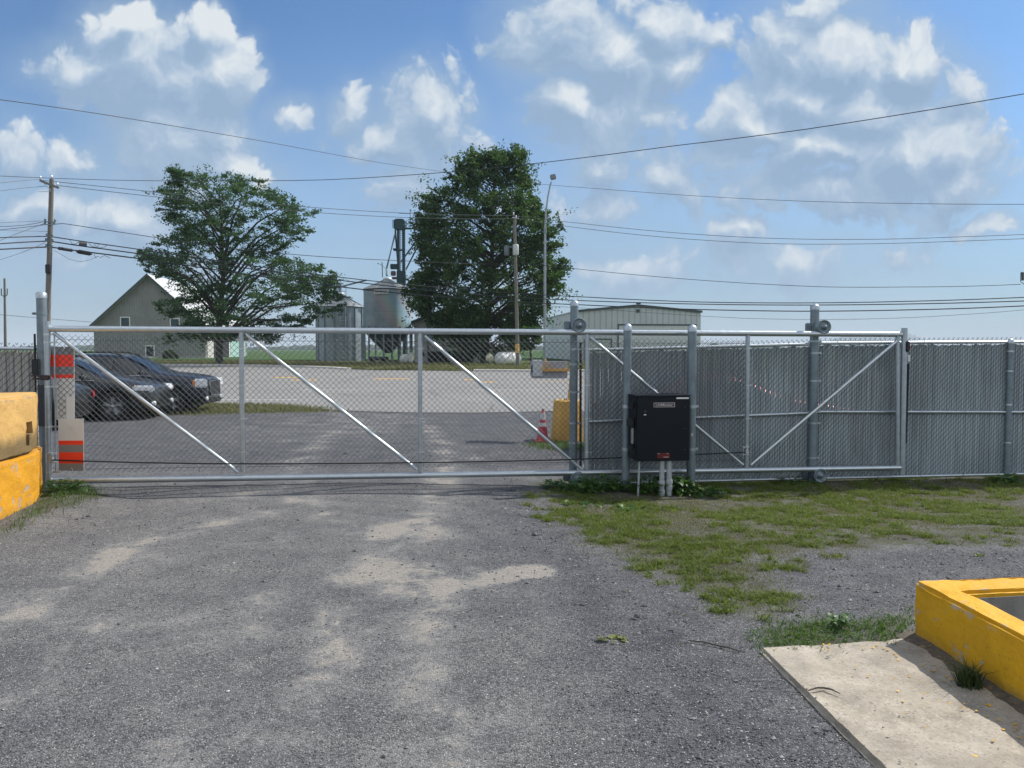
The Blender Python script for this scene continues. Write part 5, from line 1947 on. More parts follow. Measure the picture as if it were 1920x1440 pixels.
def gable_building(name, label, o, w, depth, z0, zeave, zridge, mats, over=.25, roof_th=.16, ridge_f=.5):
    """gable facing the camera; o = front left base corner, along U for w and back along N for depth"""
    t = thing(name, label, 'building', (o.x, o.y, z0))
    def q(s, d, z): return Vector((o.x, o.y, 0)) + U * s + N * d + UP * z
    for d0, nm, m in ((0, 'front_wall', mats[0]), (depth, 'rear_wall', mats[0])):
        part(nm, MB().prism([q(0, d0, z0 - .5), q(w, d0, z0 - .5), q(w, d0, zeave), q(w * ridge_f, d0, zridge), q(0, d0, zeave)], N * (-.15 if d0 else .15)), m, t)
    for s0, nm, k in ((0, 'side_wall', 1), (w, 'side_wall', -1)):
        part(nm, MB().prism([q(s0, .15, z0 - .5), q(s0, depth - .15, z0 - .5), q(s0, depth - .15, zeave), q(s0, .15, zeave)], U * (.15 * k)), mats[1], t)
    for (sa, sb, za, zb_) in ((-over, w * ridge_f, zeave, zridge), (w + over, w * ridge_f, zeave, zridge)):
        sl = (zb_ - za) / (abs(sb - sa) - over)
        za2 = za - sl * over + .02
        a = [q(sa, -over, za2), q(sb, -over, zb_ + .02), q(sb, depth + over, zb_ + .02), q(sa, depth + over, za2)]
        part('roof', MB().prism(a, UP * roof_th), mats[2], t)
        e = [q(sa, -over - .03, za2 - .1), q(sb, -over - .03, zb_ - .08), q(sb, -over - .03, zb_ + roof_th + .03), q(sa, -over - .03, za2 + roof_th + .03)]
        part('verge_trim', MB().prism(e, -N * .05), mats[3], t)
    return t, q


def window(t, q, s, z, w, h, d=-.02, frame=white_paint):
    m = MB()
    f = .12
    for (a, b, c, e) in ((s - w / 2, s + w / 2, z + h / 2 - f, z + h / 2), (s - w / 2, s + w / 2, z - h / 2, z - h / 2 + f), (s - w / 2, s - w / 2 + f, z - h / 2 + f, z + h / 2 - f), (s + w / 2 - f, s + w / 2, z - h / 2 + f, z + h / 2 - f)):
        m.prism([q(a, d, c), q(b, d, c), q(b, d, e), q(a, d, e)], -N * .06)
    wi = part('window', m, frame, t)
    part('pane', MB().prism([q(s - w / 2 + f, d - .01, z - h / 2 + f), q(s + w / 2 - f, d - .01, z - h / 2 + f), q(s + w / 2 - f, d - .01, z + h / 2 - f), q(s - w / 2 + f, d - .01, z + h / 2 - f)], -N * .02), glass_dark, wi)
    return wi


def barn():
    Y = 98.0
    o = P(177, 672, Y)
    z0 = float(gz(o.x, Y))
    ax = lambda px, py: on_plane(px, py, o)
    rt = ax(386, 672); w = (rt - o).dot(U)
    ze = P(177, 611, Y).z; apex = ax(279, 517)
    t, q = gable_building('barn', 'tall grey boarded barn with white roof behind the left tree', o, w, 24, z0, ze, apex.z, (board_grey, board_side, roof_white, dark_trim), .7, .2, (apex - o).dot(U) / w)
    def so(px, py):
        p = ax(px, py); return (p - o).dot(U), p.z
    for px, py, ww, hh in ((235, 604, 18, 20), (328, 606, 18, 19), (281.5, 659, 17, 23)):
        s, z = so(px, py)
        window(t, q, s, z, ww / FPX * Y, hh / FPX * Y)
    m = MB().prism([q(0, -.02, z0 + .0), q(w, -.02, z0), q(w, -.02, z0 + .35), q(0, -.02, z0 + .35)], -N * .05)
    part('plinth', m, conc, t)
    # side wall facing the right: white frame, near-black panel painted as the opening's shade, pale teal door
    def qs(d, z): return q(w + .02, d, z)
    for nm, d0, d1, za, zb_, m in (('door_frame', .6, 3.6, z0, z0 + 3.0, mat('pale_door_panel', (.5, .48, .44), .7)), ('opening', 3.9, 12.0, z0, z0 + 3.2, shade_black), ('door_frame', 12.1, 12.7, z0, z0 + 3.3, white_paint), ('sliding_door', 13, 22.5, z0, z0 + 2.5, teal_door)):
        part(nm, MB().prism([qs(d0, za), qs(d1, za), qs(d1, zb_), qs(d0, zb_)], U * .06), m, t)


barn()


def warehouse():
    Y = 80.0
    o = P(1083, 677, Y)
    z0 = float(gz(o.x, Y)) - .1
    ax = lambda px, py: on_plane(px, py, o)
    w = (ax(1313, 677) - o).dot(U); ze = P(1083, 583.5, Y).z; apex = ax(1196, 573)
    t, q = gable_building('warehouse', 'wide pale ribbed metal shed with low dark edged roof', o, w, 20.5, z0, ze, apex.z, (clad, clad_side, clad_side, dark_trim), .12, .1, (apex - o).dot(U) / w)
    def so(px, py):
        p = ax(px, py); return (p - o).dot(U), p.z
    s0_, zt0 = so(1160, 610); s1_, _ = so(1303, 610)
    m = MB()
    for (a, b, c, e) in ((s0_ - .12, s1_ + .12, zt0, zt0 + .14), (s0_ - .12, s0_, z0, zt0), (s1_, s1_ + .12, z0, zt0)):
        m.prism([q(a, -.02, c), q(b, -.02, c), q(b, -.02, e), q(a, -.02, e)], -N * .08)
    dr = part('overhead_door', MB().prism([q(s0_, -.03, z0), q(s1_, -.03, z0), q(s1_, -.03, zt0), q(s0_, -.03, zt0)], N * .02), mat('white_overhead_door', (.6, .61, .6), .5), t)
    part('door_frame', m, dark_trim, dr)
    s2, zc = so(1098, 637); s3, _ = so(1145, 637)
    d2 = part('door', MB().prism([q(s2, -.03, z0), q(s3, -.03, z0), q(s3, -.03, zc), q(s2, -.03, zc)], N * .02), mat('pale_green_door', (.5, .53, .48), .5), t)
    m = MB()
    for (a, b, c, e) in ((s2 - .1, s3 + .1, zc, zc + .12), (s2 - .1, s2, z0, zc), (s3, s3 + .1, z0, zc)):
        m.prism([q(a, -.02, c), q(b, -.02, c), q(b, -.02, e), q(a, -.02, e)], -N * .08)
    part('door_frame', m, dark_trim, d2)
    s4, z4 = so(1196, 583)
    part('vent', MB().prism([q(s4 - .16, -.01, z4 - .16), q(s4 + .16, -.01, z4 - .16), q(s4 + .16, -.01, z4 + .16), q(s4 - .16, -.01, z4 + .16)], -N * .1), dark_trim, t)
    s5, z5 = so(1196, 571)
    part('ridge_lamp', MB().bbox(q(s5, -.2, z5 + .1), (.5, .2, .14), (U, N, UP), .03), dark_trim, t)


warehouse()


def feed_mill():
    Y = 71.0
    o = P(777, 684, Y); z0 = float(gz(o.x, Y)) - .2
    ax = lambda px, py: on_plane(px, py, o)
    w = (ax(908, 684) - o).dot(U)
    wall_m = mat('off_white_mill_wall', (.46, .44, .43), .8, 0, .1, .6)
    t, q = gable_building('feed_mill', 'off white feed mill with dark drive bays behind the large tree', o, w, 14, z0, P(777, 604, Y).z, ax(842, 578).z, (wall_m, wall_m, roof_white, dark_trim), .3, .15)
    def so(px, py):
        p = ax(px, py); return (p - o).dot(U), p.z
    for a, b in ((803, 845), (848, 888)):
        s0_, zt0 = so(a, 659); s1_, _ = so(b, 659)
        part('bay_shade_panel', MB().prism([q(s0_, -.02, z0), q(s1_, -.02, z0), q(s1_, -.02, zt0), q(s0_, -.02, zt0)], -N * .04), shade_black, t)  # solid panel on the wall, its black standing for the bay's shade
    s0_, z_ = so(802, 612); s1_, zt0 = so(802, 690)
    part('downpipe', MB().tube([q(s0_, -.08, z_), q(s0_, -.08, z0)], .06, 6), dark_trim, t)
    s_, z_ = so(793.5, 664)
    part('meter_box', MB().bbox(q(s_, -.1, z_), (.18, .16, .34), (U, N, UP), .02), dark_trim, t)
    s_, z_ = so(892, 672)
    part('door_leaf', MB().prism([q(s_ - .2, -.06, z0), q(s_ + .2, -.06, z0), q(s_ + .2, -.06, z_ + .65), q(s_ - .2, -.06, z_ + .65)], -N * .05), mat('grey_leaf', (.4, .41, .42), .6), t)


feed_mill()


def grain_bin(label, pxl, pxr, py_eave, apex, py_bot, Y, sheen, legs):
    cx = (pxl + pxr) / 2
    c = P(cx, 660, Y); r = (pxr - pxl) / 2 / FPX * Y
    z0 = float(gz(c.x, Y))
    c = Vector((c.x, Y + r, 0)); k = (Y + r) / Y * 1.0
    r = r * k * .985
    c.x = (cx - 960) / FPX * (Y + r)
    Yc = Y + r
    ze = P(cx, py_eave, Yc).z; za = P(cx, apex, Yc).z; zb = P(cx, py_bot, Yc).z if legs else z0
    t = thing('grain_bin', label, 'grain bin', (c.x, c.y, z0), 'galvanised grain bins')
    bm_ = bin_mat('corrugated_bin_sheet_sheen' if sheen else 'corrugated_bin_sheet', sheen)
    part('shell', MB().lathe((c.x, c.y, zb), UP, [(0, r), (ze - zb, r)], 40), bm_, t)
    roof_m = mat('bin_roof_sheet', (.6, .62, .62), .5, .1, .08, 1)
    part('roof', MB().lathe((c.x, c.y, ze), UP, [(-.02, r + .12), (.0, r + .14), (za - ze - .25, .38), (za - ze - .25, .42), (za - ze, .4), (za - ze + .03, 0)], 40), roof_m, t)
    ribs = MB()
    for i in range(16):
        a = 2 * math.pi * i / 16 + .1
        d = Vector((math.cos(a), math.sin(a), 0))
        ribs.tube([Vector((c.x, c.y, ze + .03)) + d * (r + .1), Vector((c.x, c.y, za - .22)) + d * .38], .026, 4)
    part('roof_rib', ribs, galv_dark, t)
    part('eave_ring', MB().lathe((c.x, c.y, ze - .1), UP, [(0, r + .01), (0, r + .05), (.07, r + .05), (.07, r + .01)], 40), dark_trim, t)
    st = MB()
    for i in range(14):
        a = 2 * math.pi * i / 14 + .2
        p = Vector((c.x + (r + .04) * math.cos(a), c.y + (r + .04) * math.sin(a), 0))
        if legs: continue
        st.box((p.x, p.y, (zb + ze) / 2), (.09, .09, ze - zb))
    if not legs: part('stiffener', st, galv_dark, t)
    if legs:
        part('hopper', MB().lathe((c.x, c.y, z0 + .9), UP, [(0, .35), (zb - z0 - .9, r - .02)], 32), mat('hopper_sheet', (.1, .13, .15), .6, .4), t)
        nleg = 18
        for i in range(nleg):
            a = 2 * math.pi * (i + .5) / nleg
            p = Vector((c.x + (r + .06) * math.cos(a), c.y + (r + .06) * math.sin(a), 0))
            part('leg', MB().box((p.x, p.y, (z0 + zb + .5) / 2 - .05), (.13, .13, zb + .5 - z0 + .1)), galv_dark, t)
    # ladder up the front
    if not legs:
        a = math.radians(-72)
        lad = MB()
        d = Vector((math.cos(a), math.sin(a), 0)); e = Vector((-d.y, d.x, 0))
        p = Vector((c.x, c.y, 0)) + d * (r + .18)
        for k in (-.28, .28):
            lad.tube([p + e * k + UP * (zb + .3), p + e * k + UP * (ze + .3)], .03, 4)
        z = zb + .4
        while z < ze:
            lad.tube([p + e * -.28 + UP * z, p + e * .28 + UP * z], .02, 4); z += .35
        part('ladder', lad, galv, t)
        cage = MB()
        top = Vector((c.x, c.y, 0)) + d * (r * .55)
        for k in (-.5, 0, .5):
            cage.tube([top + e * k + UP * (ze + .5), top + e * k + UP * (ze + 2.1)], .03, 4)
        for h in (1.2, 1.6, 2.1):
            cage.tube([top + e * -.5 + UP * (ze + h), top + e * .5 + UP * (ze + h)], .03, 4)
        part('roof_ladder_cage', cage, galv, t)
        part('roof_vent', MB().bbox(Vector((c.x, c.y, ze + .95)) + Vector((-.25, -.97, 0)) * (r * .62), (.3, .3, .45), bev=.05), dark_trim, t)
    else:
        # white name board
        sc = Vector((c.x + (-.08) * r, c.y - r - .08, P(728, 547, Y).z))
        part('name_board', MB().bbox(sc, (27 / FPX * Y, .05, 7.6 / FPX * Y), bev=.01), white_paint, t)
        text_part('lettering', 'BROCK', 6.6 / FPX * Y, mat('black_sign_paint', (.015, .015, .018), .6), t, sc + Vector((0, -.03, 0)), Vector((1, 0, 0)), UP, .012, 24.5 / FPX * Y)
    return c, r, ze, za, z0


c1, r1, ze1, za1, z01 = grain_bin('shorter grain bin at the left, half behind the tree, with ladder', 595, 683, 576, 549, 680, 79, False, False)
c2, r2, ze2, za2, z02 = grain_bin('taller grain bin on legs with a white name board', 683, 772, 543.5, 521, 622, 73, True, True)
# transfer pipe between the bins
mb = MB().tube([Vector((c1.x, c1.y, za1 - .1)), Vector((c1.x, c1.y, za1 + .75))], .18, 8)
mb.bbox((c1.x - .1, c1.y, za1 + .8), (.55, .5, .5), bev=.05)
mb.tube([Vector((c1.x, c1.y, za1 + .62)), Vector((c2.x - r2 * .9, c2.y, za1 + .78))], .09, 6)
solo('transfer_pipe', mb, galv_dark, 'thin grey auger pipe joining the tops of the two bins', 'pipe', loc=(c1.x, c1.y, za1))


def elevator():
    Y = 84.0
    def q(px, py, d=0.0): return P(px, py, Y) + Vector((0, d, 0))
    base = q(752, 676); base.z = float(gz(base.x, Y))
    t = thing('grain_elevator', 'dark green bucket elevator tower rising between the bins and the large tree', 'elevator', base)
    for px in (747.8, 757.6):
        a, b = q(px, 430), q(px, 690); b.z = base.z
        part('leg_casing', MB().bbox((a + b) / 2, (.3 if px > 750 else .27, .5, (a - b).length), bev=.02), green_steel, t)
    # head: rounded housing
    a, b = q(738.8, 411), q(760, 431)
    pts = []
    w = b.x - a.x; h = a.z - b.z
    for i in range(9):
        an = math.pi * i / 8
        k = .5 * w
        pts.append(Vector(((a.x + b.x) / 2 + math.copysign(abs(math.cos(an)) ** .5, math.cos(an)) * k, Y - .4, b.z + h * .55 + (abs(math.sin(an)) ** .6) * h * .45)))
    pts += [Vector((a.x, Y - .4, b.z + h * .15)), Vector((a.x + w * .08, Y - .4, b.z)), Vector((b.x - w * .08, Y - .4, b.z)), Vector((b.x, Y - .4, b.z + h * .15))]
    part('head_housing', MB().prism(pts, (0, .8, 0)), green_steel, t)
    m = MB()
    p0, p1 = q(760, 430), q(770, 427)
    m.bbox((p0 + p1) / 2, (p1.x - p0.x + .2, .9, .09), bev=.01)
    for px in (763, 770):
        m.tube([q(px, 429, -.4), q(px, 414 if px < 770 else 395, -.4)], .03, 4)
    m.tube([q(763, 420, -.4), q(770, 420, -.4)], .025, 4)
    m.tube([q(749, 401, -.4), q(770, 401.5, -.4)], .03, 4)
    for px in (737, 739):
        m.tube([q(px, 429, -.4), q(px, 414, -.4)], .025, 4)
    m.tube([q(737, 414, -.4), q(739.5, 414, -.4)], .025, 4)
    part('service_platform', m, green_steel, t)
    m = MB()
    for px in (751.5, 755.5):
        m.tube([q(px, 432, -.2), q(px, 540, -.2)], .025, 4)
    py = 434
    while py < 540:
        m.tube([q(751.5, py, -.2), q(755.5, py, -.2)], .02, 4); py += 4
    part('ladder', m, green_steel, t)
    m = MB()
    m.bbox((q(738, 467) + q(757, 471)) / 2, (q(757, 469).x - q(738, 469).x, .6, .14), bev=.02)
    m.bbox(q(741, 467.5), (.4, .7, .16), bev=.02)
    part('cross_platform', m, green_steel, t)
    part('spout', MB().tube([q(741, 432), q(745, 480), q(748, 518)], .1, 6), green_steel, t)
    part('spout', MB().tube([q(741.5, 440, -.3), q(727, 505, -.8), Vector((c2.x, c2.y - .3, za2 + .2))], .1, 6), mat('weathered_green_spout', (.12, .17, .15), .6, .2), t)
    for (x0, y0, x1, y1) in ((784, 448, 752, 492), (784, 462, 762, 505)):
        part('spout', MB().tube([q(x0, y0, -.2), q(x1, y1, -.2)], .085, 6), green_steel, t)
    part('boot_housing', MB().bbox((q(752.5, 508) + q(752.5, 534)) / 2, (.95, .7, (q(752, 508) - q(752, 534)).length), bev=.04), green_steel, t)
    part('drive_housing', MB().bbox(q(739.5, 500), (.85, .6, .55), bev=.05), green_steel, t)
    m = MB()
    m.bbox(q(738, 513, -.2), (.5, .45, .5), bev=.05); m.bbox(q(741, 522, -.3), (.55, .45, .25), bev=.04)
    part('motor', m, rust_red, t)
    m = MB()
    m.tube([q(718, 520, -.3), q(717.4, 495, -.3)], .06, 6); m.tube([q(718, 498, -.3), q(710, 494.5, -.3)], .03, 4); m.tube([q(717.5, 497, -.3), q(725, 505, -.3)], .03, 4)
    m.bbox(q(709.6, 494.8, -.3), (.12, .12, .12), bev=.02); m.bbox(q(717.2, 493.5, -.3), (.1, .1, .16), bev=.02)
    part('lamp_mast', m, galv_dark, t)


elevator()


def yard_things():
    # white gas tank on legs
    Y = 62.0
    c = P(945, 673, Y); z0 = float(gz(c.x, Y))
    t = thing('gas_tank', 'large white gas tank half hidden by the pole and tree', 'tank', (c.x, c.y, z0))
    prof = [(0, 0), (.05, .25), (.2, .48), (.4, .58), (2.6, .58), (2.8, .48), (2.95, .25), (3.0, 0)]
    part('shell', MB().lathe(Vector((c.x - .5, c.y - .3, c.z)), (.55, .83, 0), prof, 20), white_paint, t)
    for k in (.6, 2.4):
        p = Vector((c.x - .5 + .55 * k, c.y - .3 + .83 * k, 0))
        part('leg', MB().bbox((p.x, p.y, (z0 + c.z - .4) / 2), (.5, .15, c.z - .4 - z0 + .2), bev=.02), conc, t)
    c = P(918, 674, 60.5); z0 = float(gz(c.x, c.y))
    t = thing('water_tank', 'small cream tank with a dark stand left of the gas tank', 'tank', (c.x, c.y, z0))
    part('shell', MB().lathe((c.x, c.y, c.z - .15), UP, [(0, .2), (.05, .32), (.4, .32), (.55, .2), (.6, .08), (.66, .08), (.66, 0)], 16), mat('cream_plastic', (.62, .56, .42), .5), t)
    m = MB()
    for sx, sy in ((-.2, -.2), (.2, -.2), (.2, .2), (-.2, .2)):
        m.tube([(c.x + sx, c.y + sy, z0 - .1), (c.x + sx, c.y + sy, c.z - .1)], .03, 5)
    part('stand', m, galv_dark, t)
    c = P(757, 680, 70); z0 = float(gz(c.x, 70))
    t = thing('storage_drum', 'white drum lying on its side at the foot of the tall bin', 'drum', (c.x, c.y, z0))
    part('shell', MB().lathe((c.x, c.y, z0 + .42), (.2, 1, 0), [(0, 0), (0, .4), (.05, .43), (1.2, .43), (1.25, .4), (1.25, 0)], 18), white_paint, t)
    part('cradle', MB().bbox((c.x + .1, c.y + .6, z0 + .05), (.7, .9, .12), bev=.02), galv_dark, t)
    c = P(770.5, 686, 67.5); z0 = float(gz(c.x, 67.5))
    solo('concrete_bollard', MB().lathe((c.x, c.y, z0 - .2), UP, [(0, .2), (1.1, .2), (1.2, .15), (1.22, 0)], 14), mat('white_bollard', (.6, .58, .54), .7), 'stubby white bollard beside the mill corner', 'bollard', loc=(c.x, c.y, z0))
    # feed trailer beneath the bin
    c = P(710, 680, 71); z0 = float(gz(c.x, 71))
    t = thing('low_trailer', 'low dark trailer parked under the legged bin', 'trailer', (c.x, c.y, z0))
    part('bed', MB().bbox((c.x, c.y, z0 + .45), (1.7, 1.0, .3), bev=.04), mat('dark_trailer', (.04, .05, .06), .7), t)
    for sx in (-.5, .5):
        part('wheel', MB().lathe((c.x + sx, c.y - .5, z0 + .25), (0, -1, 0), [(0, .25), (.15, .25), (.15, .1), (.12, 0)], 14), tyre_m, t)
    part('drawbar', MB().tube([(c.x - .85, c.y, z0 + .4), (c.x - 1.6, c.y, z0 + .3)], .04, 6), galv_dark, t)


yard_things()

# ================================================================== TREES
def tree(name, label, Y, base_px, rows, tr, clumps, leaves, leaf, flat, m, cl_r, trunk_top, depth_k=.8, seed=1, limbs=70, spread=0.55, cat='tree', droop=0.0, edge_bias=.6, ragged=0.0):
    """rows: (py, left px, right px) outline of the crown as it stands; clumps of leaves fill the volume it bounds"""
    rs = np.random.default_rng(seed)
    g = P(base_px, 690, Y); z0 = float(gz(g.x, Y))
    t = thing(name, label, cat, (g.x, Y, z0))
    zs_ = np.array([P(960, py, Y).z for py, _, _ in rows])[::-1]
    xl = np.array([(a - 960) / FPX * Y for _, a, _ in rows])[::-1]
    xr = np.array([(b - 960) / FPX * Y for _, _, b in rows])[::-1]
    C = []
    zlo, zhi = zs_[0], zs_[-1]
    wmax = (xr - xl).max()
    while len(C) < clumps:
        z = rs.uniform(zlo, zhi)
        l, r_ = np.interp(z, zs_, xl), np.interp(z, zs_, xr)
        hw = (r_ - l) / 2; cx = (l + r_) / 2
        if rs.random() > hw * 2 / wmax + .12: continue
        a = rs.uniform(0, 2 * math.pi)
        q = rs.random() ** (edge_bias)
        if rs.random() < .3:
            a = rs.choice([0.0, math.pi]) + rs.uniform(-.55, .55); q = rs.uniform(.72, 1.0)
        crr = cl_r * rs.uniform(.6, 1.25)
        m_ = max(0.05, hw - crr * .75)
        z = min(z, zhi - crr * (.55 if flat < .6 else .95))
        x = cx + m_ * q * math.cos(a); y = Y + min(m_, wmax * .45) * depth_k * q * math.sin(a)
        C.append((x, y, z - droop * q * q, crr))
    # make sure that the outline's tips carry leaves
    for (z, l, r_) in zip(zs_, xl, xr):
        for x in (l, r_):
            crr = cl_r * .55
            z = min(z, zhi - crr * .8)
            C.append((x + (crr * 1.5 if x == l else -crr * 1.5), Y + rs.uniform(-1, 1), z, crr))
    C = np.array(C)
    per = leaves // len(C)
    V = []; 
    ctr = np.repeat(C, per, axis=0)
    n = len(ctr)
    # each clump is a few sprays, not a ball: shift its leaves towards random twigs
    tw = rs.normal(size=(len(C), 5, 3)) * np.array([1, 1, .55 if flat < .6 else .9])
    pick = rs.integers(0, 5, n); ci = np.repeat(np.arange(len(C)), per)
    sh = tw[ci, pick] * (ragged * rs.random(n)[:, None] ** .7) * ctr[:, 3:4]
    d = rs.normal(size=(n, 3)); d /= np.linalg.norm(d, axis=1)[:, None]
    rad = rs.random(n) ** .5
    pos = ctr[:, :3] + d * (rad * ctr[:, 3] * (1 - ragged * .45))[:, None] * np.array([1, 1, flat]) + sh
    nrm = rs.normal(size=(n, 3)) * np.array([.75, .75, .55]) + np.array([0, 0, .75])
    nrm /= np.linalg.norm(nrm, axis=1)[:, None]
    tv = rs.normal(size=(n, 3)); tv -= nrm * (tv * nrm).sum(1)[:, None]; tv /= np.linalg.norm(tv, axis=1)[:, None]
    bv = np.cross(nrm, tv)
    s = leaf * rs.uniform(.6, 1.3, n)[:, None]
    q0_ = pos - tv * s; q1_ = pos + bv * s * .48 + nrm * s * .12; q2_ = pos + tv * s * 1.0 - nrm * s * .2; q3_ = pos - bv * s * .48 + nrm * s * .12
    V = np.stack([q0_, q1_, q2_, q3_], 1).reshape(-1, 3)
    F = np.arange(n * 4).reshape(-1, 4)
    np_object('crown', V, F, m, t, off=(g.x, Y, z0))
    # trunk and limbs
    tz = P(960, trunk_top, Y).z
    mb = MB()
    topc = Vector((np.interp(tz, zs_, (xl + xr) / 2), Y, tz))
    b0_ = Vector((g.x, Y, z0 - .2))
    path = [b0_, b0_.lerp(topc, .04) + UP * .2, b0_.lerp(topc, .25) + Vector((rs.uniform(-.15, .15), 0, 0)), b0_.lerp(topc, .5) + Vector((rs.uniform(-.3, .3), rs.uniform(-.2, .2), 0)), b0_.lerp(topc, .78) + Vector((rs.uniform(-.3, .3), 0, 0)), topc]
    mb.tube(path, [tr * 1.5, tr * 1.08, tr * .92, tr * .66, tr * .38, tr * .12], 10)
    part('trunk', mb, bark, t)
    def trunk_at(z):
        for a, b in zip(path[:-1], path[1:]):
            if a.z <= z <= b.z: return a.lerp(b, (z - a.z) / (b.z - a.z))
        return path[-1]
    mb = MB()
    idx = rs.permutation(len(C))[:limbs]
    for i in idx:
        c = Vector(C[i][:3])
        h = c.z - math.hypot(c.x - g.x, c.y - Y) * spread
        a = trunk_at(min(max(h, z0 + (zlo - z0) * .75 + .4), tz - .3))
        if (c - a).length < .8: continue
        mid = a.lerp(c, .5) + Vector((rs.uniform(-.25, .25), rs.uniform(-.25, .25), (c - a).length * (.1 if flat > .5 else .13)))
        L = (c - a).length
        r0 = min(tr * .45, .03 + L * .013)
        mb.tube([a, a.lerp(mid, .5), mid, mid.lerp(c, .6), c], [r0, r0 * .8, r0 * .6, r0 * .38, .02], 6)
        for _ in range(2):
            k = C[rs.integers(len(C))]
            k2 = Vector(k[:3])
            if (k2 - mid).length < cl_r * 3.2:
                mb.tube([mid, mid.lerp(k2, .5) + UP * .15, k2], [r0 * .5, r0 * .3, .015], 5)
    part('limbs', mb, bark, t)
    return t


loc_rows = [(316, 330, 350), (325, 326, 372), (340, 322, 510), (360, 306, 530), (380, 302, 572), (396, 304, 606), (412, 312, 572), (430, 334, 592), (446, 322, 582), (460, 288, 548), (474, 250, 530), (488, 270, 556),
            (500, 276, 615), (510, 270, 638), (520, 296, 640), (532, 330, 640), (550, 345, 640), (562, 338, 652), (572, 290, 652), (582, 292, 640), (594, 312, 600), (606, 330, 590), (616, 340, 560), (632, 292, 540), (640, 300, 520)]
locust = leafy('locust_leaf', (0.026, 0.066, 0.038), (0.085, 0.155, 0.07), .42)
maple = leafy('maple_leaf', (0.016, 0.052, 0.026), (0.09, 0.155, 0.042), .38)
tree('spreading_tree', 'airy spreading tree with layered branches in front of the barn', 62, 411, loc_rows, .26, 600, 70000, .108, .36, locust, .74, 345, seed=11, limbs=60, spread=.8, edge_bias=.52, ragged=.8)
map_rows = [(279, 965, 985), (288, 872, 985), (300, 866, 990), (315, 850, 990), (335, 836, 1002), (352, 836, 1008), (368, 782, 1012), (384, 778, 1018), (402, 772, 1036), (420, 770, 1062), (440, 778, 1050), (462, 772, 1056), (490, 776, 1066), (515, 770, 1068),
            (535, 764, 1066), (552, 752, 1052), (566, 756, 1040), (585, 782, 1030), (605, 796, 1014), (625, 812, 1002), (645, 842, 985), (660, 872, 955)]
tree('leafy_tree', 'large dense leafy tree taller than the utility pole beside it', 66, 908, map_rows, .3, 500, 86000, .145, .75, maple, .86, 300, seed=23, limbs=130, spread=.5, edge_bias=.5, ragged=.85)
tree('small_tree', 'small thin trunked tree half merged with the large leafy tree', 60, 997, [(610, 975, 1015), (625, 965, 1020), (642, 962, 1016), (652, 972, 1006)], .12, 26, 2600, .15, .6, maple, .5, 620, seed=31, limbs=16)
# shrub by the barn wall
tree('shrub', 'round green shrub against the barn wall', 92, 318, [(656, 311, 325), (662, 306, 331), (670, 303, 335), (676, 306, 332)], .05, 24, 2200, .16, .8, leafy('shrub_leaf', (.03, .05, .02), (.06, .09, .035), .3), .5, 664, seed=41, limbs=10, cat='shrub')

# ================================================================== POLES, LAMP, WIRES
def insul(m, p, h=.22):
    m.lathe(p, UP, [(0, .03), (.05, .05), (.1, .06), (.16, .05), (h, .03), (h + .03, 0)], 8)


def pole_left():
    Y = 42.0
    top = P(97, 336, Y); bot = P(88, 640, Y); d = (top - bot).normalized()
    z0 = float(gz(bot.x, Y)); bot = bot + d * ((z0 - bot.z) / d.z)
    t = thing('utility_pole', 'tall weathered utility pole with short crossarm left of the barn', 'utility pole', bot, 'wooden utility poles')
    part('shaft', MB().tube([bot - d * .5, top], [.165, .115], 12), wood_pole, t)
    a = P(75, 338.5, Y - .2); b = P(110, 352.5, Y - .2)
    part('crossarm', MB().box((a + b) / 2, ((b - a).length, .1, .12), ((b - a).normalized(), Vector((0, 1, 0)), (b - a).normalized().cross(Vector((0, 1, 0))))), wood_pole, t)
    m = MB()
    for px, py in ((76, 338), (97, 336), (108, 350)):
        insul(m, P(px, py, Y - .2))
    part('insulator', m, silver, t)
    m = MB()
    m.tube([P(82, 343, Y - .2), P(95, 357, Y - .2)], .015, 4); m.tube([P(72, 359.5, Y - .2), P(95, 359, Y - .2)], .012, 4)
    part('arm_brace', m, galv, t)
    part('riser_box', MB().bbox(P(90, 504.5, Y - .2), (.24, .18, .5), bev=.03), black_plastic, t)
    m = MB()
    for px, py, w in ((94, 416, .55), (93, 421, .5), (93, 443, .3), (92.5, 452, .35), (92, 463, .3)):
        p = P(px, py, Y - .15); m.box(p, (w, .05, .05))
        insul(m, p + Vector((w / 2, 0, 0)), .1); insul(m, p - Vector((w / 2, 0, 0)), .1)
    part('cable_bracket', m, galv_dark, t)
    return t


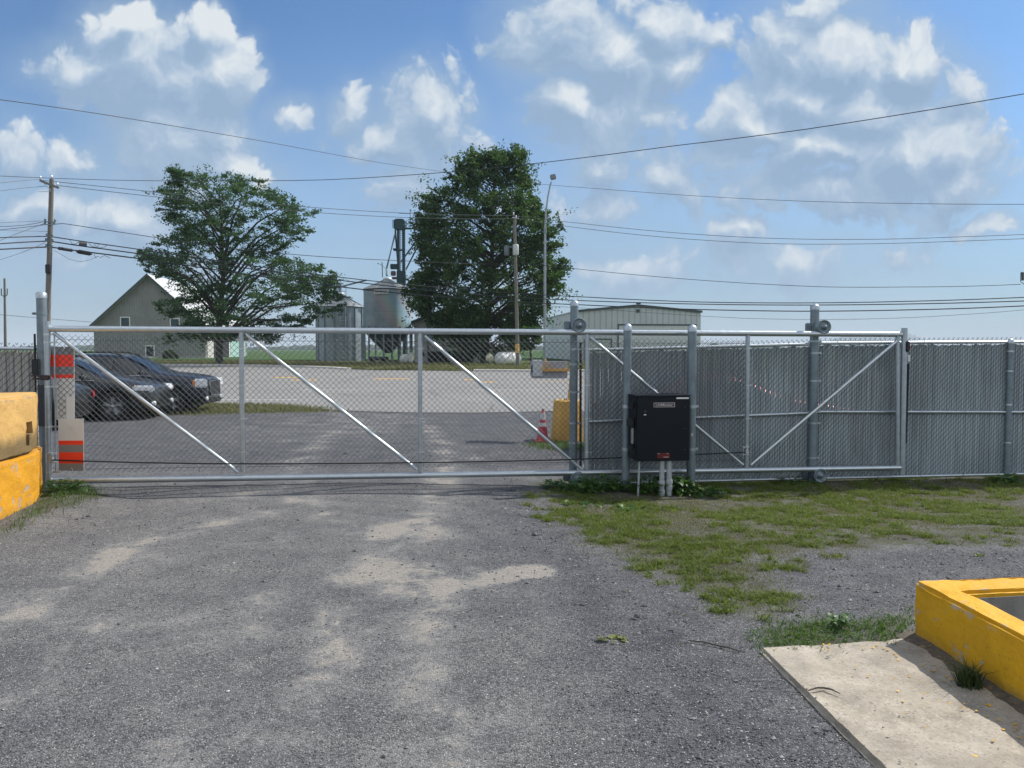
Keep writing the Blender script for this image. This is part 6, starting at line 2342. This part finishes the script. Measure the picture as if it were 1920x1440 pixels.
def pole_mid():
    Y = 56.0
    top = P(964.5, 405, Y); bot = P(971, 690, Y); d = (top - bot).normalized()
    z0 = float(gz(bot.x, Y)); bot = bot + d * ((z0 - bot.z) / d.z)
    t = thing('utility_pole', 'weathered utility pole with grey transformers in front of the large tree', 'utility pole', bot, 'wooden utility poles')
    part('shaft', MB().tube([bot - d * .5, top], [.15, .105], 12), wood_pole, t)
    for px, py, w, h in ((967, 468.5, 11, 19),):
        c = P(px, py, Y - .32); r = w / 2 / FPX * Y; hh = h / FPX * Y
        part('transformer', MB().lathe(c - UP * hh / 2, UP, [(0, r * .9), (.05, r), (hh - .05, r), (hh, r * .9), (hh + .04, 0)], 16), mat('pale_transformer', (.48, .5, .48), .5, .1), t)
    c = P(950, 470, Y - .1)
    part('transformer', MB().lathe(c - UP * .35, UP, [(0, .18), (.05, .2), (.65, .2), (.7, .17), (.74, 0)], 14), mat('dark_transformer', (.12, .14, .15), .5, .1), t)
    part('transformer_arm', MB().box((P(950, 463, Y - .05) + P(968, 463, Y - .05)) / 2, (.8, .06, .07)), galv_dark, t)
    part('yellow_guard', MB().tube([P(969.6, 645, Y) - Vector((0, .02, 0)), P(970, 662, Y) - Vector((0, .02, 0))], (.16), 12), yellow_steel, t)
    m = MB()
    insul(m, P(963, 404, Y)); insul(m, P(968, 410, Y - .2))
    m.tube([P(960, 408, Y - .15), P(973, 410, Y - .15)], .03, 5)
    part('insulator', m, silver, t)
    return t


def pole_far():
    Y = 105.0
    top = P(8.5, 522, Y); bot = P(10, 662, Y); z0 = float(gz(bot.x, Y)); bot.z = z0
    t = thing('utility_pole', 'small far utility pole at the left edge above the fence', 'utility pole', bot, 'wooden utility poles')
    part('shaft', MB().tube([bot - UP * .3, top], [.2, .13], 8), wood_pole, t)
    m = MB()
    for px in (2.5, 13.5):
        m.tube([P(px, 541, Y), P(px, 553, Y)], .07, 6)
    m.tube([P(2, 553, Y), P(9, 557, Y), P(14, 552, Y)], .06, 5)
    part('cutout', m, dark_trim, t)


def pole_right():
    Y = 44.0
    top = P(1931, 425, Y); bot = P(1929, 640, Y); bot.z = float(gz(bot.x, Y))
    t = thing('utility_pole', 'utility pole just past the right edge with only its bracket showing', 'utility pole', bot, 'wooden utility poles')
    part('shaft', MB().tube([bot - UP * .3, top], [.165, .12], 10), wood_pole, t)
    m = MB()
    m.tube([P(1925, 511.5, Y - .2), P(1914, 511, Y - .2)], .03, 5)
    m.tube([P(1914, 512, Y - .2), P(1913.5, 528, Y - .2), P(1920, 533, Y - .2)], .02, 5)
    m.tube([P(1917.5, 512, Y - .2), P(1917.5, 526, Y - .2)], .07, 6)
    part('cutout_bracket', m, dark_trim, t)
    m = MB()
    for py in (441, 448, 533, 560, 567, 575):
        m.box(P(1929, py, Y - .15), (.5, .06, .06))
    part('cable_bracket', m, galv_dark, t)


pole_left(); pole_mid(); pole_far(); pole_right()


def street_lamp():
    Y = 58.0
    b = P(1021.5, 690, Y); b.z = float(gz(b.x, Y))
    t = thing('street_lamp', 'tall thin grey street lamp with a bent neck right of the large tree', 'street lamp', b)
    pts = [b - UP * .3, P(1021.5, 560, Y), P(1022, 430, Y), P(1023.5, 400, Y), P(1027, 370, Y), P(1031, 350, Y), P(1033.5, 341, Y)]
    part('mast', MB().tube(pts, [.13, .11, .09, .07, .062, .058, .055], 10), mat('dull_lamp_mast', (.3, .33, .35), .5, .5), t)
    ax = (P(1042, 327, Y) - P(1032, 343, Y)).normalized()
    c = P(1037, 332, Y)
    x_ = Vector((1, 0, .25)).normalized()
    part('lamp_head', MB().bbox(c, (.42, .3, .38), (x_, Vector((0, 1, 0)), x_.cross(Vector((0, 1, 0)))), .05), mat('lamp_housing', (.2, .21, .22), .5, .4), t)
    part('clamp', MB().tube([P(1021.8, 438, Y), P(1022, 428, Y)], .12, 10), galv_dark, t)


street_lamp()


def wire(label, pts, Y0, Y1, r, m=None, group='overhead wires', name='overhead_wire'):
    """a hanging wire through points seen along it, its distance growing evenly from Y0 to Y1"""
    m = m or cable_mat
    x0, x1 = pts[0][0], pts[-1][0]
    n = 36
    xs_ = [p[0] for p in pts]; ys_ = [p[1] for p in pts]
    # smooth: least squares parabola/cubic through the points
    deg = min(3, len(pts) - 1)
    co = np.polyfit((np.array(xs_) - 900) / 900, ys_, deg)
    res = np.array(ys_) - np.polyval(co, (np.array(xs_) - 900) / 900)
    P3 = []
    for i in range(n + 1):
        px = x0 + (x1 - x0) * i / n
        py = np.polyval(co, (px - 900) / 900) + np.interp(px, xs_, res)
        # even steps in depth along the real span
        f = i / n
        a = (x0 - 960) / FPX * Y0; b = (x1 - 960) / FPX * Y1
        d = (px - 960) / FPX
        # point of the straight plan line a..b that is seen at px
        tt = (d * Y0 - a) / ((b - a) - d * (Y1 - Y0))
        Yq = Y0 + (Y1 - Y0) * tt
        P3.append(P(px, float(py), Yq))
    mb = MB().tube(P3, r, 5, False)
    return solo(name, mb, m, label, 'wire', group, loc=P3[0])


YL, YM, YR = 42.0, 56.0, 44.0
wire('near twisted service wire sagging from the upper left corner to the large tree', [(-120, 172), (0, 187), (300, 232), (500, 266), (700, 303), (845, 324)], 24, 58, .014)
wire('dark wire climbing from the left pole top to the right edge', [(-120, 327), (0, 330), (97, 334), (400, 339), (620, 337), (850, 322), (1000, 307), (1250, 275), (1500, 244), (1920, 176), (2050, 153)], 43, 20, .013)
wire('wire hanging from the large tree to the right edge just below the lamp head', [(1000, 344), (1150, 356), (1300, 367), (1500, 377), (1700, 381.5), (1920, 383), (2050, 382)], 62, 34, .014, cable_grey)
wire('upper bare line from the left pole to the middle pole top', [(76, 338), (300, 361), (600, 390), (800, 401), (964, 404)], YL, YM, .017, cable_grey)
wire('lower bare line from the left pole to the middle pole top', [(110, 348), (300, 370), (600, 399), (800, 409), (968, 410)], YL, YM, .017, cable_grey)
wire('upper bare line from the middle pole to the right edge', [(964, 404), (1100, 420), (1300, 439), (1450, 447), (1600, 449), (1800, 444), (1929, 439)], YM, YR, .017, cable_grey)
wire('lower bare line from the middle pole to the right edge', [(968, 410), (1100, 429), (1300, 449), (1450, 457), (1600, 457.5), (1800, 452), (1929, 447)], YM, YR, .017, cable_grey)
wire('single cable from the left pole passing behind both tree crowns', [(94, 421), (120, 419), (250, 439), (450, 468), (600, 481), (760, 489), (966, 496)], YL, YM, .019)
wire('single cable from the middle pole to the bracket at the right edge', [(966, 492), (1070, 503), (1200, 516), (1400, 531), (1550, 538), (1700, 538), (1914, 533)], YM, YR, .018)
wire('uppermost thick cable between the left and middle poles', [(92, 443), (150, 452), (300, 473), (500, 502), (700, 527), (850, 541), (969, 550)], YL, YM, .03)
wire('middle thick cable between the left and middle poles', [(92, 452), (150, 461), (300, 481), (500, 508), (700, 533), (850, 549), (969, 558)], YL, YM, .034)
wire('lowest thick cable between the left and middle poles', [(92, 463), (150, 471), (300, 490), (500, 520), (700, 545), (850, 558), (969, 566)], YL, YM, .038)
wire('uppermost thick cable from the middle pole to the right edge', [(969, 550), (1100, 557), (1300, 566), (1500, 568), (1700, 565), (1929, 557)], YM, YR, .03)
wire('middle thick cable from the middle pole to the right edge', [(969, 558), (1100, 564), (1300, 570), (1500, 572), (1700, 570), (1929, 564)], YM, YR, .032)
wire('lowest thick cable from the middle pole to the right edge', [(969, 566), (1100, 572), (1300, 580), (1500, 583.5), (1700, 581), (1929, 573)], YM, YR, .034)
wire('thin loose wire hanging lowest before the right edge', [(969, 570), (1100, 578), (1200, 585), (1400, 597), (1600, 598.5), (1800, 590), (1929, 580)], YM, YR, .013, cable_grey)
for lab, pts, r in (('first wire leaving the left pole top towards the left edge', [(-60, 351), (0, 343), (76, 336)], .013), ('second wire leaving the left pole arm towards the left edge', [(-60, 368), (0, 358), (86, 349)], .013),
                    ('thin upper bracket wire left of the pole', [(-60, 420), (0, 417.5), (80, 414)], .013), ('second bracket wire left of the pole', [(-60, 428), (0, 425), (60, 420), (84, 415)], .015),
                    ('third bracket wire left of the pole', [(-60, 436), (0, 431), (86, 421)], .017), ('slanting wire falling from the bracket to the left edge', [(-60, 478), (0, 451), (40, 435), (86, 418)], .013),
                    ('faint level wire left of the pole', [(-60, 431), (0, 432), (90, 434)], .011),
                    ('uppermost thick cable left of the pole', [(-60, 448), (0, 445.5), (90, 443)], .03), ('middle thick cable left of the pole', [(-60, 462), (0, 457), (90, 452)], .034),
                    ('lowest thick cable left of the pole', [(-60, 471), (0, 467.5), (90, 463)], .038), ('slack wire dropping to the left edge below the thick cables', [(-60, 507), (0, 487), (50, 470), (84, 455)], .012)):
    wire(lab, pts, 38, YL, r, cable_grey if r < .014 else cable_mat)
wire('faint far line passing behind the barn eave', [(-60, 585), (0, 590), (90, 597.5), (172, 604)], 96, 106, .03, cable_grey)
# splice cases on the lowest cable and coils
m = MB()
m.tube([P(110, 465.5, 42.2), P(135, 469.5, 42.8)], .09, 10)
solo('splice_case', m, black_plastic, 'shorter black splice case on the lowest cable near the left pole', 'splice case', 'cable splice cases', loc=P(122, 467, 42.5))
m = MB()
m.tube([P(143, 471.5, 42.9), P(148, 472, 43), P(168, 475.5, 43.3), P(172, 476.5, 43.4)], [.05, .12, .12, .05], 10)
solo('splice_case', m, black_plastic, 'longer black splice case on the lowest cable right of the shorter one', 'splice case', 'cable splice cases', loc=P(158, 473, 43))
m = MB()
m.tube([P(148, 456, 43.1), P(163, 458.5, 43.3)], .13, 8)
solo('splice_case', m, mat('grey_splice', (.1, .11, .12), .6), 'grey splice case between the upper two cables', 'splice case', 'cable splice cases', loc=P(155, 457, 43.1))
for lab, pts in (('small wire loop left of the grey splice case', [(131, 450), (135, 457), (141, 458), (146, 455), (150, 452)]), ('drooping double wire loop right of the grey splice case', [(166, 456), (173, 462), (181, 464), (186, 460), (182, 456), (176, 459), (186, 465), (196, 463), (202, 459)]),
                 ('loose tail of wires under the lowest cable', [(176, 476), (180, 484), (184, 480), (188, 483), (196, 479), (207, 484)])):
    m = MB().tube([P(px, py, 43.2 + i * .05) for i, (px, py) in enumerate(pts)], .014, 5)
    solo('cable_loop', m, cable_mat, lab, 'cable loop', loc=P(*pts[0], 43.2))
m = MB().tube([P(102, 470, 42.3), P(130, 486, 42.6), P(150, 491, 42.9), P(170, 487, 43.3), (P(182, 481, 43.5))], .01, 5)
solo('overhead_wire', m, cable_grey, 'thin slack loop hanging under the splice cases', 'wire', 'overhead wires', loc=P(102, 470, 42.3))

# ================================================================== GRASS, WEEDS, STONES
def blades(name, x, y, z, h, w, lean, m, label, cat, kind='stuff', parent=None, off=None, seed=0):
    rs = np.random.default_rng(seed)
    n = len(x)
    a = rs.uniform(0, 2 * math.pi, n); b = rs.uniform(0, 2 * math.pi, n)
    base = np.stack([x, y, z - .006], -1)
    side = np.stack([np.cos(a), np.sin(a), np.zeros(n)], -1) * (w / 2)[:, None]
    ld = np.stack([np.cos(b), np.sin(b), np.zeros(n)], -1) * (lean * h)[:, None]
    up = np.zeros((n, 3)); up[:, 2] = h
    p0 = base - side; p1 = base + side
    mid = base + up * .55 + ld * .35
    p2 = mid + side * .8; p3 = mid - side * .8
    up2 = up.copy(); up2[:, 2] *= np.clip(1 - lean * .35, .3, 1)
    p4 = base + up2 + ld
    V = np.stack([p0, p1, p2, p3, p4], 1).reshape(-1, 3)
    i = np.arange(n)[:, None] * 5
    F = np.concatenate([i + np.array([0, 1, 2]), i + np.array([0, 2, 3]), i + np.array([3, 2, 4])], 0)
    o = np_object(name, V, F, m, parent, off)
    if parent is None: props(o, label, cat, kind=kind)
    return o


grass_m = leafy('grass_blade', (0.065, 0.085, 0.022), (0.25, 0.225, 0.095), .35, .6)
fresh_m = leafy('fresh_grass_blade', (0.045, 0.1, 0.02), (0.11, 0.19, 0.04), .35, .5)
weed_m = leafy('broad_weed_leaf', (0.03, 0.085, 0.018), (0.09, 0.17, 0.035), .35, .45)


def sow(poly, n, fun, rs):
    xs_ = [p[0] for p in poly]; ys_ = [p[1] for p in poly]
    x = rs.uniform(min(xs_) - .4, max(xs_) + .4, n); y = rs.uniform(min(ys_) - .4, max(ys_) + .4, n)
    k = fun(x, y)
    keep = rs.random(n) < k
    return x[keep], y[keep]


rs = np.random.default_rng(77)
def lawn_d(x, y):
    z = grass_zone(x, y)
    pat = fbm(x * 1.3, y * 1.6, 21)
    pat2 = fbm(x * 5.5, y * 5.5, 27)
    return np.clip((z + (pat - .5) * 1.7 + (pat2 - .5) * 1.8 - .47) * 1.8, 0, 1) ** 1.1 * (x < 9.5) * (poly_sd(x, y, LAWN) > -.22)


x, y = sow(LAWN, 230000, lawn_d, rs)
# stragglers thinning out into the gravel
x2, y2 = sow(LAWN, 60000, lambda a, b: .3 * np.clip(1 + poly_sd(a, b, LAWN) / .55, 0, 1) * (fbm(a * 4, b * 4, 91) > .47) * (a < 9.5), rs)
x = np.concatenate([x, x2]); y = np.concatenate([y, y2])
n = len(x)
# thicker tufts, knee to knee in places
cx_, cy_ = sow(LAWN, 16000, lambda a, b: np.clip(lawn_d(a, b) * 1.4 * (fbm(a * 2.3, b * 2.3, 61) > .44), 0, 1), rs)
k_ = 46
tx = np.repeat(cx_, k_) + rs.normal(size=len(cx_) * k_) * np.repeat(rs.uniform(.012, .05, len(cx_)), k_)
ty = np.repeat(cy_, k_) + rs.normal(size=len(cx_) * k_) * np.repeat(rs.uniform(.012, .04, len(cx_)), k_)
nt_ = len(tx)
blades('tuft_grass', tx, ty, near_bump(tx, ty), rs.uniform(.015, .075, nt_) * np.repeat(rs.uniform(.6, 1.2, len(cx_)), k_), rs.uniform(.003, .008, nt_), rs.uniform(.4, 1.7, nt_), leafy('bright_grass_blade', (0.065, 0.1, 0.018), (0.2, 0.24, 0.055), .4, .55), 'brighter green tufts standing in the patchy bank', 'grass', seed=9)
blades('lawn_grass', x, y, near_bump(x, y), rs.uniform(.01, .04, n), rs.uniform(.003, .008, n), rs.uniform(.3, 1.6, n), grass_m, 'patchy short grass on the bank in front of the fence', 'grass', seed=1)
parts_xy = [sow(STRIP, 14000, lambda a, b: np.clip(.5 + poly_sd(a, b, STRIP) / .25 + (fbm(a * 6, b * 6, 3) - .5), 0, 1) ** 2, rs)]
x = np.concatenate([p[0] for p in parts_xy]); y = np.concatenate([p[1] for p in parts_xy])
n = len(x)
blades('strip_grass', x, y, near_bump(x, y), rs.uniform(.015, .062, n), rs.uniform(.003, .009, n), rs.uniform(.4, 1.6, n), fresh_m, 'green grass strip at the head of the pale slab', 'grass', seed=2)
x, y = sow(MOUND, 10000, lambda a, b: np.clip(.5 + poly_sd(a, b, MOUND) / .3 + (fbm(a * 4, b * 4, 5) - .5) * 1.2, 0, 1) ** 2, rs)
n = len(x)
blades('mound_grass', x, y, near_bump(x, y), rs.uniform(.02, .1, n), rs.uniform(.004, .009, n), rs.uniform(.3, 1.2, n), fresh_m, 'grass growing at the foot of the yellow blocks and gate end post', 'grass', seed=3)
x, y = sow(VERGE, 60000, lambda a, b: np.clip(.5 + poly_sd(a, b, VERGE) / .8, 0, 1) ** 2 * (a > -22), rs)
n = len(x)
blades('roadside_grass', x, y, gz(x, y), rs.uniform(.05, .16, n), rs.uniform(.012, .03, n), rs.uniform(.3, 1.0, n), grass_m, 'grass strip between the gravel and the road', 'grass', seed=4)
x, y = sow(CONE_PATCH, 5000, lambda a, b: np.clip(.5 + poly_sd(a, b, CONE_PATCH) / .4 + (fbm(a * 3, b * 3, 6) - .5), 0, 1) ** 2, rs)
n = len(x)
blades('patch_grass', x, y, gz(x, y), rs.uniform(.03, .1, n), rs.uniform(.008, .018, n), rs.uniform(.3, 1.0, n), fresh_m, 'grass patch round the cone and yellow pedestal', 'grass', seed=5)
# far verge tufts along the kerb
x = rs.uniform(-45, 20, 60000); t_ = rs.random(60000) ** 1.2
ye = np.interp(x, [p.x for p in far_edge], [p.y for p in far_edge])
y = ye + .4 + t_ * 15
keep = (fbm(x * .5, y * .5, 44) > .42)
x, y = x[keep], y[keep]; n = len(x)
blades('verge_grass', x, y, gz(x, y) + .05, rs.uniform(.08, .28, n), rs.uniform(.03, .07, n), rs.uniform(.3, 1.0, n), grass_m, 'longer grass on the verge across the road', 'grass', seed=6)


def weed(px, py, r, hgt, nleaf, label, seed, m=None, size=.06, name='weed', group='weeds by the gate machinery'):
    rs = random.Random(seed)
    g = G(px, py); z0 = float(near_bump(np.array([g.x]), np.array([g.y]))[0])
    mb = MB(); st = MB()
    for k in range(nleaf):
        a = rs.uniform(0, 6.283); q = rs.random() ** .6 * r
        h = rs.uniform(.15, 1.0) * hgt * (1 - .5 * q / r)
        c = Vector((g.x + q * math.cos(a), g.y + q * .7 * math.sin(a), z0 + h))
        d = Vector((math.cos(a + rs.uniform(-.8, .8)), math.sin(a + rs.uniform(-.8, .8)), rs.uniform(-.5, .7))).normalized()
        s = d.cross(UP).normalized(); nn = s.cross(d)
        L = size * rs.uniform(.6, 1.5); W = L * rs.uniform(.3, .5)
        pts = [c, c + d * L * .35 + s * W + nn * L * .1, c + d * L * .35 + nn * L * .03, c + d * L * .35 - s * W + nn * L * .1, c + d * L * .75 + s * W * .6 + nn * L * .05, c + d * L * .75, c + d * L * .75 - s * W * .6 + nn * L * .05, c + d * L - nn * L * .18]
        mb.add(pts, [(0, 1, 2), (0, 2, 3), (1, 4, 5, 2), (2, 5, 6, 3), (4, 7, 5), (5, 7, 6)], True)
        if k % 4 == 0:
            b = Vector((g.x + q * .3 * math.cos(a), g.y + q * .3 * math.sin(a), z0 - .02))
            st.tube([b, b.lerp(c, .6) + UP * h * .1, c], .0035, 4, False)
    t = thing(name, label, 'weed', (g.x, g.y, z0), group)
    part('leaves', mb, m or weed_m, t, fix=False)
    part('stems', st, weed_m, t, fix=False)


weed(1090, 922, .28, .2, 170, 'broad leaved weeds round the foot of the drive opening roller post', 1)
weed(1040, 916, .14, .12, 60, 'small low weed on the gravel left of the drive opening roller post', 2)
weed(1132, 918, .3, .2, 190, 'weed bank left of the cabinet, under the gate rail', 3)
weed(1212, 926, .26, .26, 170, 'dark weeds behind the thin conduit under the cabinet', 4)
weed(1272, 926, .16, .26, 110, 'tall bright leaved weed between conduits and the right cabinet post', 5, size=.09)
weed(1325, 930, .24, .12, 110, 'low weeds right of the right cabinet post', 6)
weed(1500, 905, .3, .1, 90, 'low weeds under the second bottom roller', 7)
weed(1885, 905, .16, .09, 50, 'pale cabbage like weed at the fence by the right edge', 8, size=.09)
weed(1180, 958, .2, .04, 60, 'cut weeds lying on the grass in front of the cabinet', 9, size=.05)
weed(1085, 948, .22, .035, 50, 'cut weeds lying at the gravel edge left of the cabinet', 10, size=.045)
weed(1146, 1201, .06, .02, 20, 'uprooted wilted yellow green weed on the open gravel', 11, size=.035, m=leafy('wilted_leaf', (.12, .14, .04), (.24, .26, .09), .3))
weed(112, 930, .3, .16, 120, 'clump of weeds at the foot of the gate end post', 12, size=.06)
weed(1570, 1180, .05, .12, 30, 'single upright weed in the grass strip by the slab', 13, size=.04)
# tuft growing out of the joint at the foot of the amber wall
g = G(1826, 1297)
n = 260
rs2 = np.random.default_rng(5)
a = rs2.uniform(0, 6.28, n); q = rs2.random(n) ** .7 * .055
t = thing('grass_tuft', 'tall grass tuft growing at the foot of the amber wall', 'grass tuft', (g.x, g.y, .03))
blades('tuft_blades', g.x - .02 + q * np.cos(a), g.y + q * np.sin(a), np.full(n, .026), rs2.uniform(.05, .17, n), rs2.uniform(.003, .006, n), rs2.uniform(.2, .9, n), leafy('tuft_blade', (.03, .05, .015), (.08, .11, .035), .3), None, None, parent=t, off=(g.x, g.y, .03), seed=8)


def stones():
    rs = np.random.default_rng(12)
    n = 90000
    # more stones near the viewer, and more on the loose dark gravel
    inv = rs.uniform(1 / 13.0, 1 / 2.2, n)
    y = 1 / inv
    x = rs.uniform(-.75, .75, n) * y
    d = dark_zone(x, y); g_ = grass_zone(x, y); du = dust_zone(x, y)
    keep = rs.random(n) < np.clip(.32 + .7 * d - .5 * g_ - .25 * du + .5 * (fbm(x * 2, y * 2, 8) - .5), .03, 1)
    sp = np.array([(p.x, p.y) for p in [s0, s0 + sd * 3.2, c0 + wdir * 3.0 + wn, c0 + wn * 1.5, c0]])
    on_slab = poly_sd(x, y, [tuple(p) for p in sp])
    keep &= (on_slab < 0.01) | (rs.random(n) < .03 + .25 * (on_slab < .05))
    keep &= poly_sd(x, y, blk(0, 0)) < 0
    x, y, on_slab = x[keep], y[keep], on_slab[keep]; n = len(x)
    r = .0015 + .0052 * rs.random(n) ** 2.2
    r = np.where(rs.random(n) < .01, rs.uniform(.006, .014, n), r)
    r *= np.clip(y / 4, 1.0, 1.8) * (1 + .25 * dark_zone(x, y))
    z = np.where(on_slab > 0.01, .024, near_bump(x, y))
    dirs = np.array([[1, 0, 0], [0, 1, 0], [-1, 0, 0], [0, -1, 0], [0, 0, 1], [0, 0, -1]], float)
    ph = rs.uniform(0, 6.28, n)
    V = []
    for dv in dirs:
        k = r * rs.uniform(.55, 1.3, n)
        cx = dv[0] * np.cos(ph) - dv[1] * np.sin(ph); cy = dv[0] * np.sin(ph) + dv[1] * np.cos(ph)
        V.append(np.stack([x + cx * k * 1.2, y + cy * k * .9, z + dv[2] * k * .62 + r * .3], -1))
    V = np.stack(V, 1).reshape(-1, 3)
    i = np.arange(n)[:, None] * 6
    F = np.concatenate([i + np.array(f) for f in ([0, 1, 4], [1, 2, 4], [2, 3, 4], [3, 0, 4], [1, 0, 5], [2, 1, 5], [3, 2, 5], [0, 3, 5])], 0)
    o = np_object('loose_gravel', V, F, stone_mat())
    props(o, 'loose crushed stones scattered over the gravel drive', 'gravel', kind='stuff')


stones()

# ================================================================== HAZE
def haze():
    mb = MB().box((0, 6600, 66), (18600, 13600, 136))
    m = bpy.data.materials.new('haze_air')
    m.use_nodes = True
    m.node_tree.nodes.clear()
    nt = NT(m.node_tree)
    out = nt.new('ShaderNodeOutputMaterial')
    v = nt.new('ShaderNodeVolumePrincipled')
    v.inputs['Color'].default_value = (0.82, 0.92, 1.0, 1)
    v.inputs['Density'].default_value = 0.00022
    v.inputs['Anisotropy'].default_value = 0.0
    nt.link(v.outputs[0], out.inputs['Volume'])
    o = solo('haze', mb, m, 'thin pale summer haze over the fields', 'haze', kind='stuff')
    o.visible_shadow = True


haze()
